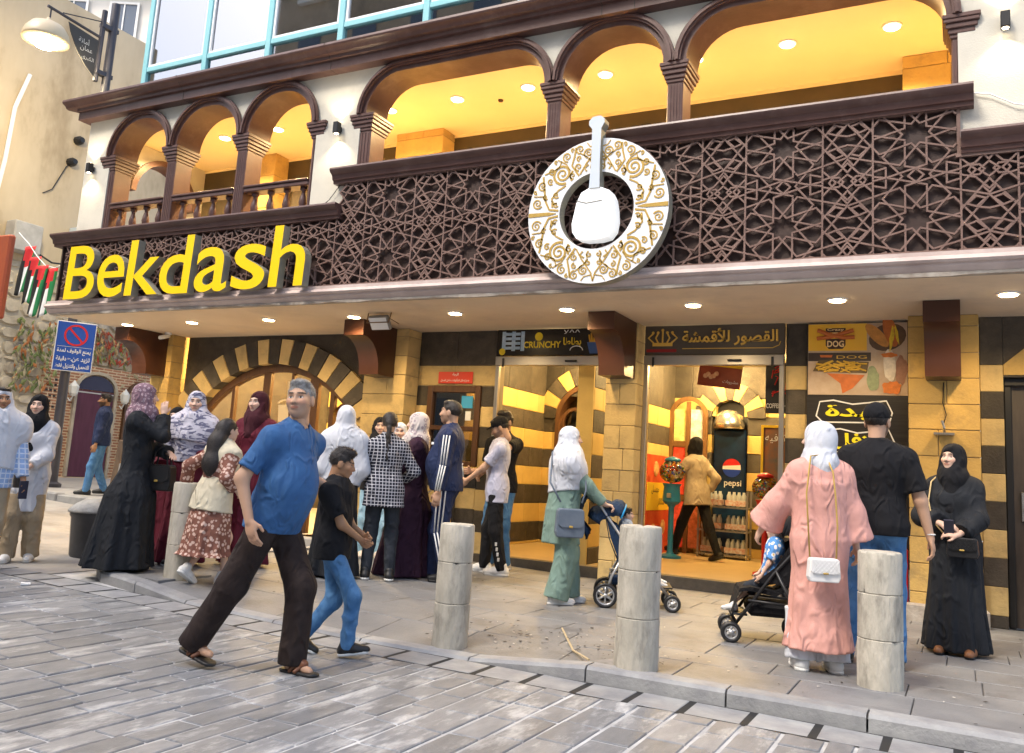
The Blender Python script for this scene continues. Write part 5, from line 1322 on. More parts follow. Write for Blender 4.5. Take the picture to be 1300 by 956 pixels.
# rubble stones, irregular polygons fitted in courses
z = 2.92; 
def stone_poly(y0, y1, z0, z1):
    cy, cz = (y0+y1)/2, (z0+z1)/2; hy, hz = (y1-y0)/2-0.012, (z1-z0)/2-0.012; P_ = []
    for k in range(9):
        a = 2*math.pi*k/9+rnd.uniform(-0.15, 0.15); q = 1/max(abs(math.cos(a)), abs(math.sin(a)))**0.75
        P_.append((cy+hy*math.cos(a)*min(q, 1.22), cz+hz*math.sin(a)*min(q, 1.22)))
    return P_
def rubble(ya, yb, za, zb):
    z = za
    while z < zb-0.05:
        h = rnd.uniform(0.22, 0.36); h = min(h, zb-z); y = ya+rnd.uniform(-0.1, 0.1)
        while y < yb:
            w = rnd.uniform(0.26, 0.52)
            P_ = stone_poly(y, y+w, z+rnd.uniform(-0.03, 0.03), z+h+rnd.uniform(-0.03, 0.03)); d = rnd.uniform(0.02, 0.06)
            n = len(P_); c = (sum(p[0] for p in P_)/n, sum(p[1] for p in P_)/n)
            v = [(HX-0.019, p[0], p[1]) for p in P_]+[(HX+d, c[0]+(p[0]-c[0])*0.82, c[1]+(p[1]-c[1])*0.82) for p in P_]
            f = [(i, (i+1) % n, n+(i+1) % n, n+i) for i in range(n)]+[tuple(range(n, 2*n))]
            mb = MB(); mb.add(v, f); mb.build('stone', M_rubble, old); y += w
        z += h
rubble(10.2, 12.3, 2.95, 4.98); rubble(10.2, 12.0, 0.3, 2.95); rubble(12.3, 15.2, 3.0, 4.98)
# brick front with door and round heads
mb = MB(); mb.box(HX-0.02, HX+0.12, 12.0, 16.0, 0.3, 2.99); bk = mb.build('brick_front', M_brick, old)
mb = MB(); mb.box(HX-0.02, HX+0.17, 11.9, 16.0, 0.2, 0.46, 0.02); mb.build('brick_base', M_brick, old)
M_plum = mat('plum_door', (0.075, 0.013, 0.035), 0.55, c2=(0.10, 0.02, 0.05), nscale=3, mapping=(4, 4, 0.6))
mb = MB(); mb.box(HX+0.121, HX+0.16, 12.82, 13.76, 0.47, 2.42); dr2 = mb.build('door', M_plum, old)
mb = MB(); mb.prism([(13.29+0.47*math.cos(R_(a)), 2.44+0.34*math.sin(R_(a))) for a in range(0, 181, 15)], HX+0.121, HX+0.15, 'X'); mb.build('fanlight', mat('fanlight_blue', (0.02, 0.02, 0.06), 0.3), dr2)
mb = MB(); pa = [(12.80, 0.47)]+[(13.29+0.49*math.cos(R_(a)), 2.44+0.37*math.sin(R_(a))) for a in range(180, -1, -15)]+[(13.78, 0.47)]; pb = [(12.74, 0.47)]+[(13.29+0.56*math.cos(R_(a)), 2.44+0.44*math.sin(R_(a))) for a in range(180, -1, -15)]+[(13.84, 0.47)]
mb.ring(pb, pa, HX+0.121, HX+0.19, 'X', closed=False); mb.build('door_surround', M_rubble, dr2)
mb = MB(); mb.box(HX+0.16, HX+0.168, 12.82, 13.76, 2.36, 2.39); mb.build('door_bar', M_steel, dr2)
mb = MB(); mb.lathe([(0.05, 0), (0.05, 0.02), (0.02, 0.05)], (HX+0.16, 13.62, 1.45), 10, axis='X'); mb.build('door_knob', M_gold, dr2)
mb = MB(); pb = [(14.08, 0.47)]+[(14.5+0.42*math.cos(R_(a)), 2.35+0.42*math.sin(R_(a))) for a in range(180, -1, -15)]+[(14.92, 0.47)]; pa = [(14.15, 0.47)]+[(14.5+0.35*math.cos(R_(a)), 2.35+0.35*math.sin(R_(a))) for a in range(180, -1, -15)]+[(14.85, 0.47)]
mb.ring(pb, pa, HX+0.121, HX+0.2, 'X', closed=False); mb.build('blind_arch', M_wood, old)
# perforated brick grille
mb = MB()
for i in range(5):
    for j in range(6):
        if rnd.random() < 0.8: mb.box(HX+0.1205, HX+0.126, 12.05+i*0.1, 12.11+i*0.1, 1.95+j*0.12, 2.0+j*0.12)
tag(mb.build('brick_grille', M_black, old), kind='stuff')
def lantern(y, z, lb):
    o = empty('wall_lantern', (HX+0.2, y, z), label=lb, cat='lantern')
    mb = MB(); mb.lathe([(0.05, 0), (0.09, 0.06), (0.11, 0.22), (0.03, 0.32), (0.01, 0.36)], (HX+0.28, y, z-0.15), 6); mb.build('glass_body', mat('lantern_glass', (0.75, 0.75, 0.70), 0.2), o)
    mb = MB(); mb.tube([(HX+0.12, y, z-0.2), (HX+0.2, y, z-0.26), (HX+0.28, y, z-0.15)], 0.015, 6); mb.build('bracket', M_whitep, o)
lantern(12.62, 2.4, 'white wall lantern left of the plum door on brickwork'); lantern(13.98, 2.35, 'white wall lantern between the plum door and blind arch')
# dried garlands on the wall
def garland(y0, z0, n, sy, sz, label, cols):
    o = empty('garland', (HX+0.1, y0, z0), label=label, cat='garland'); mb = MB()
    for k in range(n):
        y = y0+rnd.uniform(-sy, sy); z = z0+rnd.uniform(-sz, sz); l = rnd.uniform(0.10, 0.26); a = rnd.uniform(-0.9, 0.9); w = rnd.uniform(0.02, 0.05); x = HX+rnd.uniform(0.04, 0.22)
        d = Vector((rnd.uniform(-0.2, 0.2), math.sin(a), -math.cos(a)))*l; s_ = Vector((0.02, math.cos(a), math.sin(a)))*w
        p = Vector((x, y, z))
        mb.add([p, p+d*0.5+s_, p+d, p+d*0.5-s_, p+d*0.5+Vector((0.02, 0, 0))], [(0, 1, 4), (1, 2, 4), (2, 3, 4), (3, 0, 4)], k % len(cols))
    ob = mb.build('dried_leaves', [mat('gar%.2f%.2f' % (c[0], c[1]), c, 0.8) for c in cols], o); ob['kind'] = 'stuff'
garland(13.6, 3.55, 190, 0.85, 0.35, 'hanging garland of dried red and green leaves above the plum door', [(0.38, 0.06, 0.03), (0.20, 0.22, 0.07), (0.45, 0.30, 0.14), (0.30, 0.10, 0.06)])
garland(11.75, 3.1, 170, 0.5, 0.75, 'dry climbing plant with green and rust leaves on rubble wall', [(0.22, 0.25, 0.09), (0.42, 0.16, 0.05), (0.38, 0.33, 0.2), (0.14, 0.18, 0.06)])
garland(14.35, 2.95, 40, 0.3, 0.6, 'thin dried branch with pale leaves beside blind brick arch', [(0.42, 0.36, 0.22), (0.35, 0.28, 0.16)])
# fittings on the plaster
for (y, z, nm) in ((12.05, 8.05, 'upper'), (11.95, 7.5, 'lower')):
    mb = MB(); mb.lathe([(0.10, 0), (0.10, 0.12), (0.06, 0.2)], (HX, y, z), 10, axis='X'); mb.build('pipe_stub', M_black, old)
mb = MB(); mb.tube([(HX+0.05, 10.72+0.0, 9.05), (HX+0.06, 10.5, 8.2), (HX+0.06, 10.46, 7.0), (HX+0.06, 10.35, 5.8)], 0.045, 6); tag(mb.build('wall_cable', M_whitep), 'thick white cable running down the stained beige plaster wall', 'cable')
mb = MB(); mb.tube([(HX+0.04, 11.4, 6.6), (HX+0.04, 11.6, 6.75), (HX+0.04, 11.85, 7.35), (HX+0.04, 11.95, 7.5)], 0.012, 5); mb.build('thin_wire', M_black, old)
ac = empty('air_conditioner', (-17.2, 12.0, 5.2), label='pale blue boxed unit fixed on the wall beside the arcade corner', cat='air conditioner')
mb = MB(); mb.box(HX+0.01, HX+0.75, 12.15, 13.25, 4.86, 6.02, 0.02); mb.build('casing', mat('ac_blue', (0.52, 0.60, 0.64), 0.5, c2=(0.58, 0.64, 0.66), nscale=2), ac)
mb = MB(); mb.box(HX+0.751, HX+0.77, 12.25, 13.0, 5.0, 5.9, 0.01); mb.build('front_panel', M_whitep, ac)
jb = empty('junction_box', (-17.6, 10.9, 5.4), label='grey metal electrical box with wires above the flag string', cat='electrical box')
mb = MB(); mb.box(HX+0.01, HX+0.35, 10.72, 11.35, 5.15, 5.78, 0.02); mb.build('box', mat('jb_grey', (0.38, 0.36, 0.33), 0.6, c2=(0.5, 0.48, 0.45), nscale=4), jb)
mb = MB(); mb.tube([(HX+0.3, 11.3, 5.2), (HX+0.4, 11.6, 5.05), (HX+0.4, 12.0, 5.1), (HX+0.3, 12.3, 5.0)], 0.02, 5); mb.build('wires', M_black, jb)
# rust red shop board at the edge
mb = MB(); mb.box(-15.1, -14.72, 8.93, 9.05, 3.25, 4.75, 0.03); rb = mb.build('red_board', mat('rust_red', (0.34, 0.07, 0.025), 0.5, c2=(0.28, 0.06, 0.03), nscale=2)); tag(rb, 'rust red upright sign board beside the flag string', 'sign board')
mb = MB(); mb.tube([(-15.2, 9.0, 0.47), (-15.2, 9.0, 4.7)], 0.04, 8); mb.build('post', M_black, rb)
# string of flags
def flag_mats(): return [mat('flag_black', (0.012, 0.012, 0.012), 0.7), mat('flag_white', (0.78, 0.78, 0.76), 0.7), mat('flag_green', (0.02, 0.22, 0.07), 0.7), mat('flag_red', (0.60, 0.02, 0.025), 0.7)]
FM = flag_mats()
sp_ = [(-13.95, 8.6, 4.62), (-13.55, 8.55, 4.38), (-13.25, 8.52, 4.15), (-12.98, 8.5, 3.98), (-12.72, 8.5, 3.92), (-12.2, 8.4, 4.0), (-11.5, 7.9, 4.05)]
mb = MB(); mb.tube(sp_, 0.008, 5); tag(mb.build('flag_string', M_whitep), 'thin white string holding the small flags beside the canopy', 'string')
for i, (x, y, z, ln, sw) in enumerate(((-13.50, 8.55, 4.34, 0.78, -0.18), (-13.26, 8.52, 4.14, 0.75, -0.16), (-13.02, 8.5, 3.98, 0.80, -0.20), (-12.80, 8.5, 3.92, 0.76, -0.14))):
    mb = MB(); n = 14; W = 0.30
    def P_(r_, c_):
        t = r_/n; u = c_/6-0.5
        return (x+sw*t+u*W*(1-0.2*t), y+0.015*math.sin(u*7+t*3+i)+0.03*t, z-ln*t+0.03*math.sin(u*5+i*2)*t)
    mb.v = [P_(r, c) for r in range(n+1) for c in range(7)]
    for r in range(n):
        for c in range(6):
            t = (r+0.5)/n; u = abs((c+0.5)/6-0.5)
            mb.f.append((r*7+c, (r+1)*7+c, (r+1)*7+c+1, r*7+c+1)); mb.m.append(3 if (t < 0.42 and u < 0.42*(1-t/0.46)+0.06) else (0 if c < 2 else (1 if c < 4 else 2)))
    o = mb.build('flag', FM, smooth=True); md_ = o.modifiers.new('t', 'SOLIDIFY'); md_.thickness = 0.004
    tag(o, 'small drooping flag of black white green with red triangle on string', 'flag', 'small flags hanging on the string')
# ---------------------------------------------------------------- street lamp with banner and parking sign
LX, LY = -14.68, 10.3
M_pole = mat('lamp_post_paint', (0.035, 0.035, 0.045), 0.4, c2=(0.055, 0.05, 0.06), nscale=3)
lp = empty('street_lamp', (LX, LY, gnd(LX)), label='dark street lamp post with lit dome shade and hanging banner', cat='street lamp')
zb = gnd(LX)
mb = MB(); mb.lathe([(0.19, 0.0), (0.19, 0.06), (0.12, 0.10), (0.11, 0.9), (0.085, 0.96), (0.08, 9.35), (0.075, 9.4)], (LX, LY, zb), 14); po = mb.build('post', M_pole, lp, auto=40)
mb = MB(); mb.tube([(LX-0.02, LY-0.22, 8.1), (LX, LY-0.22, 9.55)], 0.05, 8); mb.box(LX-0.06, LX+0.06, LY-0.26, LY+0.09, 8.25, 8.33); mb.box(LX-0.06, LX+0.06, LY-0.26, LY+0.09, 9.2, 9.28); mb.build('arm_bracket', M_pole, lp)
mb = MB(); mb.tube([(LX, LY-0.2, 8.98), (LX, 8.95, 9.05)], 0.028, 8); mb.tube([(LX, LY-0.2, 9.32), (LX, 9.25, 9.07)], 0.012, 6); mb.tube([(LX, 9.02, 9.04), (LX, 9.02, 8.80)], 0.015, 6); mb.build('arm', M_pole, lp)
mb = MB(); mb.lathe([(0.40, -0.02), (0.405, 0.02), (0.37, 0.15), (0.28, 0.28), (0.12, 0.36), (0.04, 0.38), (0.03, 0.44)], (LX, 9.0, 8.40), 24); mb.build('shade', mat('lamp_shade', (0.55, 0.45, 0.30), 0.4), lp, smooth=True)
mb = MB(); mb.lathe([(0.02, -0.16), (0.14, -0.13), (0.24, -0.06), (0.30, -0.021)], (LX, 9.0, 8.40), 20); mb.build('bulb', lamp_mat('street_bulb', (1.0, 0.85, 0.5), 30.0), lp, smooth=True)
ld = bpy.data.lights.new('lamp_glow', 'POINT'); ld.energy = 220; ld.color = (1, 0.82, 0.5); ld.shadow_soft_size = 0.2
lo = bpy.data.objects.new('lamp_glow', ld); lo.location = (LX, 9.0, 8.1); link(lo); attach(lo, lp)
mb = MB(); bp_ = [(LY-0.28, 8.90), (9.38, 8.96), (9.44, 8.80), (9.62, 8.50), (9.82, 8.30), (LY-0.28, 8.16)]
mb.prism(bp_, LX-0.008, LX+0.008, 'X'); bn = mb.build('banner', mat('banner_grey', (0.05, 0.045, 0.04), 0.6), lp)
Mb_ = Matrix.Translation((LX+0.011, 9.62, 8.5)) @ Matrix.Rotation(R_(90), 4, 'Z')
mb = MB(); text(mb, arabic('أمانة'), 0.0, 0, 0.20, height=0.12, M=Mb_); text(mb, arabic('عمان'), 0.05, 0, 0.05, height=0.12, M=Mb_); text(mb, arabic('الكبرى'), 0.1, 0, -0.10, height=0.10, M=Mb_); mb.build('banner_lettering', mat('banner_text', (0.6, 0.57, 0.5), 0.6), bn)
sg = empty('parking_sign', (LX+0.15, LY, 2.9), label='blue no parking sign with red crossed ring and white Arabic text', cat='road sign')
Ms = Matrix.Translation((LX+0.16, LY, 3.0)) @ Matrix.Rotation(R_(57), 4, 'Z')
mb = MB(); mb.box(-0.33, 0.33, -0.006, 0.006, -0.50, 0.42, 0.004, M=Ms); mb.build('border_plate', M_whitep, sg)
mb = MB(); mb.box(-0.315, 0.315, -0.010, -0.0065, -0.485, 0.405, M=Ms); mb.build('blue_face', mat('sign_blue', (0.01, 0.075, 0.40), 0.4), sg)
mb = MB(); 
v0 = len(mb.v); mb.ring(arc(0, 0.17, 0.20, 0, 360, 32)[:-1], arc(0, 0.17, 0.165, 0, 360, 32)[:-1], -0.014, -0.0105); 
mb.prism([(-0.14, 0.29), (-0.115, 0.315), (0.14, 0.05), (0.115, 0.025)], -0.0135, -0.0106, 'Y')
mb.v = [tuple(Ms @ Vector(p)) for p in mb.v]; mb.build('red_ring', mat('sign_red', (0.55, 0.015, 0.02), 0.4), sg)
mb = MB(); text(mb, arabic('يمنع الوقوف لمدة'), -0.28, -0.0115, -0.19, width=0.56, height=0.11, bold=0.02, M=Ms); text(mb, arabic('تزيد عن ')[::1], -0.02, -0.0115, -0.33, width=0.30, height=0.10, bold=0.02, M=Ms); text(mb, arabic('دقيقة'), -0.28, -0.0115, -0.33, width=0.17, height=0.10, bold=0.02, M=Ms); text(mb, '\u0663\u0660', -0.09, -0.0115, -0.32, width=0.07, height=0.07, bold=0.02, M=Ms); text(mb, arabic('للتحميل والتنزيل فقط'), -0.28, -0.0115, -0.46, width=0.56, height=0.10, bold=0.02, M=Ms)
mb.box(-0.29, 0.29, -0.0115, -0.0105, -0.05, -0.045, M=Ms); mb.build('lettering', M_whitep, sg)
mb = MB(); mb.box(-0.08, 0.08, 0.007, 0.12, 0.2, 0.24, M=Ms); mb.box(-0.08, 0.08, 0.007, 0.12, -0.3, -0.26, M=Ms); mb.build('clamp', M_steel, sg)
# ---------------------------------------------------------------- pale apartment building beyond
ap_ = empty('apartment_building', (-32, 30, 0), label='pale sunlit apartment building with rows of windows beyond the beige house', cat='building')
Ma = Matrix.Translation((-40, 22, 0)) @ Matrix.Rotation(R_(28), 4, 'Z')
mb = MB(); mb.box(-1, 50, 0, 8, 0, 34, M=Ma); mb.build('wall', mat('pale_block', (0.68, 0.64, 0.57), 0.9, c2=(0.58, 0.54, 0.47), nscale=0.6), ap_)
Mwin = mat('block_window', (0.10, 0.12, 0.15), 0.2); Mtrim = mat('block_trim', (0.75, 0.73, 0.69), 0.8)
for fl_ in range(4):
    z = 17.0+fl_*3.2
    mb = MB(); mb.box(-1.1, 50, -0.5, -0.001, z-0.9, z-0.7, M=Ma); mb.build('balcony_slab', Mtrim, ap_)
    for k in range(14):
        x = 3+k*2.4
        mb = MB(); mb.box(x, x+1.2, -0.06, 0.02, z, z+1.6, M=Ma); w_ = mb.build('window', Mwin, ap_)
        mb = MB(); mb.ring([(x-0.1, z-0.1), (x+1.3, z-0.1), (x+1.3, z+1.7), (x-0.1, z+1.7)], [(x, z), (x+1.2, z), (x+1.2, z+1.6), (x, z+1.6)], -0.12, -0.061); mb.box(x+0.57, x+0.63, -0.1, -0.061, z, z+1.6); mb.v = [tuple(Ma @ Vector(p)) for p in mb.v]; mb.build('frame', Mtrim, w_)
# ---------------------------------------------------------------- building across the street (mirrored in the panes)
op = empty('opposite_building', (-8, -16, 0), label='brown stone building across the street facing the arcade', cat='building')
mb = MB(); mb.box(-60, -31, -24, -15.02, -0.3, 14); mb.box(-31, -12, -24, -15, -0.3, 29); mb.box(-12, 8, -24, -15.01, -0.3, 21); mb.build('wall', mat('opp_stone', (0.45, 0.36, 0.26), 0.9, c2=(0.33, 0.26, 0.18), nscale=0.5, stain=(0.10, 0.075, 0.05), stain_scale=0.3), op)
for fl_ in range(7):
    for k in range(15):
        x = -43+k*3.4; z = 2.5+fl_*3.6
        if z > (9 if x < -31 else (26 if x < -13 else 18)): continue
        mb = MB(); mb.box(x, x+1.4, -15.0, -14.94, z, z+1.9); w_ = mb.build('window', Mwin, op)
        mb = MB(); mb.box(x-0.15, x+1.55, -15.0, -14.75, z-0.2, z-0.001); mb.build('sill', Mtrim, w_)
# ---------------------------------------------------------------- people: smooth fields turned into skin and cloth meshes
def V3(*a): return np.array(a, dtype=np.float64)
def nrm(v): return v/max(1e-9, np.linalg.norm(v))
def rotz(a): c, s_ = math.cos(a), math.sin(a); return np.array([[c, -s_, 0], [s_, c, 0], [0, 0, 1.0]])
def rotx(a): c, s_ = math.cos(a), math.sin(a); return np.array([[1.0, 0, 0], [0, c, -s_], [0, s_, c]])
def roty(a): c, s_ = math.cos(a), math.sin(a); return np.array([[c, 0, s_], [0, 1.0, 0], [-s_, 0, c]])
def C(a, b, ra, rb=None, k=0.03): return ('c', np.asarray(a, float), np.asarray(b, float), ra, ra if rb is None else rb, k)
def CF(a, b, ra, rb=None, k=0.03): return ('k', np.asarray(a, float), np.asarray(b, float), ra, ra if rb is None else rb, k)   # flat far end
def E(c, r, M=None, k=0.03): return ('e', np.asarray(c, float), np.asarray(r, float), M, None, k)
def prim_box(p):
    if p[0] in 'ck':
        r = max(p[3], p[4]); return np.minimum(p[1], p[2])-r, np.maximum(p[1], p[2])+r
    if p[0] == 'e':
        r = p[2]
        if p[3] is not None: r = np.abs(p[3]) @ r
        return p[1]-r, p[1]+r
    return p[1], p[2]
def prim_eval(p, X, Y, Z):
    if p[0] in 'ck':
        a, b, ra, rb = p[1:5]; d = b-a; l2 = max(1e-9, d @ d)
        x, y, z = X-a[0], Y-a[1], Z-a[2]
        t0 = (x*d[0]+y*d[1]+z*d[2])/l2; t = np.clip(t0, 0, 1 if p[0] == 'c' else 1.3)
        dd = np.sqrt((x-t*d[0])**2+(y-t*d[1])**2+(z-t*d[2])**2)-(ra+(rb-ra)*np.minimum(t, 1))
        return dd if p[0] == 'c' else np.maximum(dd, (t0-1)*math.sqrt(l2))
    if p[0] == 'e':
        c, r, M = p[1:4]; x, y, z = X-c[0], Y-c[1], Z-c[2]
        if M is not None:
            x, y, z = M[0, 0]*x+M[1, 0]*y+M[2, 0]*z, M[0, 1]*x+M[1, 1]*y+M[2, 1]*z, M[0, 2]*x+M[1, 2]*y+M[2, 2]*z
        k0 = np.sqrt((x/r[0])**2+(y/r[1])**2+(z/r[2])**2); k1 = np.sqrt((x/r[0]**2)**2+(y/r[1]**2)**2+(z/r[2]**2)**2)
        return k0*(k0-1)/np.maximum(k1, 1e-6)
    return p[3](X, Y, Z)
def folds(amp, fx=20.0, seed=0, squash=(1, 1, 0.5)):
    r = np.random.RandomState(seed); D = r.normal(size=(5, 3))*np.array(squash); D /= np.linalg.norm(D, axis=1)[:, None]; ph = r.uniform(0, 6.28, 5); fr = fx*r.uniform(0.6, 1.7, 5)
    def f(X, Y, Z):
        w = 0.9*np.sin(fr[0]*0.5*(D[0, 0]*X+D[0, 1]*Y+D[0, 2]*Z)+ph[0])
        s_ = 0
        for i in range(1, 5):
            lin = D[i, 0]*X+D[i, 1]*Y+D[i, 2]*Z; t = 1-np.abs(np.sin(0.5*fr[i]*lin+ph[i]+0.9*w))
            mk = 0.5+0.5*np.sin(fr[i]*0.23*(D[i, 1]*X-D[i, 0]*Y+0.8*Z)+2*ph[i]); s_ = s_+t**2.2*mk
        return amp*(0.9-s_)*1.1
    return f
def field_mesh(prims, h, cuts=(), subs=(), disp=None, pad=0.03):
    """union of prims (smooth), minus subs, cut by half spaces (n, d): keeps n.p <= d"""
    lo = np.min([prim_box(p)[0] for p in prims], 0)-pad; hi = np.max([prim_box(p)[1] for p in prims], 0)+pad
    n = np.ceil((hi-lo)/h).astype(int)+2
    ax = [lo[i]+h*np.arange(n[i]) for i in range(3)]
    F = np.full(n, 0.2)
    def region(p, m):
        a, b = prim_box(p); i0 = np.maximum(0, np.floor((a-m-lo)/h).astype(int)); i1 = np.minimum(n, np.ceil((b+m-lo)/h).astype(int)+1)
        sl = tuple(slice(i0[i], i1[i]) for i in range(3))
        return sl, ax[0][sl[0]][:, None, None], ax[1][sl[1]][None, :, None], ax[2][sl[2]][None, None, :]
    for p in prims:
        k = p[5] if p[0] in 'cek' else p[4]
        sl, X, Y, Z = region(p, max(k, 0.02)+2*h)
        d = prim_eval(p, X, Y, Z); f = F[sl]
        if k > 0:
            q = np.maximum(k-np.abs(f-d), 0)/k; F[sl] = np.minimum(f, d)-q*q*k*0.25
        else: F[sl] = np.minimum(f, d)
    X, Y, Z = ax[0][:, None, None], ax[1][None, :, None], ax[2][None, None, :]
    if disp is not None:
        near = np.abs(F) < 0.06
        F = F+np.where(near, disp(X, Y, Z), 0)
    for p in subs:
        k = p[5] if p[0] in 'cek' else p[4]
        sl, X_, Y_, Z_ = region(p, max(k, 0.02)+2*h)
        d = -prim_eval(p, X_, Y_, Z_); f = F[sl]
        if k > 0:
            q = np.maximum(k-np.abs(f-d), 0)/k; F[sl] = np.maximum(f, d)+q*q*k*0.25
        else: F[sl] = np.maximum(f, d)
    for nn, dd in cuts: F = np.maximum(F, nn[0]*X+nn[1]*Y+nn[2]*Z-dd)
    F[0] = F[-1] = 0.1; F[:, 0] = F[:, -1] = 0.1; F[:, :, 0] = F[:, :, -1] = 0.1
    # surface nets
    S = F < 0
    cnt = np.zeros(n-1, np.int8)
    for i in (0, 1):
        for j in (0, 1):
            for k in (0, 1): cnt += S[i:n[0]-1+i, j:n[1]-1+j, k:n[2]-1+k]
    act = np.argwhere((cnt > 0) & (cnt < 8))
    if len(act) == 0: return np.zeros((0, 3)), np.zeros((0, 4), int)
    idx = np.full(n-1, -1, np.int64); idx[act[:, 0], act[:, 1], act[:, 2]] = np.arange(len(act))
    cor = [(i, j, k) for i in (0, 1) for j in (0, 1) for k in (0, 1)]
    val = {c: F[act[:, 0]+c[0], act[:, 1]+c[1], act[:, 2]+c[2]] for c in cor}
    acc = np.zeros((len(act), 3)); ct = np.zeros(len(act))
    for a in cor:
        for d in range(3):
            if a[d] == 0:
                b = list(a); b[d] = 1; b = tuple(b); f0, f1 = val[a], val[b]
                m = (f0 < 0) != (f1 < 0); t = np.where(m, f0/np.where(m, f0-f1, 1), 0)
                for q in range(3): acc[:, q] += np.where(m, a[q]+(t if q == d else 0), 0)
                ct += m
    P = lo+h*(act+acc/ct[:, None])
    quads = []
    for d in range(3):
        o1, o2 = (d+1) % 3, (d+2) % 3
        sl0 = [slice(None)]*3; sl1 = [slice(None)]*3; sl0[d] = slice(0, n[d]-1); sl1[d] = slice(1, n[d])
        a, b = S[tuple(sl0)], S[tuple(sl1)]
        for sgn, M_ in ((1, a & ~b), (-1, ~a & b)):
            e = np.argwhere(M_)
            e = e[(e[:, o1] > 0) & (e[:, o2] > 0) & (e[:, o1] < n[o1]-1) & (e[:, o2] < n[o2]-1)]
            if len(e) == 0: continue
            def cell(u, v):
                c = e.copy(); c[:, o1] -= u; c[:, o2] -= v; return idx[c[:, 0], c[:, 1], c[:, 2]]
            q = np.stack([cell(1, 1), cell(0, 1), cell(0, 0), cell(1, 0)], 1)
            quads.append(q if sgn > 0 else q[:, ::-1])
    Q = np.concatenate(quads)
    return P, Q[(Q >= 0).all(1)]
def mesh_obj(name, P, Q, m, parent, colors=None):
    me = bpy.data.meshes.new(name)
    nv, nf = len(P), len(Q)
    me.vertices.add(nv); me.vertices.foreach_set('co', np.ascontiguousarray(P, np.float32).ravel())
    me.loops.add(nf*4); me.loops.foreach_set('vertex_index', np.ascontiguousarray(Q, np.int32).ravel())
    me.polygons.add(nf); me.polygons.foreach_set('loop_start', np.arange(0, nf*4, 4, dtype=np.int32)); me.polygons.foreach_set('loop_total', np.full(nf, 4, np.int32))
    me.polygons.foreach_set('use_smooth', np.ones(nf, bool))
    me.update(calc_edges=True); me.validate()
    if colors is not None:
        ca = me.color_attributes.new('Col', 'FLOAT_COLOR', 'POINT')
        ca.data.foreach_set('color', np.ascontiguousarray(np.concatenate([colors, np.ones((nv, 1))], 1), np.float32).ravel())
    me.materials.append(m)
    o = link(bpy.data.objects.new(name, me))
    if parent is not None: attach(o, parent, True)
    return o
def ik(a, c, l1, l2, hint):
    d = c-a; L_ = np.linalg.norm(d)
    if L_ > (l1+l2)*0.998: c = a+d/L_*(l1+l2)*0.998; d = c-a; L_ = np.linalg.norm(d)
    if L_ < abs(l1-l2)*1.05: L_ = abs(l1-l2)*1.05
    u = nrm(d); x = (l1*l1-l2*l2+L_*L_)/(2*L_); y = math.sqrt(max(0, l1*l1-x*x))
    hnt = np.asarray(hint, float); hnt = nrm(hnt-u*(hnt @ u))
    return a+u*x+hnt*y, c

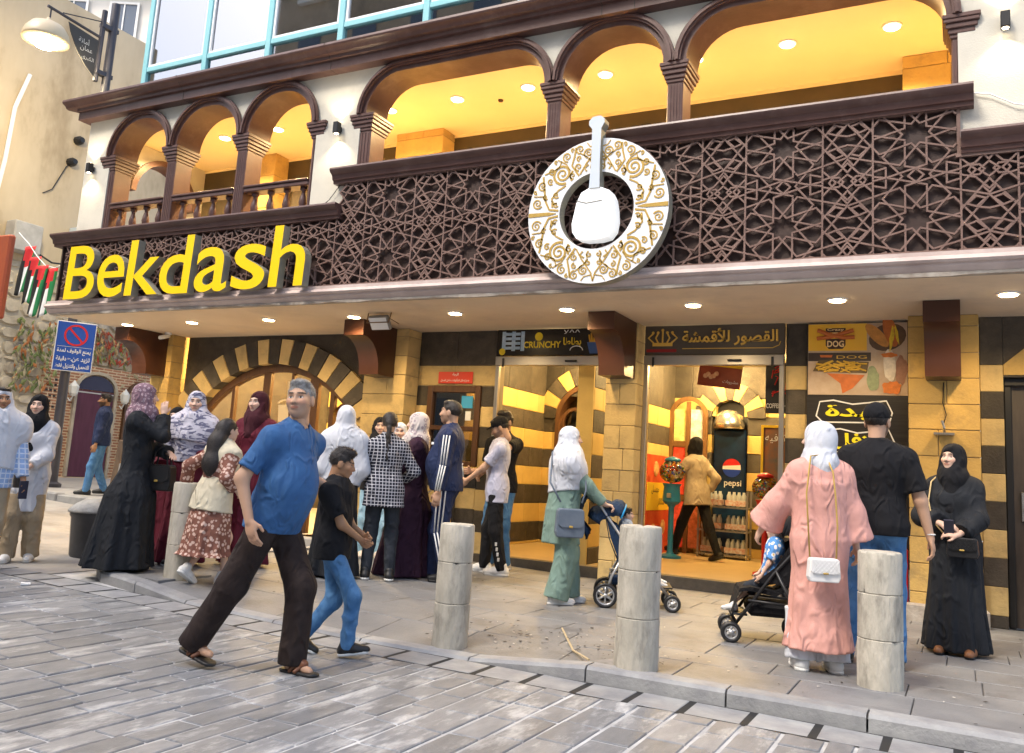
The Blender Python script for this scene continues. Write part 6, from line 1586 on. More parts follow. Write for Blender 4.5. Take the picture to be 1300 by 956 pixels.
SKIN_M = mat('skin', (0.5, 0.3, 0.2), 0.55, vc='Col', bump=0.06, bscale=300, spec=0.35)
class Fig:
    def __init__(s, label, loc, head, H=1.7, female=False, bulk=1.0, belly=0.0, skin=(0.50, 0.31, 0.21), hair=(0.012, 0.009, 0.008), hip=(0, 0, 0.925), lean=(0, 0), twist=0.0,
                 hyaw=0.0, hpitch=0.0, htilt=0.0, rh=(0.25, 0.03, 0.80), lh=(-0.25, 0.03, 0.80), re=None, le=None, rf=(0.10, 0.0, 0), lf=(-0.10, 0.0, 0), rfy=0.0, lfy=0.0, rfp=0.0, lfp=0.0, res=0.0115,
                 rhand=None, lhand=None, curl=(0.5, 0.5), beard=0.0, group=None, hscale=1.0):
        s.root = empty('person', loc, R_(head-90), label=label, cat='person', group=group)
        q = s.q = H/1.75; s.res = res; s.female = female; s.skin_c = np.array(skin); s.hair_c = np.array(hair); s.beard = beard; s.bulk = bulk; s.belly = belly; s.seed = abs(hash(label)) % 1000 if False else sum(map(ord, label)) % 997
        A = lambda t: np.array(t, float)*q
        s.hip = A(hip); s.neck = s.hip+A((lean[0], lean[1], 0.545)); tw = R_(twist); s.tw = tw
        s.up = nrm(s.neck-s.hip); side = rotz(tw) @ V3(1, 0, 0); s.side = nrm(side-s.up*(side @ s.up)); s.fwd = np.cross(s.up, s.side)
        hw = (0.15 if female else 0.178)*bulk**0.4*q; dz = -0.088*q
        s.rs = s.neck+s.side*hw+s.up*dz; s.ls = s.neck-s.side*hw+s.up*dz
        s.rhip = s.hip+V3(0.088*q, 0, -0.02*q); s.lhip = s.hip+V3(-0.088*q, 0, -0.02*q)
        ua, fa, th, sh = 0.285*q, 0.245*q, 0.432*q, 0.40*q
        s.relb, s.rw = ik(s.rs, A(rh), ua, fa, re if re is not None else (0.4, -1, -0.2))
        s.lelb, s.lw = ik(s.ls, A(lh), ua, fa, le if le is not None else (-0.4, -1, -0.2))
        def foot(t, p): return A((t[0], t[1], t[2] if len(t) > 2 else 0))+V3(0, 0, 0.085*q)
        s.ra, s.la = foot(rf, rfp), foot(lf, lfp)
        s.rk, s.ra = ik(s.rhip, s.ra, th, sh, (math.sin(R_(-rfy)), 1, 0.1)); s.lk, s.la = ik(s.lhip, s.la, th, sh, (math.sin(R_(-lfy)), 1, 0.1))
        s.rfy, s.lfy, s.rfp, s.lfp = R_(rfy), R_(lfy), R_(rfp), R_(lfp)
        s.hs = 0.235*min(q, 1.06)*(1.0 if q > 0.9 else 1.0+0.35*(0.9-q))*hscale/0.235
        s.HM = rotz(R_(hyaw)) @ rotx(R_(hpitch)) @ roty(R_(htilt)) ; s.HM = np.stack([s.HM[:, 0], s.HM[:, 1], s.HM[:, 2]], 1)
        s.hc = s.neck+s.up*0.085*q+V3(0, 0, 0.075*s.hs)+s.HM @ V3(0, 0.018, 0)
        s.rhand, s.lhand, s.curl = rhand, lhand, curl
    # -- helpers in the head frame
    def hp(s, x, y, z): return s.hc+s.HM @ (V3(x, y, z)*s.hs)
    def hE(s, c, r, k=0.02, M=None): return E(s.hp(*c), np.array(r)*s.hs, s.HM if M is None else s.HM @ M, k*s.hs)
    def hC(s, a, b, ra, rb=None, k=0.015): return C(s.hp(*a), s.hp(*b), ra*s.hs, (ra if rb is None else rb)*s.hs, k*s.hs)
    def torso(s, e=0.0, k=0.06):
        q = s.q; b = s.bulk; T = np.stack([s.side, s.fwd, s.up], 1); L = lambda t: s.hip+(s.neck-s.hip)*t
        f = s.female
        P = [E(L(0.02), ((0.165 if f else 0.158)*q*b+e, 0.118*q*b+e, 0.125*q+e), T, k),
             E(L(0.35)+s.fwd*(0.02*q+s.belly*0.35), ((0.132 if f else 0.148)*q*b+e+s.belly*0.3, 0.105*q*b+e+s.belly*0.6, 0.17*q+e), T, k),
             E(L(0.70), ((0.145 if f else 0.168)*q*b+e, (0.112 if f else 0.118)*q*b+e, 0.19*q+e), T, k),
             C(s.rs-s.side*0.025*q, s.ls+s.side*0.025*q, 0.052*q+e, None, k), C(s.neck-s.up*0.07*q, s.neck-s.up*0.01*q, 0.08*q+e, 0.052*q+e, k), C(s.neck-s.up*0.015*q, s.rs, 0.042*q+e*0.8, 0.042*q+e, k), C(s.neck-s.up*0.015*q, s.ls, 0.042*q+e*0.8, 0.042*q+e, k)]
        if s.belly: P.append(E(L(0.32)+s.fwd*(0.05*q+s.belly*0.35), (0.14*q*b+e, 0.09*q+s.belly*0.4+e, 0.22*q+e), T, 0.10))
        if f: P += [E(L(0.64)+s.fwd*0.072*q+s.side*0.060*q, (0.056*q+e,)*3, None, k), E(L(0.64)+s.fwd*0.072*q-s.side*0.060*q, (0.056*q+e,)*3, None, k)]
        return P
    def arm(s, w, e=0.0, upto=2.0, k=0.03):
        sh, el, wr = (s.rs, s.relb, s.rw) if w == 'r' else (s.ls, s.lelb, s.lw); q = s.q*s.bulk**0.4*(0.9 if s.female else 1.0)
        P = []; C_ = CF if e > 0 else C
        if upto <= 1.0: P.append(C_(sh, sh+(el-sh)*upto, 0.052*q+e, 0.046*q+e+0.006, k))
        else:
            P.append(C(sh, el, 0.052*q+e, 0.039*q+e, k)); t = min(1.0, upto-1.0); P.append(C_(el, el+(wr-el)*t, 0.040*q+e, (0.040-0.014*t)*q+e, k))
        return P
    def leg(s, w, e=0.0, flare=0.0, upto=1.0, k=0.04):
        hp_, kn, an = (s.rhip, s.rk, s.ra) if w == 'r' else (s.lhip, s.lk, s.la); q = s.q*s.bulk**0.5
        P = [C(hp_+(kn-hp_)*(0.12 if e > 0 else 0), kn, 0.086*q+e*0.6, 0.058*q+e+flare*0.4, k)]
        P.append((CF if e > 0 else C)(kn, kn+(an-kn)*(upto+(0.10 if e > 0 and upto > 0.9 else 0)), 0.058*q+e+flare*0.4, (0.058-0.018*upto)*q+e+flare, k))
        return P
    # -- skin
    def body(s, fine=0.0045, feet=False, legs=None, hands='rl'):
        q = s.q
        P = s.torso(-0.014)+s.arm('r')+s.arm('l')
        P.append(C(s.neck-s.up*0.02*q, s.hp(0, -0.015, -0.06), 0.052*q*(0.92 if s.female else 1.05), 0.050*q*(0.92 if s.female else 1.05), 0.03))
        if legs is None: legs = not s.female
        if legs: P += s.leg('r', -0.01)+s.leg('l', -0.01)
        if feet:
            for an, fy in ((s.ra, s.rfy), (s.la, s.lfy)):
                d = rotz(fy) @ V3(0, 1, 0); P += [C(an, an+V3(0, 0, -0.04*q)-d*0.02*q, 0.036*q, 0.034*q, 0.02), C(an+V3(0, 0, -0.03*q), an+d*0.13*q+V3(0, 0, -0.062*q), 0.034*q, 0.022*q, 0.03)]
        vs, fs, cs = [], [], []
        p, f = field_mesh(P, max(s.res, 0.012)); vs.append(p); fs.append(f); cs.append(np.tile(s.skin_c, (len(p), 1)))
        rv = np.random.RandomState(s.seed+5).uniform(-1, 1, 8)
        hd = [s.hE((0, -0.018, 0.035), (0.077, 0.094, 0.083)), s.hE((0, 0.022, -0.035), (0.062+0.004*rv[0], 0.070, 0.078+0.004*rv[1]), 0.03), s.hE((0, 0.055+0.004*rv[2], -0.088-0.004*rv[1]), (0.029+0.005*rv[3], 0.026, 0.022), 0.03),
              s.hC((0, 0.084, 0.018), (0, 0.106+0.006*rv[4], -0.024-0.003*rv[5]), 0.0075, 0.0125+0.0015*rv[6], 0.012), s.hC((-0.014, 0.094, -0.028), (0.014, 0.094, -0.028), 0.008, 0.008, 0.01),
              s.hC((-0.035, 0.076, 0.030), (0.035, 0.076, 0.030), 0.010, 0.010, 0.02), s.hE((0.036, 0.062, -0.018), (0.024, 0.022, 0.02), 0.03), s.hE((-0.036, 0.062, -0.018), (0.024, 0.022, 0.02), 0.03),
              s.hE((0, 0.086, -0.052), (0.025, 0.011, 0.0055), 0.008), s.hE((0, 0.085, -0.061), (0.021, 0.011, 0.006), 0.008),
              s.hC((0, -0.03, -0.06), (0, -0.035, -0.13), 0.05, 0.05, 0.03),
              s.hE((0.077, -0.008, -0.008), (0.011, 0.022, 0.032), 0.008), s.hE((-0.077, -0.008, -0.008), (0.011, 0.022, 0.032), 0.008)]
        sub = [s.hE((0.031, 0.098, 0.006), (0.017, 0.016, 0.012), 0.015), s.hE((-0.031, 0.098, 0.006), (0.017, 0.016, 0.012), 0.015)]
        p, f = field_mesh(hd, fine, subs=sub)
        l = ((p-s.hc) @ s.HM)/s.hs; col_ = np.tile(s.skin_c, (len(p), 1)); front = l[:, 1] > 0.045
        ax_ = np.abs(l[:, 0])
        def paint(m, c, t=1.0): col_[m] = col_[m]*(1-t)+np.array(c)*t
        blush = front & (((ax_-0.038)/0.024)**2+((l[:, 2]+0.022)/0.022)**2 < 1); paint(blush, s.skin_c*np.array([1.08, 0.86, 0.82]), 0.5)
        paint(front & (((ax_-0.032)/0.024)**2+((l[:, 2]-0.030-0.05*(0.03-np.abs(ax_-0.035)))/0.0062)**2 < 1), (0.022, 0.016, 0.013), 0.9)
        paint(front & (((ax_-0.031)/0.0175)**2+((l[:, 2]-0.007)/0.0085)**2 < 1), s.skin_c*0.42, 0.8)
        paint(front & (((ax_-0.031)/0.0135)**2+((l[:, 2]-0.006)/0.0055)**2 < 1), (0.55, 0.53, 0.5))
        paint(front & (((ax_-0.031)/0.0062)**2+((l[:, 2]-0.0065)/0.0068)**2 < 1), (0.02, 0.012, 0.01))
        paint(front & ((l[:, 0]/0.025)**2+((l[:, 2]+0.056)/0.0095)**2 < 1), s.skin_c*np.array([0.82, 0.50, 0.48]), 0.85)
        paint(front & ((l[:, 0]/0.024)**2+((l[:, 2]+0.0565)/0.0022)**2 < 1), s.skin_c*0.3, 0.8)
        paint((l[:, 1] > 0.08) & (np.abs(ax_-0.008) < 0.004) & (np.abs(l[:, 2]+0.033) < 0.004), s.skin_c*0.35, 0.7)
        if s.beard:
            bm = (l[:, 2] < -0.03) & (l[:, 1] > -0.01) & ~((ax_ < 0.018) & (l[:, 2] > -0.044) & False) & ~((l[:, 0]/0.022)**2+((l[:, 2]+0.056)/0.008)**2 < 1) & (l[:, 2] > -0.12)
            paint(bm, s.hair_c*1.5, s.beard)
        vs.append(p); fs.append(f); cs.append(col_)
        for w in hands:
            el, wr, fdir = (s.relb, s.rw, s.rhand) if w == 'r' else (s.lelb, s.lw, s.lhand); sg = 1 if w == 'r' else -1
            fd = nrm(wr-el) if not fdir or fdir[0] is None else nrm(np.array(fdir[0], float))
            pn = np.array(fdir[1], float) if fdir and fdir[1] is not None else -s.side*sg
            pn = nrm(pn-fd*(pn @ fd)); sd = np.cross(fd, pn)*sg*-1          # thumb side
            if not (fdir and len(fdir) > 2):
                if sd @ V3(0, 1, 0.3) < 0: sd = -sd
            else: sd = sd*fdir[2]
            hq = q*(0.92 if s.female else 1.0); cu = s.curl[0 if w == 'r' else 1]
            T = np.stack([sd, pn, fd], 1)
            hpz = [C(el+(wr-el)*0.8, wr+fd*0.01*hq, 0.029*hq, 0.026*hq, 0.02), E(wr+fd*0.052*hq, np.array((0.040, 0.0165, 0.052))*hq, T, 0.015), C(wr+fd*0.03*hq+sd*0.022*hq+pn*0.008*hq, wr+fd*0.055*hq+sd*0.03*hq+pn*0.012*hq, 0.016*hq, 0.013*hq, 0.012)]
            for j, (off, ln) in enumerate(((0.028, 0.072), (0.0095, 0.082), (-0.0095, 0.076), (-0.027, 0.060))):
                b0 = wr+fd*0.088*hq+sd*off*hq; a = cu*0.75+0.06*j; d0 = fd*math.cos(a)+pn*math.sin(a)+sd*off*1.6; p1 = b0+nrm(d0)*ln*0.46*hq
                a2 = a+cu*1.0; d1 = fd*math.cos(a2)+pn*math.sin(a2)+sd*off*1.2; p2 = p1+nrm(d1)*ln*0.32*hq; a3 = a2+cu*0.7; d2 = fd*math.cos(a3)+pn*math.sin(a3); p3 = p2+nrm(d2)*ln*0.24*hq
                hpz += [C(b0-fd*0.02*hq, p1, 0.0098*hq, 0.0088*hq, 0.004), C(p1, p2, 0.0088*hq, 0.0082*hq, 0.003), C(p2, p3, 0.0082*hq, 0.007*hq, 0.003)]
            t0 = wr+fd*0.03*hq+sd*0.03*hq+pn*0.008*hq; t1 = t0+nrm(fd*0.7+sd*0.62+pn*(0.25+0.4*cu))*0.036*hq; t2 = t1+nrm(fd*0.9+sd*(0.25-0.3*cu)+pn*(0.2+0.5*cu))*0.03*hq
            hpz += [C(t0, t1, 0.012*hq, 0.0105*hq, 0.006), C(t1, t2, 0.0105*hq, 0.0085*hq, 0.004)]
            p, f = field_mesh(hpz, 0.0042 if s.res < 0.0105 else 0.005, pad=0.015); vs.append(p); fs.append(f); cs.append(np.tile(s.skin_c*np.array([1.0, 0.97, 0.95]), (len(p), 1)))
        off = 0; F_ = []
        for p, f in zip(vs, fs): F_.append(f+off); off += len(p)
        return mesh_obj('body', np.concatenate(vs), np.concatenate(F_), SKIN_M, s.root, np.concatenate(cs))
    def layer(s, name, prims, m, cuts=(), subs=(), amp=0.003, fx=22.0, squash=(1, 1, 0.5), res=None, disp=None):
        if disp is None and amp: disp = folds(amp*1.05, fx*1.1/s.q, s.seed+len(name), squash)
        p, f = field_mesh(prims, res or s.res, cuts, subs, disp)
        return mesh_obj(name, p, f, m, s.root)
    def shirt(s, m, sleeve=0.55, hem=-0.06, e=0.016, name='shirt', amp=0.0035, collar=False, open_neck=0.0, flare=0.0):
        q = s.q; P = s.torso(e)
        for w in 'rl': P += s.arm(w, e+0.004, sleeve)
        if hem < -0.02:
            T = np.stack([s.side, s.fwd, s.up], 1)
            P.append(C(s.hip+s.up*0.08*q+s.side*0.055*q, s.hip+s.up*hem*q+s.side*0.065*q, 0.10*q*s.bulk+e, 0.11*q*s.bulk+e+flare, 0.06)); P.append(C(s.hip+s.up*0.08*q-s.side*0.055*q, s.hip+s.up*hem*q-s.side*0.065*q, 0.10*q*s.bulk+e, 0.11*q*s.bulk+e+flare, 0.06))
        if collar: P.append(C(s.neck-s.up*0.02*q, s.neck+s.up*0.035*q, 0.078*q, 0.072*q, 0.012))
        cuts = [(-s.up, -(s.hip @ s.up)-hem*q)]
        subs = [C(s.neck-s.up*0.0*q+s.fwd*0.02*q, s.neck+s.up*0.2*q, 0.062*q, 0.062*q, 0.004)]
        return s.layer(name, P, m, cuts, subs, amp*0.9, 24.0, (1, 1, 0.75))
    def trousers(s, m, e=0.014, flare=0.0, upto=1.0, name='trousers', amp=0.004, top=0.02, cut=None):
        q = s.q; T = np.stack([s.side, s.fwd, s.up], 1)
        P = [E(s.hip+V3(0, -0.01*q, -0.02*q), (0.150*q*s.bulk+e*0.3, 0.108*q*s.bulk+e*0.3, 0.12*q), T, 0.05)]+s.leg('r', e, flare, upto)+s.leg('l', e, flare, upto)
        cuts = [(s.up, (s.hip @ s.up)+top*q)]
        if cut is not None: cuts = [(V3(0, 0, 1), cut*q)]
        return s.layer(name, P, m, cuts, (), amp, 26.0, (1, 1, 1.4))
    def robe(s, m, hem=0.03, hw=(0.30, 0.25), waist=(0.165, 0.13), top=1.30, off=(0, 0), name='robe', sleeve_r=(0.075, 0.09), sleeve=1.95, e=0.02, nf=9, famp=0.10, amp=0.003, arms=True):
        """long garment: shoulders and sleeves blend into a folded skirt reaching the hem"""
        q = s.q; z0 = hem*q; zt = top*q; hx, hy = s.hip[0], s.hip[1]
        zs = np.array([z0, 0.35*q, 0.70*q, 0.92*q, 1.08*q, zt]); rx = np.array([hw[0], hw[0]*0.86, hw[0]*0.72+waist[0]*0.1, waist[0]*1.18, waist[0], waist[0]*1.02])*q; ry = np.array([hw[1], hw[1]*0.86, hw[1]*0.72+waist[1]*0.1, waist[1]*1.15, waist[1], waist[1]])*q
        cx = np.array([off[0], off[0]*0.7, off[0]*0.25, 0, 0, 0])*q+np.array([hx]*4+[hx+(s.neck[0]-hx)*0.35, hx+(s.neck[0]-hx)*0.7]); cy = np.array([off[1], off[1]*0.7, off[1]*0.25, 0, 0, 0])*q+np.array([hy]*4+[hy+(s.neck[1]-hy)*0.35, hy+(s.neck[1]-hy)*0.7])
        sd = s.seed
        def fn(X, Y, Z):
            zz = np.clip(Z, z0, zt); a, b, c, d = (np.interp(zz, zs, t) for t in (rx, ry, cx, cy))
            dx, dy = X-c, Y-d; th = np.arctan2(dy, dx); w = np.clip((1.0*q-zz)/(1.0*q-z0), 0, 1)
            fo = 1+famp*w*(np.sin(nf*th+sd+1.3*np.sin(2*th+sd)+1.2*zz/q)+0.45*np.sin((nf*2+1)*th+sd*2+2.0*zz/q))
            qv = np.sqrt((dx/a)**2+(dy/b)**2)/fo
            return np.maximum((qv-1)*np.minimum(a, b)*0.85, np.maximum(z0-Z, Z-zt))
        mx = max(rx)*1.2; my = max(ry)*1.2
        lo = V3(min(cx)-mx, min(cy)-my, z0); hi = V3(max(cx)+mx, max(cy)+my, zt)
        P = [('f', lo, hi, fn, 0.04)]+[p for p in s.torso(e, 0.07)[1:]]
        if arms:
            for w in 'rl':
                sh, el, wr = (s.rs, s.relb, s.rw) if w == 'r' else (s.ls, s.lelb, s.lw)
                t = min(1.0, sleeve-1.0); P += [C(sh, el, 0.07*q+0.004, sleeve_r[0]*q, 0.05), CF(el, el+(wr-el)*t, sleeve_r[0]*q, sleeve_r[1]*q, 0.04)]
        return s.layer(name, P, m, (), [C(s.neck, s.neck+s.up*0.2*q, 0.06*q, 0.06*q, 0.004)], amp*0.95, 26.0, (1, 1, 0.14))
    def hijab(s, m, style='wrap', name='headscarf', length=0.0, amp=0.003, puff=0.0):
        q = s.q; T = np.stack([s.side, s.fwd, s.up], 1)
        P = [s.hE((0, -0.022, 0.035), (0.091+puff, 0.110+puff, 0.097+puff), 0.03), s.hE((0, -0.005, -0.04), (0.083+puff, 0.092+puff, 0.10), 0.04), s.hC((0, -0.035, -0.04), (0, -0.025, -0.16), 0.088+puff, 0.080, 0.05),
             s.hC((-0.025, 0.03, -0.13), (0.025, 0.03, -0.13), 0.050, 0.050, 0.04)]
        rr = np.random.RandomState(s.seed); u = rr.uniform(-0.012, 0.012)
        for sg, dz, r0 in ((1, 0.0, 0.016), (-1, -0.018, 0.019), (1, -0.042, 0.022)):
            ch = [(0.086*sg, 0.02, 0.01+dz), (0.072*sg, 0.055, -0.07+dz), (0.02*sg+u, 0.080, -0.118+dz), (-0.05*sg, 0.062, -0.125+dz*0.8), (-0.085*sg, 0.0, -0.105+dz*0.5)]
            for a_, b_ in zip(ch[:-1], ch[1:]): P.append(s.hC(a_, b_, r0+puff*0.5, None, 0.010))
        cuts = []; subs = [s.hE((0, 0.118, -0.016), (0.057, 0.085, 0.080), 0.005)]
        if style == 'none': P.append(C(s.neck-s.up*0.02*q, s.neck+s.up*0.03*q, 0.09*q, 0.085*q, 0.04))
        else:
            P.append(E(s.neck-s.up*0.015*q, (0.125*q, 0.115*q, 0.085*q), T, 0.06))
            if style == 'wrap':
                dl = 0.17+length
                P += [C(s.neck-s.up*0.03*q+s.fwd*0.05*q, s.neck-s.up*dl*q+s.fwd*0.10*q+s.side*0.02*q, 0.10*q, 0.075*q, 0.07), C(s.neck-s.up*0.03*q-s.fwd*0.04*q, s.neck-s.up*0.13*q-s.fwd*0.075*q, 0.10*q, 0.07*q, 0.07)]
            else:
                dl = {'long': 0.36, 'khimar': 0.55}[style]+length; e = 0.05 if style == 'long' else 0.04
                P += [t for t in s.torso(e, 0.09)]
                P += [C(s.rs, s.rs+(s.relb-s.rs)*(0.30 if style == 'long' else 1.0), 0.05*q+e, 0.045*q+e+(0.02 if style == 'khimar' else 0), 0.08), C(s.ls, s.ls+(s.lelb-s.ls)*(0.30 if style == 'long' else 1.0), 0.05*q+e, 0.045*q+e+(0.02 if style == 'khimar' else 0), 0.08)]
                nn = nrm(-s.up+s.fwd*(-0.25 if style == 'khimar' else 0.15)+s.side*0.12); cuts.append((nn, nn @ (s.neck-s.up*dl*q)))
        return s.layer(name, P, m, cuts, subs, amp*0.9, 44.0, (1.0, 1.0, 0.22))
    def hairdo(s, m, style='short', name='hair'):
        P = [s.hE((0, -0.022, 0.038), (0.0815, 0.098, 0.087), 0.015)]
        if style == 'quiff': P += [s.hE((0, 0.04, 0.105), (0.062, 0.055, 0.030), 0.03), s.hE((0, -0.01, 0.11), (0.065, 0.07, 0.03), 0.03)]
        if style == 'short': P += [s.hE((0, 0.02, 0.10), (0.060, 0.06, 0.026), 0.03)]
        subs = [s.hE((0, 0.135, -0.028), (0.086, 0.095, 0.112), 0.01), s.hE((0, 0.052, -0.115), (0.12, 0.085, 0.128), 0.01), s.hE((0, -0.03, -0.125), (0.12, 0.12, 0.085), 0.02)]
        o = s.layer(name, P, m, (), subs, 0.0022, 120.0, (1, 1, 0.5), res=0.0055); s.strands(o, 0.02 if style == 'short' else 0.03); return o
    def strands(s, o, ln, n=1500, down=0.0):
        """loose hairs standing off the hair mass"""
        me = o.data; nv = len(me.vertices); co = np.empty(nv*3, np.float32); me.vertices.foreach_get('co', co); co = co.reshape(-1, 3); nn = np.empty(nv*3, np.float32); me.vertices.foreach_get('normal', nn); nn = nn.reshape(-1, 3)
        r = np.random.RandomState(s.seed); i = r.randint(0, nv, n); p = co[i]; nrm_ = nn[i]
        d = r.normal(size=(n, 3))*0.35+np.array(s.HM @ V3(0, -0.5, -0.25-down)); d -= nrm_*np.sum(d*nrm_, 1)[:, None]; d /= np.linalg.norm(d, axis=1)[:, None]+1e-6
        d = d*(0.93)+nrm_*(0.30-0.25*min(1, down)); L_ = ln*r.uniform(0.5, 1.2, n)[:, None]; sd = np.cross(d, nrm_); sd /= np.linalg.norm(sd, axis=1)[:, None]+1e-6
        V = np.concatenate([p-sd*0.0013-nrm_*0.002, p+sd*0.0013-nrm_*0.002, p+d*L_], 0); F_ = [(k, k+n, k+2*n) for k in range(n)]
        mb = MB(); mb.v = [tuple(v) for v in V.tolist()]; mb.f = F_; mb.m = [0]*n; h_ = mb.build('hair_strands', me.materials[0], None); h_['kind'] = 'stuff'; attach(h_, s.root, True); h_.parent = o
    def cap(s, m, name='cap'):
        P = [s.hE((0, -0.018, 0.050), (0.088, 0.106, 0.090), 0.01), ]
        brim = s.hE((0, 0.115, 0.044), (0.070, 0.075, 0.011), 0.01, rotx(-0.22)); P.append(brim)
        nn = s.HM @ V3(0, 0.10, -1.0); nn = nrm(nn); d = nn @ s.hp(0, 0, 0.030)
        return s.layer(name, P, m, [(nn, d)], (), 0.0, res=0.006)
    def shoes(s, m, sole=None, kind='shoe', size=1.0, name='shoe'):
        q = s.q*size
        for an, fy, fp in ((s.ra, s.rfy, s.rfp), (s.la, s.lfy, s.lfp)):
            M = rotz(fy) @ rotx(-fp); a0 = an-V3(0, 0, 0.085*s.q); piv = an
            g = lambda x, y, z: an+M @ (V3(x, y, z-0.085)*q)
            P = [C(g(0, -0.045, 0.045), g(0, 0.06, 0.045), 0.044*q, 0.046*q, 0.02), C(g(0, 0.06, 0.042), g(0.004, 0.155, 0.03), 0.046*q, 0.036*q, 0.02)]
            if kind != 'flat': P.append(C(g(0, -0.025, 0.05), g(0, -0.015, 0.10), 0.046*q, 0.047*q, 0.02))
            nn = M @ V3(0, 0, -1.0); dd = nn @ g(0, 0, 0.018)
            up = s.layer(name, P, m, [(nn, dd)], (), 0.0, res=0.008)
            P2 = [E(g(0, -0.035, 0.014), np.array((0.046, 0.055, 0.026))*q, M, 0.02), C(g(0, -0.03, 0.016), g(0.003, 0.14, 0.016), 0.044*q, 0.040*q, 0.02)]
            n2 = M @ V3(0, 0, 1.0); so_ = s.layer('sole', P2, sole or m, [(n2, n2 @ g(0, 0, 0.026)), (-n2, -(n2 @ g(0, 0, 0.0)))], (), 0.0, res=0.008)
            so_.parent = up
    def sandals(s, m, sole, name='sandal'):
        q = s.q
        for an, fy, fp in ((s.ra, s.rfy, s.rfp), (s.la, s.lfy, s.lfp)):
            M = rotz(fy) @ rotx(-fp); g = lambda x, y, z: an+M @ (V3(x, y, z-0.085)*q)
            P2 = [C(g(0, -0.04, 0.010), g(0.004, 0.15, 0.010), 0.042*q, 0.046*q, 0.02)]; n2 = M @ V3(0, 0, 1.0)
            so_ = s.layer(name, P2, sole, [(n2, n2 @ g(0, 0, 0.020)), (-n2, -(n2 @ g(0, 0, 0.0)))], (), 0.0, res=0.008)
            P = [C(g(-0.046, 0.075, 0.02), g(-0.01, 0.085, 0.058), 0.013*q, 0.017*q, 0.012), C(g(-0.01, 0.085, 0.058), g(0.046, 0.06, 0.02), 0.017*q, 0.013*q, 0.012), C(g(-0.044, 0.02, 0.02), g(0, 0.045, 0.074), 0.013*q, 0.02*q, 0.012), C(g(0, 0.045, 0.074), g(0.044, 0.02, 0.02), 0.02*q, 0.013*q, 0.012), C(g(-0.04, -0.03, 0.03), g(-0.035, -0.055, 0.045), 0.011*q, None, 0.01), C(g(-0.03, -0.06, 0.05), g(0.03, -0.06, 0.05), 0.011*q, None, 0.01), C(g(0, 0.045, 0.072), g(0, 0.085, 0.056), 0.026*q, 0.024*q, 0.012)]
            st_ = s.layer('strap', P, m, (), (), 0.0, res=0.008); st_.parent = so_
    def world(s, p):
        a = s.root.rotation_euler[2]; v = rotz(a) @ np.asarray(p, float); return v+np.array(s.root.location)
    def tube(s, name, pts, r, m, parent=None, n=8):
        mb = MB(); mb.tube([tuple(p) for p in pts], r, n); o = mb.build(name, m, None, smooth=True); attach(o, parent or s.root, True); return o
    def boxy(s, name, c, half, m, rz=0.0, b=0.012, parent=None):
        mb = MB(); M = Matrix.Translation(tuple(c)) @ Matrix.Rotation(rz, 4, 'Z'); mb.box(-half[0], half[0], -half[1], half[1], -half[2], half[2], b, M=M); o = mb.build(name, m, None, auto=40); attach(o, parent or s.root, True); return o
# ---------------------------------------------------------------- the people in the street
F_black = fabric('cloth_black', (0.012, 0.012, 0.014), 0.9)
F_abaya = fabric('cloth_abaya', (0.016, 0.018, 0.022), 0.8)
F_jean = fabric('denim_blue', (0.05, 0.14, 0.30), 0.85, (0.10, 0.23, 0.42))
F_jeanlt = fabric('denim_light', (0.22, 0.38, 0.48), 0.85, (0.30, 0.45, 0.54))
F_dark = fabric('denim_dark', (0.022, 0.027, 0.036), 0.85, (0.035, 0.04, 0.05))
F_white = fabric('cloth_white', (0.60, 0.615, 0.65), 0.85, (0.54, 0.555, 0.60))
F_navy = fabric('cloth_navy', (0.014, 0.024, 0.07), 0.7, (0.02, 0.032, 0.085))
F_tan = fabric('cloth_tan', (0.40, 0.31, 0.20), 0.85)
F_maroon = fabric('cloth_maroon', (0.11, 0.012, 0.025), 0.8)
F_plum = fabric('cloth_plum', (0.035, 0.012, 0.026), 0.8)
HAIR = mat('hair_black', (0.013, 0.010, 0.009), 0.45, c2=(0.03, 0.022, 0.018), nscale=60, bump=0.5, bscale=180)
HAIRG = mat('hair_grey', (0.10, 0.098, 0.095), 0.5, c2=(0.30, 0.30, 0.30), nscale=50, bump=0.5, bscale=180)
S_white = mat('shoe_white', (0.72, 0.72, 0.70), 0.5, c2=(0.6, 0.6, 0.58), nscale=20)
S_black = mat('shoe_black', (0.014, 0.014, 0.015), 0.5)
S_sole = mat('sole_white', (0.66, 0.66, 0.63), 0.6)
S_brown = mat('sandal_brown', (0.17, 0.062, 0.026), 0.5, c2=(0.12, 0.045, 0.02), nscale=10)
FAIR, TAN_, OLIVE, BROWN = (0.60, 0.40, 0.30), (0.48, 0.29, 0.19), (0.42, 0.25, 0.16), (0.33, 0.18, 0.10)

# man in blue walking with the boy
f = Fig('stout grey haired man in blue t-shirt and dark trousers striding along the street', (-3.84, 4.09, street_z(-3.84)), 15, 1.77, bulk=1.02, belly=0.06, skin=TAN_, hair=(0.10, 0.09, 0.085), twist=-20, hyaw=-84, hpitch=4, htilt=3,
        rh=(0.27, 0.10, 0.88), lh=(-0.48, 0.26, 1.06), le=(-0.5, -0.6, -0.6), rf=(0.07, -0.29, 0.04), lf=(-0.05, 0.30, 0.0), rfp=13, rfy=-12, lfy=-14, hip=(0, 0.12, 0.89), lean=(0.0, 0.085), res=0.0085, curl=(0.35, 0.5), beard=0.28, lhand=((-0.6, 0.45, -0.5), (0.3, -0.2, -1)))
f.body(0.0036, feet=True)
f.shirt(fabric('tee_blue', (0.032, 0.095, 0.235), 0.7, (0.042, 0.125, 0.29)), 0.80, -0.08, 0.012, 't_shirt', 0.005)
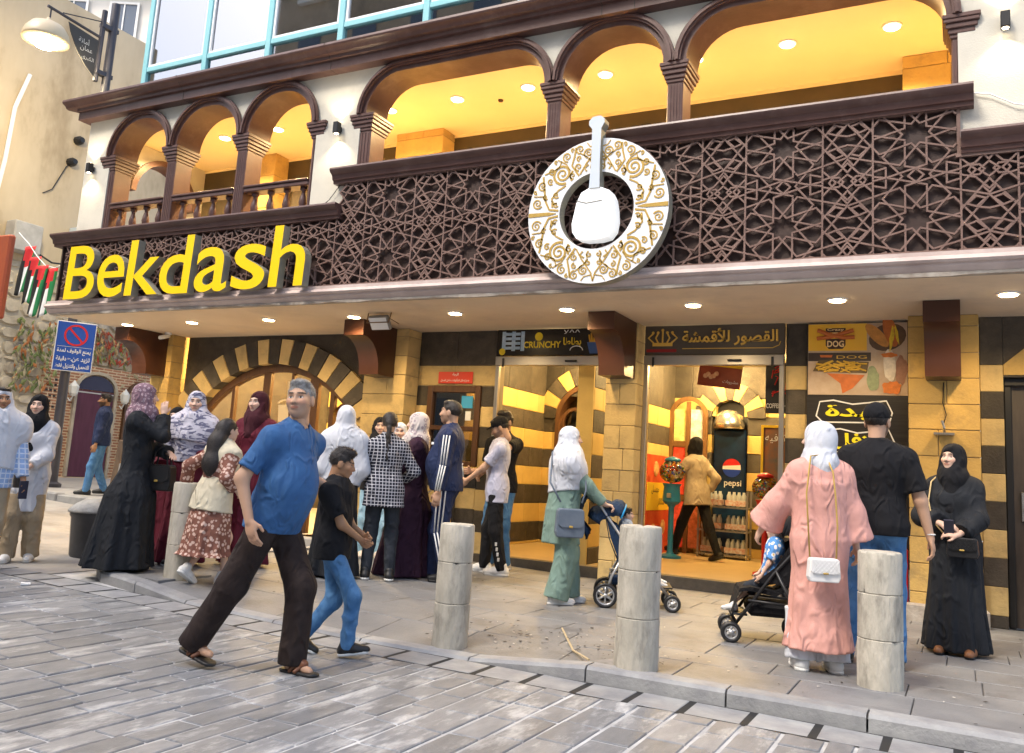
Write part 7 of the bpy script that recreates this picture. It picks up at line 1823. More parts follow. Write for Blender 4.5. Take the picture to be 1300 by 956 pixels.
f.trousers(fabric('trousers_brown', (0.020, 0.013, 0.012), 0.8, (0.035, 0.024, 0.021)), 0.022, 0.022, 1.0)
f.hairdo(HAIRG); f.sandals(S_brown, S_black)
emb = f.rhip+(f.rk-f.rhip)*0.28; emb = emb+nrm(V3(0.9, 0.35, 0.1))*0.125
mb = MB(); mb.ring([(0.026*math.cos(R_(a)), 0.017*math.sin(R_(a))) for a in range(0, 360, 30)], [(0.017*math.cos(R_(a)), 0.009*math.sin(R_(a))) for a in range(0, 360, 30)], -0.004, 0.004); mb.lathe([(0.007, -0.005), (0.006, 0.004)], (0, 0, 0), 8, axis='Y')
Me_ = Matrix.Translation(tuple(emb)) @ Matrix.Rotation(R_(70), 4, 'Z') @ Matrix.Rotation(R_(10), 4, 'Y'); mb.v = [tuple(Me_ @ Vector(p)) for p in mb.v]; o = mb.build('trouser_emblem', mat('emblem_yellow', (0.75, 0.5, 0.03), 0.5)); attach(o, f.root, True)
lw = f.lelb
# boy
f = Fig('boy in black polo shirt and blue jeans walking with clasped hands', (-3.72, 4.70, street_z(-3.72)), 33, 1.35, bulk=0.95, skin=BROWN, hip=(0, 0, 0.90), twist=-18, hyaw=-2, hpitch=-12, rh=(0.05, 0.24, 0.97), lh=(-0.02, 0.26, 1.0), re=(1, -0.6, -0.3), le=(-1, -0.6, -0.3),
        rf=(0.06, 0.20, 0.02), lf=(-0.06, -0.20, 0.05), lfp=22, rfp=-8, res=0.0095, curl=(0.7, 0.7), hscale=1.02)
f.body(0.0038); f.shirt(F_black, 0.75, -0.10, 0.02, 'polo_shirt', 0.004, collar=True); f.trousers(F_jean, 0.012, 0.004, 1.0, 'jeans', 0.005); f.hairdo(HAIR, 'quiff'); f.shoes(S_black, S_sole)

# woman in black abaya at the kerb corner
f = Fig('woman in black abaya and mauve patterned headscarf raising a hand to her mouth', (-6.82, 5.62, gnd(-6.82)), 44, 1.69, True, skin=FAIR, twist=-10, hyaw=4, rh=(0.05, 0.20, 1.47), lh=(0.08, 0.30, 1.10), re=(0.5, 0.3, -1), le=(-1, -0.3, -0.6), rhand=((-0.2, -0.05, 1), (-1, 0, 0)), lhand=((0.9, 0.4, -0.15), (0, -0.3, -1)), curl=(0.35, 0.35), rf=(0.09, 0.05), lf=(-0.09, 0.0))
f.body(hands='rl'); f.robe(F_abaya, 0.02, (0.34, 0.30), (0.155, 0.12), off=(0.02, -0.06), nf=8, famp=0.10, sleeve_r=(0.062, 0.072), sleeve=1.9)
f.hijab(pattern_mat('scarf_mauve', 'floral', (0.20, 0.12, 0.15), (0.40, 0.29, 0.32), 34, (0.12, 0.07, 0.10)), 'wrap', length=0.06, puff=0.004); f.shoes(S_black, S_black, 'flat')
ph = f.world(f.lelb+(f.lw-f.lelb)*0.6)
def handbag(c, w, h, d, rz, m, label, hang=None, strap=None, quilt=False, mname='handbag', gold=None):
    o = empty(mname, c, rz, label=label, cat='handbag')
    mb = MB(); mb.prism([(-w*0.44, -h/2), (w*0.44, -h/2), (w*0.5, -h*0.3), (w*0.46, h*0.42), (w*0.4, h/2), (-w*0.4, h/2), (-w*0.46, h*0.42), (-w*0.5, -h*0.3)], -d/2, d/2, 'Y'); b_ = mb.build('bag_body', m, o, local=True); bv = b_.modifiers.new('b', 'BEVEL'); bv.width = min(0.02, d*0.3); bv.segments = 3
    mb = MB(); mb.prism([(-w*0.42, h*0.45), (w*0.42, h*0.45), (w*0.44, -h*0.05), (w*0.3, -h*0.14), (-w*0.3, -h*0.14), (-w*0.44, -h*0.05)], -d/2-0.012, -d/2-0.0005, 'Y'); mb.build('flap', m, o, local=True)
    mb = MB(); mb.box(-0.018, 0.018, -d/2-0.022, -d/2-0.0125, -h*0.16, -h*0.08, 0.004); mb.build('clasp', M_gold, o, local=True)
    if quilt:
        mb = MB()
        for k in range(-3, 4):
            for sg in (-1, 1): mb.tube([(k*w*0.14-h*0.25*sg, -d/2-0.013, -h*0.12), (k*w*0.14+h*0.25*sg, -d/2-0.013, h*0.42)], 0.0025, 4)
        mb.v = [(max(-w*0.42, min(w*0.42, p[0])), p[1], p[2]) for p in mb.v]; mb.build('quilting', m, o, local=True)
    if hang:
        mb = MB()
        for yy in (-d*0.3, d*0.3): mb.tube([(-w*0.28, yy, h*0.48), (-w*0.22, yy, h*0.5+hang*0.7), (0, yy, h*0.5+hang), (w*0.22, yy, h*0.5+hang*0.7), (w*0.28, yy, h*0.48)], 0.008, 6)
        mb.build('handle', m, o, local=True)
    if strap:
        mb = MB(); mb.tube(strap, 0.009 if gold is None else 0.006, 6); st = mb.build('strap', gold or m, None, smooth=True); attach(st, o)
    return o
handbag(tuple(ph+V3(0.02, -0.03, -0.24)), 0.26, 0.24, 0.12, R_(20), mat('leather_black', (0.012, 0.012, 0.013), 0.35), 'black leather handbag hanging from the arm of the abaya woman', hang=0.16)

# small woman in striped top
f = Fig('young woman in black headscarf and cream striped top behind the abaya woman', (-7.18, 6.36, gnd(-7.18)), 275, 1.52, True, skin=FAIR, hyaw=12, rh=(0.2, 0.1, 0.85), lh=(-0.2, 0.1, 0.85))
f.body(hands=''); f.robe(F_maroon, 0.03, (0.24, 0.2), (0.16, 0.125), nf=9); f.shirt(pattern_mat('top_striped', 'stripes', (0.66, 0.60, 0.46), (0.05, 0.045, 0.04), 26), 1.95, -0.05, 0.035, 'striped_top'); f.hijab(F_black, 'wrap', length=-0.05); f.shoes(S_black, S_sole)
# smiling woman with patterned shawl
f = Fig('smiling woman in pale grey patterned scarf and shawl over a maroon dress', (-6.80, 6.24, gnd(-6.8)), 308, 1.69, True, skin=FAIR, hyaw=0, rh=(0.24, 0.16, 0.95), lh=(-0.12, 0.24, 1.05), le=(-1, -0.2, -0.5), res=0.0105)
f.body(0.004, hands='rl'); f.robe(F_maroon, 0.03, (0.25, 0.21), (0.165, 0.13), nf=10, sleeve=1.9)
sc = pattern_mat('scarf_grey', 'marble', (0.52, 0.50, 0.56), (0.13, 0.13, 0.20), 9)
f.hijab(sc, 'long', length=-0.10); f.shirt(sc, 1.45, 0.10, 0.045, 'shawl', 0.006); f.shoes(S_black, S_white)
# girl from behind
f = Fig('girl with long dark hair in floral dress and cream waistcoat hurrying past a bollard', (-5.90, 5.72, pave_z(-5.9, 5.72)), 86, 1.47, True, skin=FAIR, lean=(0.03, 0.05), hyaw=-10, rh=(0.22, 0.12, 0.98), lh=(-0.40, -0.05, 0.98), le=(-0.7, -0.6, -0.2), rf=(0.08, 0.16, 0.0), lf=(-0.08, -0.16, 0.08), lfp=35, hip=(0, 0, 0.90))
f.body(legs=True); fl_m = pattern_mat('dress_floral', 'floral', (0.20, 0.085, 0.06), (0.55, 0.38, 0.31), 30, (0.62, 0.50, 0.44))
f.robe(fl_m, 0.30, (0.30, 0.25), (0.15, 0.12), off=(0, -0.04), nf=8, famp=0.09, sleeve_r=(0.065, 0.075), sleeve=1.75, name='dress')
f.shirt(fabric('waistcoat_cream', (0.62, 0.56, 0.42)), 0.05, -0.14, 0.034, 'waistcoat', 0.004, flare=0.03)
hb = f.hp; P_ = [f.hE((0, -0.022, 0.038), (0.088, 0.104, 0.094)), f.hC((0, -0.07, 0.0), (0, -0.125, -0.14), 0.085, 0.075, 0.04), C(f.hp(0, -0.12, -0.12), f.hp(0.01, -0.15, -0.36), 0.08, 0.085, 0.05), C(f.hp(0.01, -0.15, -0.34), f.hp(0.015, -0.13, -0.52), 0.085, 0.04, 0.05)]
f.strands(f.layer('hair', P_, HAIR, (), [f.hE((0, 0.135, -0.03), (0.075, 0.095, 0.11), 0.01)], 0.004, 70, (1, 1, 0.1)), 0.07, 1500, 1.0); f.shoes(S_white, S_sole)
mb = MB(); mb.tube([tuple(f.hp(-0.05, -0.11, 0.0)), tuple(f.hp(0, -0.135, 0.0)), tuple(f.hp(0.05, -0.11, 0.0))], 0.012, 6); attach(mb.build('hair_tie', S_black), f.root, True)
# woman in maroon scarf
f = Fig('woman in dark maroon headscarf and robe behind the blue shirted man', (-6.45, 6.74, gnd(-6.45)), 290, 1.76, True, skin=FAIR, hyaw=-14, rh=(0.15, 0.2, 1.05), lh=(-0.2, 0.1, 0.9))
f.body(); f.robe(F_maroon, 0.03, (0.25, 0.2), (0.165, 0.13)); f.hijab(fabric('scarf_maroon', (0.055, 0.012, 0.018)), 'wrap'); f.shoes(S_black, S_black)
# woman in white khimar, from behind
f = Fig('woman in long white prayer scarf over a black robe seen from behind', (-5.53, 7.02, gnd(-5.53)), 122, 1.68, True, skin=FAIR, rh=(0.12, 0.2, 1.05), lh=(-0.12, 0.2, 1.05), hyaw=8)
f.body(hands='', legs=False); f.robe(F_abaya, 0.02, (0.26, 0.22), (0.16, 0.125), nf=9, arms=False); f.hijab(F_white, 'khimar', length=0.02, puff=0.006); f.shoes(S_black, S_black)
# two women by the stone pillar
f = Fig('young woman in black headscarf and pale jeans standing by the stone pillar', (-6.25, 8.60, gnd(-6.25)), 306, 1.66, True, skin=FAIR, rh=(0.15, 0.2, 1.05), lh=(-0.15, 0.2, 1.05))
f.body(); f.shirt(F_black, 1.9, -0.10, 0.02, 'top'); f.trousers(F_jeanlt, 0.02, 0.015, 1.0, 'jeans'); f.hijab(F_black); f.shoes(mat('sandal_cream', (0.6, 0.5, 0.4), 0.6), S_sole, 'flat')
f = Fig('woman in white headscarf and white shirt half hidden behind the checked shirt', (-5.78, 8.35, gnd(-5.78)), 300, 1.60, True, skin=FAIR, rh=(0.2, 0.15, 0.95), lh=(-0.15, 0.2, 1.0))
f.body(hands=''); f.shirt(F_white, 1.9, -0.12, 0.02, 'shirt'); f.trousers(F_jeanlt, 0.02, 0.015, 1.0, 'jeans'); f.hijab(F_white, 'long'); f.shoes(S_white, S_sole)
# plaid shirt with braid
f = Fig('woman in black and white checked shirt with dark braid and black jeans', (-5.16, 7.26, gnd(-5.16)), 124, 1.66, True, bulk=1.06, skin=TAN_, rh=(0.17, 0.20, 1.02), lh=(-0.17, 0.20, 1.02), re=(1, -0.6, -0.3), le=(-1, -0.6, -0.3), rf=(0.12, 0.0), lf=(-0.13, 0.02), res=0.0105)
f.body(hands=''); f.shirt(pattern_mat('shirt_plaid', 'plaid', (0.014, 0.017, 0.030), (0.46, 0.46, 0.50), 31), 1.75, -0.17, 0.022, 'checked_shirt', 0.004, collar=True, flare=0.02); f.trousers(F_dark, 0.012, 0.004, 1.0, 'jeans', 0.005)
P_ = [f.hE((0, -0.022, 0.038), (0.086, 0.102, 0.092)), f.hE((0, -0.10, 0.0), (0.05, 0.04, 0.05))]+[C(f.hp(0, -0.12-0.004*k, -0.05-0.05*k), f.hp(0.006*(-1)**k, -0.13-0.003*k, -0.09-0.05*k), 0.030-0.002*k, 0.024-0.002*k, 0.012) for k in range(7)]
f.strands(f.layer('hair', P_, HAIR, (), [f.hE((0, 0.135, -0.03), (0.08, 0.095, 0.11), 0.01)], 0.003, 90, (1, 1, 0.3)), 0.03, 1200, 0.6); f.shoes(S_black, S_sole)
# plum abaya
f = Fig('woman in plum abaya and pale floral headscarf facing the shop entrance', (-5.18, 7.82, gnd(-5.18)), 196, 1.70, True, skin=FAIR, twist=18, hyaw=6, rh=(0.14, 0.24, 1.05), lh=(-0.08, 0.26, 1.02), le=(-1, -0.5, -0.3))
f.body(); f.robe(F_plum, 0.01, (0.33, 0.30), (0.165, 0.13), off=(0.0, 0.06), nf=7, famp=0.11); f.hijab(pattern_mat('scarf_floral', 'floral', (0.56, 0.50, 0.47), (0.36, 0.30, 0.31), 20, (0.62, 0.57, 0.53)), 'wrap', puff=0.006); f.shoes(S_white, S_white)
# man in navy tracksuit
f = Fig('man in navy tracksuit with white side stripes standing in profile', (-4.76, 7.80, gnd(-4.76)), 198, 1.85, bulk=1.10, belly=0.05, skin=TAN_, twist=6, hyaw=-6, hpitch=2, rh=(0.24, 0.10, 0.85), lh=(-0.27, 0.02, 0.84), le=(-0.6, -1, 0), rf=(0.12, 0.10), lf=(-0.10, -0.08), res=0.0105, beard=0.35)
f.body(0.004); tk = f.shirt(F_navy, 1.93, -0.06, 0.024, 'track_jacket', 0.005, collar=True); tt = f.trousers(F_navy, 0.022, 0.014, 1.0, 'track_trousers', 0.005); f.hairdo(HAIR); f.shoes(S_black, S_black)
def stripes(f, par, a, b, c, r0, r1, out, n=3):
    side_ = nrm(np.array(out, float))
    for j in range(n):
        for (p, q_, ra, rb) in ((a, b, r0, (r0+r1)/2), (b, c, (r0+r1)/2, r1)):
            if q_ is None: continue
            ax_ = nrm(q_-p); o1 = nrm(side_-ax_*(side_ @ ax_)); o2 = np.cross(ax_, o1); ang = (j-(n-1)/2)*0.34; dr = o1*math.cos(ang)+o2*math.sin(ang)
            f.tube('stripe', [p+dr*ra, (p+q_)/2+dr*((ra+rb)/2+0.002), q_+dr*rb], 0.0075, S_white, par, 6)
q = f.q*f.bulk**0.4
stripes(f, tk, f.ls, f.lelb, f.lw, 0.056*q+0.030, 0.032*q+0.030, (-1, -0.1, 0.25)); stripes(f, tt, f.lhip, f.lk, f.la, 0.088*q+0.030, 0.042*q+0.036, (-1, 0, 0))
for k in range(3):
    mb = MB(); p = f.neck-f.up*0.16*f.q+f.fwd*0.152*f.q-f.side*(0.075+0.011*k)*f.q; mb.box(-0.004, 0.004, -0.006, 0.02, -0.005, 0.004+0.008*k, M=Matrix.Translation(tuple(p)) @ Matrix.Rotation(R_(22), 4, 'Y')); attach(mb.build('chest_mark', S_white), tk, True)
# man in cap with bottle
f = Fig('young man in black cap and pale lavender t-shirt looking down at bottle', (-4.75, 8.90, gnd(-4.75)), 196, 1.77, bulk=0.95, skin=TAN_, twist=14, hyaw=8, hpitch=-26, rh=(0.02, 0.33, 1.12), lh=(-0.10, 0.33, 1.02), re=(1, -0.3, -0.6), le=(-0.7, -0.6, -0.5), rf=(0.10, 0.12), lf=(-0.12, -0.12), curl=(0.9, 0.9), beard=0.5)
f.body(0.0042); f.shirt(fabric('tee_lavender', (0.46, 0.47, 0.60)), 0.75, -0.14, 0.02, 't_shirt', 0.004); f.trousers(F_black, 0.02, 0.008, 1.0, 'track_trousers', 0.005); f.cap(F_black); f.hairdo(HAIR); f.shoes(S_white, S_sole, size=1.08)
for k in range(4):
    p = f.lk+(f.la-f.lk)*(0.35+0.14*k); f.boxy('leg_mark', p+V3(-0.076, 0.0, 0), (0.004, 0.012, 0.02), S_white, 0, 0.002)
pw = f.world((f.rw+f.lw)/2+V3(0, 0.10, 0.0))
bt = empty('water_bottle', tuple(pw), label='clear water bottle held by the young man in cap', cat='bottle')
mb = MB(); mb.lathe([(0.033, -0.12), (0.034, 0.03), (0.028, 0.07), (0.013, 0.10), (0.013, 0.115)], tuple(pw), 14); mb.build('bottle_body', mat('bottle_clear', (0.62, 0.72, 0.78), 0.1, alpha=0.7), bt, smooth=True)
mb = MB(); mb.lathe([(0.016, 0.115), (0.016, 0.135)], tuple(pw), 12); mb.build('bottle_cap', M_whitep, bt)
# man behind with hand at mouth
f = Fig('dark haired man in black polo with white shoulder bands behind the capped man', (-4.92, 9.32, gnd(-4.92)), 262, 1.86, skin=TAN_, hyaw=-6, hpitch=-6, rh=(0.16, 0.22, 1.02), lh=(-0.04, 0.18, 1.46), le=(-1, 0.1, -0.7), rf=(0.11, 0.0), lf=(-0.11, 0), lhand=((0.4, 0.1, 0.8), (0, -1, 0)), beard=0.6)
f.body(0.0042); sh_ = f.shirt(F_black, 0.75, -0.08, 0.02, 'polo_shirt', 0.004, collar=True); f.trousers(F_jean, 0.016, 0.006, 1.0, 'jeans', 0.005); f.hairdo(HAIR, 'quiff'); f.shoes(mat('shoe_cream', (0.6, 0.53, 0.4), 0.6), S_sole)
for sg, sp in ((1, f.rs), (-1, f.ls)): f.tube('shoulder_band', [sp-f.side*sg*0.09+f.up*0.075+f.fwd*0.03, sp-f.side*sg*0.03+f.up*0.079+f.fwd*0.02, sp+f.side*sg*0.035+f.up*0.06+f.fwd*0.02], 0.014, S_white, sh_)

# woman in sage outfit with pushchair
f = Fig('woman in sage green tunic and wide trousers with long white scarf pushing a pushchair', (-3.34, 7.58, 0), 36, 1.63, True, bulk=1.12, skin=FAIR, lean=(0, 0.03), hyaw=-4, rh=(0.16, 0.40, 0.98), lh=(-0.14, 0.42, 1.0), re=(0.4, -1, -0.5), le=(-0.4, -1, -0.5), rf=(0.10, -0.04), lf=(-0.09, 0.12), rhand=((0.1, 1, -0.15), (0, 0, -1)), lhand=((0.1, 1, -0.15), (0, 0, -1)), curl=(0.95, 0.95), res=0.0105)
f.body(0.0042); sage = fabric('cloth_sage', (0.155, 0.235, 0.195), 0.85, (0.19, 0.275, 0.23))
f.robe(sage, 0.58, (0.27, 0.23), (0.18, 0.15), nf=7, famp=0.07, name='tunic', sleeve_r=(0.066, 0.055), sleeve=1.93); f.trousers(sage, 0.035, 0.045, 0.98, 'wide_trousers', 0.006, cut=0.8); f.hijab(F_white, 'long', length=0.02); f.shoes(S_white, S_sole)
g_ = f.world
handbag(tuple(g_(V3(0.27, 0.02, 0.80)*f.q)), 0.27, 0.26, 0.09, R_(36-90)+R_(90), mat('bag_slate', (0.10, 0.13, 0.17), 0.5, c2=(0.13, 0.16, 0.20), nscale=8), 'slate blue crossbody bag at the hip of the sage dressed woman', strap=[tuple(g_(p)) for p in (V3(0.27, 0.12, 0.93), V3(0.235, 0.16, 1.05), V3(0.15, 0.16, 1.30), V3(0.02, 0.10, 1.45), V3(-0.06, 0.0, 1.47), V3(0.02, -0.13, 1.38), V3(0.20, -0.17, 1.10), V3(0.27, -0.08, 0.93))])
# walker inside the shop
f = Fig('woman in black head covering and beige shirt walking through the fabric shop', (-3.36, 12.35, FZ), 150, 1.75, True, skin=TAN_, lean=(0, 0.05), hyaw=-6, rh=(0.2, -0.02, 0.92), lh=(-0.20, 0.35, 1.22), le=(-0.6, -0.5, -0.8), rf=(0.06, -0.36, 0.03), lf=(-0.06, 0.38, 0.02), rfp=18, lfp=-10, hip=(0, 0, 0.885), curl=(0.5, 0.8))
f.body(); f.shirt(fabric('shirt_beige', (0.46, 0.38, 0.27)), 1.8, -0.14, 0.026, 'shirt', 0.005, flare=0.02); f.trousers(F_black, 0.014, 0.004); f.hijab(F_black, 'none'); f.shoes(S_black, S_black, 'flat')
pp = f.world(f.lw+V3(0, 0.08, 0.05)); mb = MB(); mb.box(-0.04, 0.04, -0.006, 0.006, -0.08, 0.08, 0.004, M=Matrix.Translation(tuple(pp)) @ Matrix.Rotation(R_(20), 4, 'Z') @ Matrix.Rotation(R_(-25), 4, 'X')); tag(mb.build('phone', mat('phone_grey', (0.12, 0.13, 0.15), 0.3)), 'grey phone held up by the woman walking through shop', 'phone')
# woman in pink
f = Fig('woman in long pale pink robe and white headscarf standing beside a pushchair', (-0.86, 6.26, 0), 116, 1.63, True, bulk=1.08, skin=FAIR, hyaw=52, rh=(0.30, 0.06, 0.80), lh=(-0.36, 0.22, 0.95), le=(-0.6, -1, 0), rf=(0.11, 0.0), lf=(-0.12, 0.03), res=0.0105)
f.body(0.004); pink = fabric('cloth_pink', (0.66, 0.345, 0.29), 0.85, (0.60, 0.305, 0.255))
f.robe(pink, 0.15, (0.245, 0.20), (0.185, 0.15), nf=7, famp=0.05, sleeve_r=(0.095, 0.135), sleeve=1.75, e=0.028); f.trousers(F_white, 0.03, 0.035, 0.95, 'wide_trousers', 0.005, cut=0.42); f.hijab(F_white, 'wrap', length=-0.08, puff=0.01); f.shoes(S_white, S_sole, size=1.05)
g_ = f.world
handbag(tuple(g_(V3(-0.055, -0.25, 0.72)*f.q)), 0.205, 0.15, 0.07, R_(116-90), mat('bag_white', (0.72, 0.71, 0.69), 0.45), 'white quilted handbag on a chain behind the pink robed woman', quilt=True, gold=M_gold, strap=[tuple(g_(p)) for p in (V3(0.03, -0.235, 0.745), V3(0.04, -0.225, 0.95), V3(0.035, -0.20, 1.15), V3(0.03, -0.165, 1.30), V3(0.0, -0.10, 1.42), V3(-0.10, -0.11, 1.40), V3(-0.15, -0.19, 1.15), V3(-0.14, -0.235, 0.75))])
# man in black tee
f = Fig('broad man in black t-shirt, blue jeans and black cap seen from behind', (-0.54, 6.72, 0), 92, 1.81, bulk=1.12, skin=TAN_, hyaw=-14, twist=-4, rh=(0.33, 0.02, 0.86), lh=(-0.26, 0.12, 0.88), re=(0.7, -1, 0), rf=(0.12, 0.0), lf=(-0.20, 0.05), res=0.0105, beard=0.7, curl=(0.45, 0.5))
f.body(0.004); f.shirt(F_black, 0.80, -0.06, 0.02, 't_shirt', 0.005); f.trousers(F_jean, 0.016, 0.004, 1.0, 'jeans', 0.006); f.hairdo(HAIR); f.cap(F_black); f.shoes(S_black, S_black)
w_ = f.rw; mb = MB(); mb.tube([tuple(w_+V3(0.03*math.cos(t), 0.03*math.sin(t), 0.02)) for t in [i*math.pi/6 for i in range(12)]], 0.005, 6, closed=True); attach(mb.build('bracelet', S_white), f.root, True)
# woman in black abaya by the pillar
f = Fig('woman in plain black abaya and headscarf with folded hands before the yellow pillar', (-0.06, 7.78, 0), 264, 1.60, True, skin=FAIR, hyaw=-22, hpitch=3, rh=(0.075, 0.25, 1.07), lh=(-0.06, 0.27, 0.99), re=(1, -0.6, -0.4), le=(-1, -0.6, -0.4), rhand=((-1, 0.2, -0.1), (0, -0.6, -0.8)), lhand=((1, 0.2, 0.1), (0, -0.6, -0.8)), curl=(0.4, 0.6), rf=(0.11, 0.05), lf=(-0.12, 0.07), res=0.0105)
f.body(0.0036); f.robe(F_abaya, 0.03, (0.265, 0.21), (0.18, 0.14), nf=9, famp=0.07, sleeve_r=(0.085, 0.085), sleeve=1.85); f.hijab(F_black, 'wrap', length=0.10, puff=0.006); f.shoes(mat('shoe_brown', (0.22, 0.09, 0.035), 0.5), S_black, 'flat')
g_ = f.world
handbag(tuple(g_(V3(-0.085, 0.245, 0.89)*f.q)), 0.22, 0.15, 0.07, R_(264-90)+math.pi, mat('leather_black', (0.012, 0.012, 0.013), 0.35), 'black quilted handbag with gold strap held by woman in plain abaya', quilt=True, gold=mat('strap_gold', (0.5, 0.36, 0.16), 0.5), strap=[tuple(g_(p)) for p in (V3(0.02, 0.22, 0.87), V3(0.13, 0.21, 1.0), V3(0.165, 0.15, 1.15), V3(0.15, 0.10, 1.30), V3(0.10, 0.02, 1.365))])
pp = g_((f.rw+f.lw)/2+V3(0.0, 0.05, 0.015)); mb = MB(); mb.box(-0.035, 0.035, -0.006, 0.006, -0.07, 0.07, 0.004, M=Matrix.Translation(tuple(pp)) @ Matrix.Rotation(R_(30), 4, 'X')); tag(mb.build('phone', mat('phone_dark', (0.03, 0.03, 0.05), 0.3)), 'dark phone in the hands of woman in plain abaya', 'phone')
# people at the left edge
f = Fig('woman in long white shirt and black headscarf with tan trousers on the street', (-8.05, 5.42, street_z(-8.05)), 318, 1.60, True, skin=FAIR, hyaw=-6, rh=(0.14, 0.20, 1.0), lh=(-0.02, 0.26, 0.98), re=(1, -0.4, -0.4), le=(-1, -0.6, -0.4), rf=(0.1, 0.06), lf=(-0.1, -0.06))
f.body(0.0042); f.robe(F_white, 0.52, (0.23, 0.18), (0.18, 0.14), nf=7, famp=0.05, name='long_shirt', sleeve_r=(0.07, 0.062), sleeve=1.85); f.trousers(F_tan, 0.025, 0.02, cut=0.7); f.hijab(F_black, 'wrap', length=0.12); f.shoes(S_white, S_sole)
pp = f.world((f.rw+f.lw)/2+V3(0.0, 0.08, -0.08)); mb = MB(); mb.lathe([(0.03, -0.12), (0.036, 0.0), (0.03, 0.05), (0.02, 0.06)], tuple(pp), 12); tag(mb.build('drink_flask', mat('flask', (0.05, 0.045, 0.045), 0.4), smooth=True), 'dark drink flask in the hands of woman in white shirt', 'flask')
f = Fig('man in pale blue checked shirt with white scarf and tan trousers at the street edge', (-7.70, 4.82, street_z(-7.7)), 338, 1.62, skin=BROWN, hyaw=0, rh=(0.22, 0.10, 0.82), lh=(-0.26, 0.14, 0.86), rf=(0.1, 0.1), lf=(-0.1, -0.1))
f.body(); f.shirt(pattern_mat('shirt_blue_check', 'plaid', (0.30, 0.42, 0.66), (0.62, 0.68, 0.78), 22), 1.9, -0.14, 0.022, 'checked_shirt'); f.trousers(F_tan, 0.022, 0.012); f.hairdo(HAIR); f.hijab(F_white, 'long', 'white_scarf', length=0.15); f.shoes(S_white, S_sole)
pp = f.world(f.lw+V3(0, 0.06, -0.09)); mb = MB(); mb.box(-0.008, 0.008, -0.04, 0.04, -0.08, 0.08, 0.004, M=Matrix.Translation(tuple(pp))); tag(mb.build('phone', mat('phone_dark', (0.03, 0.03, 0.05), 0.3)), 'dark phone in the hand of man in pale checked shirt', 'phone')
# man by the plum door
f = Fig('bearded man in navy jacket and jeans walking past the plum door', (-12.9, 9.88, gnd(-12.9)), 232, 1.70, skin=BROWN, rh=(0.24, -0.06, 0.85), lh=(-0.24, 0.08, 0.85), rf=(0.1, -0.14, 0.02), lf=(-0.1, 0.14), beard=0.8, res=0.013)
f.body(0.006); f.shirt(F_navy, 1.9, -0.08, 0.026, 'jacket', 0.005, collar=True); f.trousers(F_jean, 0.016, 0.006, 1.0, 'jeans'); f.hairdo(HAIR); f.shoes(S_black, S_black)
# seated person by the dark door
f = Fig('person in yellow orange shirt seated on a low stool by the dark door', (0.86, 9.16, 0), 250, 1.6, skin=TAN_, hip=(0, 0, 0.50), rh=(0.20, 0.42, 0.62), lh=(-0.20, 0.42, 0.62), rf=(0.14, 0.42), lf=(-0.14, 0.42), hpitch=-10, res=0.0115)
f.body(); f.shirt(fabric('shirt_orange', (0.62, 0.24, 0.03)), 0.8, -0.06, 0.02, 't_shirt'); f.trousers(fabric('trousers_grey', (0.09, 0.09, 0.095)), 0.018, 0.008); f.hairdo(HAIR); f.shoes(S_white, S_sole)
st_ = empty('low_stool', (0.86, 9.2, 0), label='low wooden stool under the seated person in orange', cat='stool')
mb = MB(); mb.box(0.68, 1.04, 9.04, 9.38, 0.33, 0.37, 0.01); mb.build('seat', M_wood, st_)
for dx in (0.71, 0.99):
    for dy in (9.07, 9.33): mb = MB(); mb.box(dx, dx+0.03, dy, dy+0.03, 0.0, 0.33); mb.build('leg', M_wood, st_)
# ---------------------------------------------------------------- bollards
M_boll = mat('bollard_stone', (0.50, 0.46, 0.38), 0.9, c2=(0.36, 0.335, 0.275), nscale=9, bump=0.9, bscale=35, stain=(0.10, 0.092, 0.078), stain_scale=6, rnd_amt=0.1, mapping=(1.3, 1.3, 0.45))
def bollard(x, y, z, H, r, label, tilt=0.0):
    o = empty('bollard', (x, y, z), label=label, cat='bollard'); n = 32
    hs_ = [0.0, H*0.36, H*0.69, H]
    for k in range(3):
        a, b = hs_[k], hs_[k+1]; ra, rb = r*(1.03-0.012*k), r*(1.02-0.012*k)
        prof = [(ra-0.006, a), (ra, a+0.006), ((ra+rb)/2+rnd.uniform(-0.002, 0.002), (a+b)/2), (rb, b-0.006), (rb-0.006, b)]
        if k == 2: prof = prof[:-2]+[(rb, b-0.014), (rb-0.004, b-0.005), (rb-0.012, b)]
        mb = MB(); mb.lathe([(p[0], p[1]+z) for p in prof], (x, y, 0), n)
        ang0 = rnd.uniform(0, 6.28)
        for q_, (vx, vy, vz) in enumerate(mb.v):
            row_ = q_//n; edge = row_ in (0, 1, len(prof)-2, len(prof)-1); th_ = math.atan2(vy-y, vx-x); chip = max(0.0, math.sin(5*th_+ang0)+math.sin(13*th_+2*ang0)-1.15)*0.016 if edge else 0.0
            k_ = 1-(chip+rnd.uniform(0, 0.0025))/max(0.05, math.hypot(vx-x, vy-y)); mb.v[q_] = (x+(vx-x)*k_, y+(vy-y)*k_, vz-(chip*0.6 if row_ >= len(prof)-2 else 0))
        mb.build('drum', M_boll, o, auto=28)
    mb = MB(); mb.lathe([(r-0.012, z+0.01), (r-0.012, z+H-0.02)], (x, y, 0), n); mb.build('mortar_core', M_slot, o)
bollard(-3.24, 5.50, pave_z(-3.24, 5.5)-0.01, 0.86, 0.125, 'weathered grey stone bollard on the dropped kerb near the striding man')
bollard(-1.85, 5.47, pave_z(-1.85, 5.47)-0.01, 0.89, 0.137, 'weathered grey stone bollard beside the kerb in front of the fabric shop')
bollard(-0.47, 6.06, -0.01, 0.83, 0.132, 'weathered grey stone bollard behind the broad man in black')
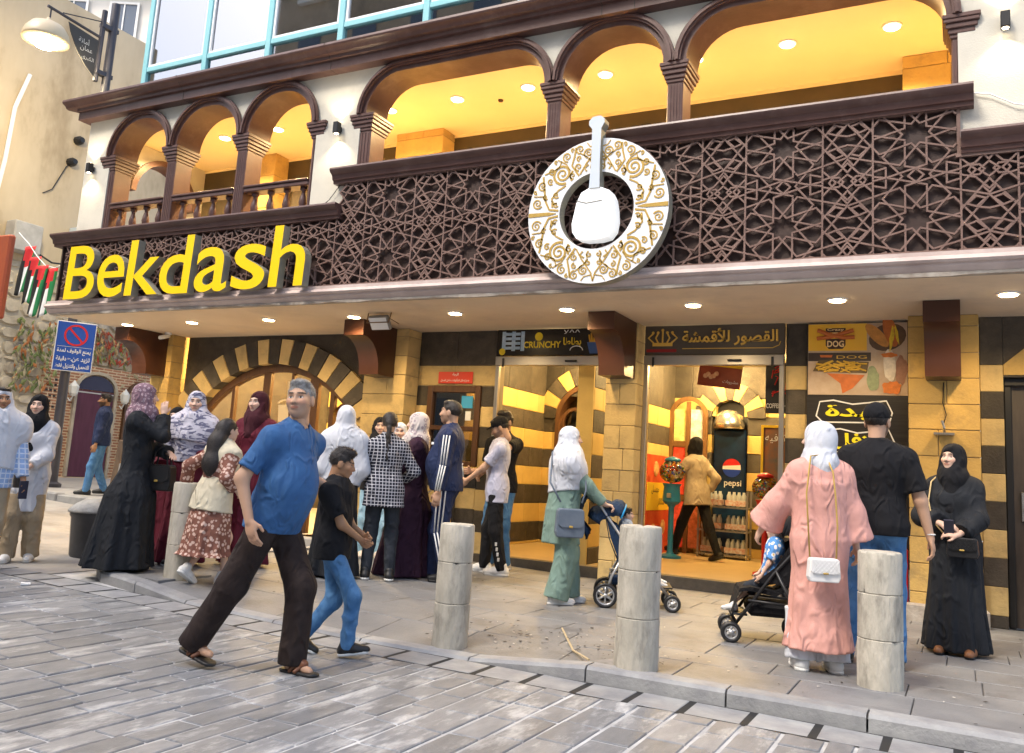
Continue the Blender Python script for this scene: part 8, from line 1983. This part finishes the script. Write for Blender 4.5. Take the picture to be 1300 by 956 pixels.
bollard(-6.18, 5.68, pave_z(-6.18, 5.68)-0.01, 0.85, 0.12, 'pale stone bollard next to the girl in floral dress')
bollard(-6.55, 6.02, pave_z(-6.55, 6.02)-0.01, 0.82, 0.12, 'pale stone bollard half hidden behind the black abaya skirt')
# ---------------------------------------------------------------- rubbish bin with a leaning board
bn_ = empty('rubbish_bin', (-8.05, 6.22, street_z(-8.05)), label='black rubbish bin with a grey domed lid at the alley corner', cat='bin')
zb = street_z(-8.05)
mb = MB(); mb.lathe([(0.20, 0.0), (0.21, 0.02), (0.235, 0.40), (0.25, 0.42), (0.25, 0.45), (0.235, 0.45)], (-8.05, 6.22, zb), 20); mb.build('bin_body', mat('bin_black', (0.035, 0.038, 0.042), 0.5, c2=(0.06, 0.06, 0.065), nscale=6), bn_, auto=40)
mb = MB(); mb.lathe([(0.27, 0.452), (0.27, 0.475), (0.20, 0.54), (0.12, 0.585), (0.03, 0.60)], (-8.05, 6.22, zb), 20); mb.build('lid', mat('lid_grey', (0.34, 0.34, 0.33), 0.8, c2=(0.22, 0.22, 0.21), nscale=8, bump=0.5, bscale=30), bn_, smooth=True)
mb = MB(); Mw = Matrix.Translation((-7.98, 6.30, zb+0.56)) @ Matrix.Rotation(R_(7), 4, 'Y') @ Matrix.Rotation(R_(35), 4, 'Z'); mb.box(-0.03, 0.03, -0.012, 0.012, 0.0, 0.66, 0.004, M=Mw); tag(mb.build('wooden_board', mat('old_wood', (0.28, 0.19, 0.11), 0.85, c2=(0.2, 0.13, 0.08), nscale=5, mapping=(6, 6, 1))), 'narrow weathered wooden board standing on the bin lid', 'board')
mb = MB(); Mw = Matrix.Translation((-7.92, 6.32, zb+0.55)) @ Matrix.Rotation(R_(4), 4, 'Y') @ Matrix.Rotation(R_(20), 4, 'Z'); mb.box(-0.02, 0.02, -0.012, 0.012, 0.0, 0.42, 0.004, M=Mw); tag(mb.build('grey_board', mat('old_wood_grey', (0.36, 0.34, 0.30), 0.85)), 'short grey board beside the wooden board on the bin', 'board')
# ---------------------------------------------------------------- pushchairs
def wheel(mb_t, mb_h, c, r, w, ax):
    a = Vector(ax).normalized(); u = Vector((0, 0, 1)); v = a.cross(u).normalized(); c = Vector(c)
    ring_ = [c+(u*math.cos(t)+v*math.sin(t))*(r-w*0.4) for t in [2*math.pi*i/20 for i in range(20)]]
    mb_t.tube(ring_, w*0.5, 8, closed=True)
    mb_h.tube([c-a*w*0.45, c+a*w*0.45], 0.02, 10)
    rim = [c+(u*math.cos(t)+v*math.sin(t))*(r-w*0.9) for t in [2*math.pi*i/20 for i in range(20)]]
    mb_h.tube(rim, w*0.28, 6, closed=True)
    for i in range(6):
        t = 2*math.pi*i/6; mb_h.tube([c, c+(u*math.cos(t)+v*math.sin(t))*(r-w*0.9)], 0.008, 5)
def pushchair(loc, head, label, m_frame, m_fab, m_trim, rw=0.105, compact=False):
    o = empty('pushchair', loc, R_(head-90), label=label, cat='pushchair')
    T = M_black; W = 0.22
    def put(mb, nm, m, par=None, **k):
        ob = mb.build(nm, m, None, **k); attach(ob, par or o, True); return ob
    fx = 0.56 if not compact else 0.46; hz = 1.0 if not compact else 0.95; fr = 0.075
    for sx in (-1, 1):
        mb = MB(); mb.tube([(sx*W, -0.20, hz), (sx*W, -0.10, hz-0.10), (sx*W, 0.18, 0.52), (sx*(W-0.02), fx, 0.12)], 0.013, 8); mb.tube([(sx*W, 0.16, 0.55), (sx*(W+0.02), 0.02, 0.28), (sx*(W+0.02), -0.03, rw)], 0.013, 8); mb.tube([(sx*W, 0.0, 0.30), (sx*W, 0.36, 0.32)], 0.010, 8); put(mb, 'side_frame', m_frame, smooth=True)
        for dy, (cx_, cy_, rr) in enumerate(((sx*(W+0.02), -0.03, rw), (sx*(W-0.02), fx+0.02, fr))):
            for off in ((-0.028, 0.028) if dy == 1 or not compact else (0.0,)):
                tb, hb_ = MB(), MB(); wheel(tb, hb_, (cx_+off, cy_, rr), rr, 0.032, (1, 0, 0)); t_ = put(tb, 'wheel', T, smooth=True); put(hb_, 'rim', M_alu, t_, smooth=True)
    mb = MB(); mb.tube([(-W, -0.20, hz), (-W*0.6, -0.235, hz+0.015), (W*0.6, -0.235, hz+0.015), (W, -0.20, hz)], 0.016, 8); put(mb, 'handle', M_black, smooth=True)
    mb = MB(); mb.tube([(-W-0.02, -0.03, rw), (W+0.02, -0.03, rw)], 0.010, 8); put(mb, 'axle', m_frame); mb = MB(); mb.tube([(-W+0.02, fx, 0.13), (W-0.02, fx, 0.13)], 0.010, 8); put(mb, 'axle', m_frame)
    # seat sling
    prof = [(-0.07, 0.86), (-0.02, 0.62), (0.06, 0.44), (0.14, 0.39), (0.34, 0.42), (0.42, 0.40), (0.47, 0.22)]
    mb = MB(); L_ = [(p[0], p[1]) for p in prof]; back = [(p[0]+0.012, p[1]-0.03) for p in prof]
    mb.ring(L_, back, -W+0.015, W-0.015, 'X', closed=False); put(mb, 'seat', m_fab, auto=50)
    for sx in (-1, 1):
        mb = MB(); mb.prism([(-0.05, 0.80), (0.0, 0.62), (0.07, 0.45), (0.30, 0.46), (0.16, 0.58), (0.06, 0.74)], sx*(W-0.014), sx*(W-0.004), 'X'); put(mb, 'side_panel', m_fab)
    # hood: folded hoops of cloth
    N_a, N_x = 9, 7; v = []; f_ = []
    a0, a1 = (70, 150) if not compact else (60, 118)
    for i in range(N_a+1):
        a = R_(a0+(a1-a0)*i/N_a); rr = 0.30*(1-0.05*math.cos(i*2.1))
        for j in range(N_x+1):
            t = j/N_x*2-1; w = W*(1.03-0.02*(i % 2)); x = w*math.sin(t*math.pi/2); k = 0.55+0.45*math.cos(t*math.pi/2)**0.6 if abs(t) < 1 else 0.55
            v.append((x, 0.03+rr*math.cos(a)*k, 0.66+rr*math.sin(a)*k))
    for i in range(N_a):
        for j in range(N_x): a = i*(N_x+1)+j; f_.append((a, a+1, a+N_x+2, a+N_x+1))
    mb = MB(); mb.add(v, f_); h_ = put(mb, 'hood', m_fab, smooth=True); sm = h_.modifiers.new('s', 'SOLIDIFY'); sm.thickness = 0.012
    mb = MB(); mb.tube([v[j] for j in range(N_x+1)], 0.014, 6); put(mb, 'hood_trim', m_trim, h_, smooth=True)
    mb = MB(); mb.tube([v[4*(N_x+1)+j] for j in range(N_x+1)], 0.010, 6); put(mb, 'hood_trim', m_trim, h_, smooth=True)
    mb = MB(); mb.box(-W+0.03, W-0.03, 0.0, 0.36, 0.20, 0.30, 0.03); put(mb, 'basket', m_fab)
    mb = MB(); mb.box(-W+0.02, W-0.02, fx-0.10, fx+0.02, 0.20, 0.215, 0.004); put(mb, 'foot_rest', M_black)
    return o
navy_f = fabric('pram_navy', (0.016, 0.035, 0.075)); 
pc = pushchair((-2.98, 7.93, 0), 21, 'navy pushchair with turquoise trim and silver frame pushed by the sage dressed woman', M_alu, navy_f, mat('trim_blue', (0.02, 0.30, 0.62), 0.5), 0.11)
# jacket hung over the handle
mb = MB(); v = []; nI, nJ = 8, 8
for i in range(nI+1):
    for j in range(nJ+1):
        t = j/nJ*2-1; z = 0.98-0.40*i/nI*(1-0.25*abs(math.sin(j*1.9))); v.append((0.20*t*(1-0.15*i/nI), -0.245-0.05*math.sin(i*0.5)-0.022*math.sin(j*2.3+i), z))
f_ = [(i*(nJ+1)+j, i*(nJ+1)+j+1, (i+1)*(nJ+1)+j+1, (i+1)*(nJ+1)+j) for i in range(nI) for j in range(nJ)]
mb.add(v, f_); jk = mb.build('hanging_jacket', navy_f, None, smooth=True); sm = jk.modifiers.new('s', 'SOLIDIFY'); sm.thickness = 0.02
jk.location = (-2.98, 7.93, 0); jk.rotation_euler = (0, 0, R_(21-90)); tag(jk, 'crumpled navy jacket hanging over the handle of the navy pushchair', 'jacket')
pushchair((-1.18, 7.20, 0), 197, 'compact black pushchair with a child in a flowery top beside pink robe', M_black, F_black, M_black, 0.085, True)
def child(loc, head, label, top, H=0.82, skin=FAIR, hairm=HAIR):
    f = Fig(label, loc, head, H, skin=skin, hip=(0, 0.16/(H/1.75), 0.50/(H/1.75)), lean=(0, -0.05), rh=(0.22, 0.60, 0.95), lh=(-0.22, 0.60, 0.95), rf=(0.12, 0.98, 0.42), lf=(-0.12, 0.98, 0.46), res=0.010, hscale=1.0)
    f.body(0.0045, legs=True); f.shirt(top, 0.8, -0.05, 0.014, 't_shirt', 0.003); f.trousers(F_dark, 0.012, 0.0, 0.05, 'shorts', 0.002); f.hairdo(hairm); f.shoes(S_white, S_sole); return f
child((-1.18, 7.20, 0.0), 197, 'toddler in blue and yellow flowery top sitting in the compact pushchair', pattern_mat('top_flowers', 'floral', (0.10, 0.28, 0.62), (0.70, 0.70, 0.72), 26, (0.75, 0.52, 0.05)))
child((-2.98, 7.93, 0.0), 21, 'toddler in pale blue top sitting in the navy pushchair', fabric('top_paleblue', (0.42, 0.52, 0.66)))
# ---------------------------------------------------------------- small things by the wall
sb = empty('shopping_bag', (-5.02, 7.98, 0.42), label='blue white and yellow shopping bag beside the tracksuit man', cat='shopping bag')
mb = MB(); Mb2 = Matrix.Translation((-5.04, 7.98, 0.62)) @ Matrix.Rotation(R_(25), 4, 'Z'); mb.prism([(-0.15, -0.20), (0.15, -0.20), (0.165, 0.18), (-0.165, 0.18)], -0.05, 0.05, 'Y', M=Mb2); mb.build('bag_body', mat('bag_pale', (0.62, 0.65, 0.70), 0.4), sb)
mb = MB(); mb.prism([(-0.151, -0.20), (0.151, -0.20), (0.155, -0.10), (-0.153, -0.12)], -0.053, 0.053, 'Y', M=Mb2); mb.build('yellow_band', mat('bag_yellow', (0.75, 0.55, 0.03), 0.4), sb)
mb = MB(); mb.prism([(-0.163, 0.05), (0.163, 0.08), (0.1655, 0.18), (-0.1655, 0.18)], -0.052, 0.052, 'Y', M=Mb2); mb.build('blue_band', mat('bag_blue', (0.03, 0.10, 0.40), 0.4), sb)
mb = MB(); mb.tube([tuple(Mb2 @ Vector(p)) for p in ((-0.08, 0, 0.18), (-0.05, 0, 0.28), (0.0, 0, 0.32), (0.05, 0, 0.28), (0.08, 0, 0.18))], 0.006, 6); mb.build('handle', M_whitep, sb)
rk = empty('snack_rack', (-5.9, 9.66, 0.3), label='narrow rack of orange snack packets on the wall below window', cat='rack')
mb = MB(); mb.box(-6.02, -5.80, 9.70, 9.735, 0.25, 1.05, 0.005); mb.build('back_panel', M_dstone, rk)
for k in range(5):
    for j in range(2):
        mb = MB(); mb.box(-6.0+j*0.10, -5.91+j*0.10, 9.655, 9.699, 0.30+k*0.15, 0.41+k*0.15, 0.02); mb.build('packet', mat('packet_orange', (0.70, 0.28, 0.02), 0.35, c2=(0.75, 0.5, 0.05), nscale=20), rk)
ms = empty('menu_stand', (-4.30, 10.6, FZ), label='black framed lit menu board on a stand in the snack shop', cat='menu stand')
Mm = Matrix.Translation((-4.40, 10.6, 1.42)) @ Matrix.Rotation(R_(12), 4, 'Y') @ Matrix.Rotation(R_(-14), 4, 'X')
mb = MB(); mb.box(-0.17, 0.17, -0.02, 0.02, -0.26, 0.26, 0.03, M=Mm); mb.build('frame', M_black, ms)
mb = MB(); mb.box(-0.135, 0.135, -0.026, -0.0205, -0.21, 0.21, M=Mm); mb.build('screen', mat('menu_screen', (0.7, 0.66, 0.5), 0.5, emis=(1, 0.9, 0.65), estr=0.35), ms)
mb = MB(); mb.tube([(-4.40, 10.63, 1.2), (-4.40, 10.65, FZ+0.03)], 0.02, 8); mb.lathe([(0.16, 0), (0.16, 0.02), (0.03, 0.04)], (-4.40, 10.65, FZ), 16); mb.build('stand', M_black, ms)
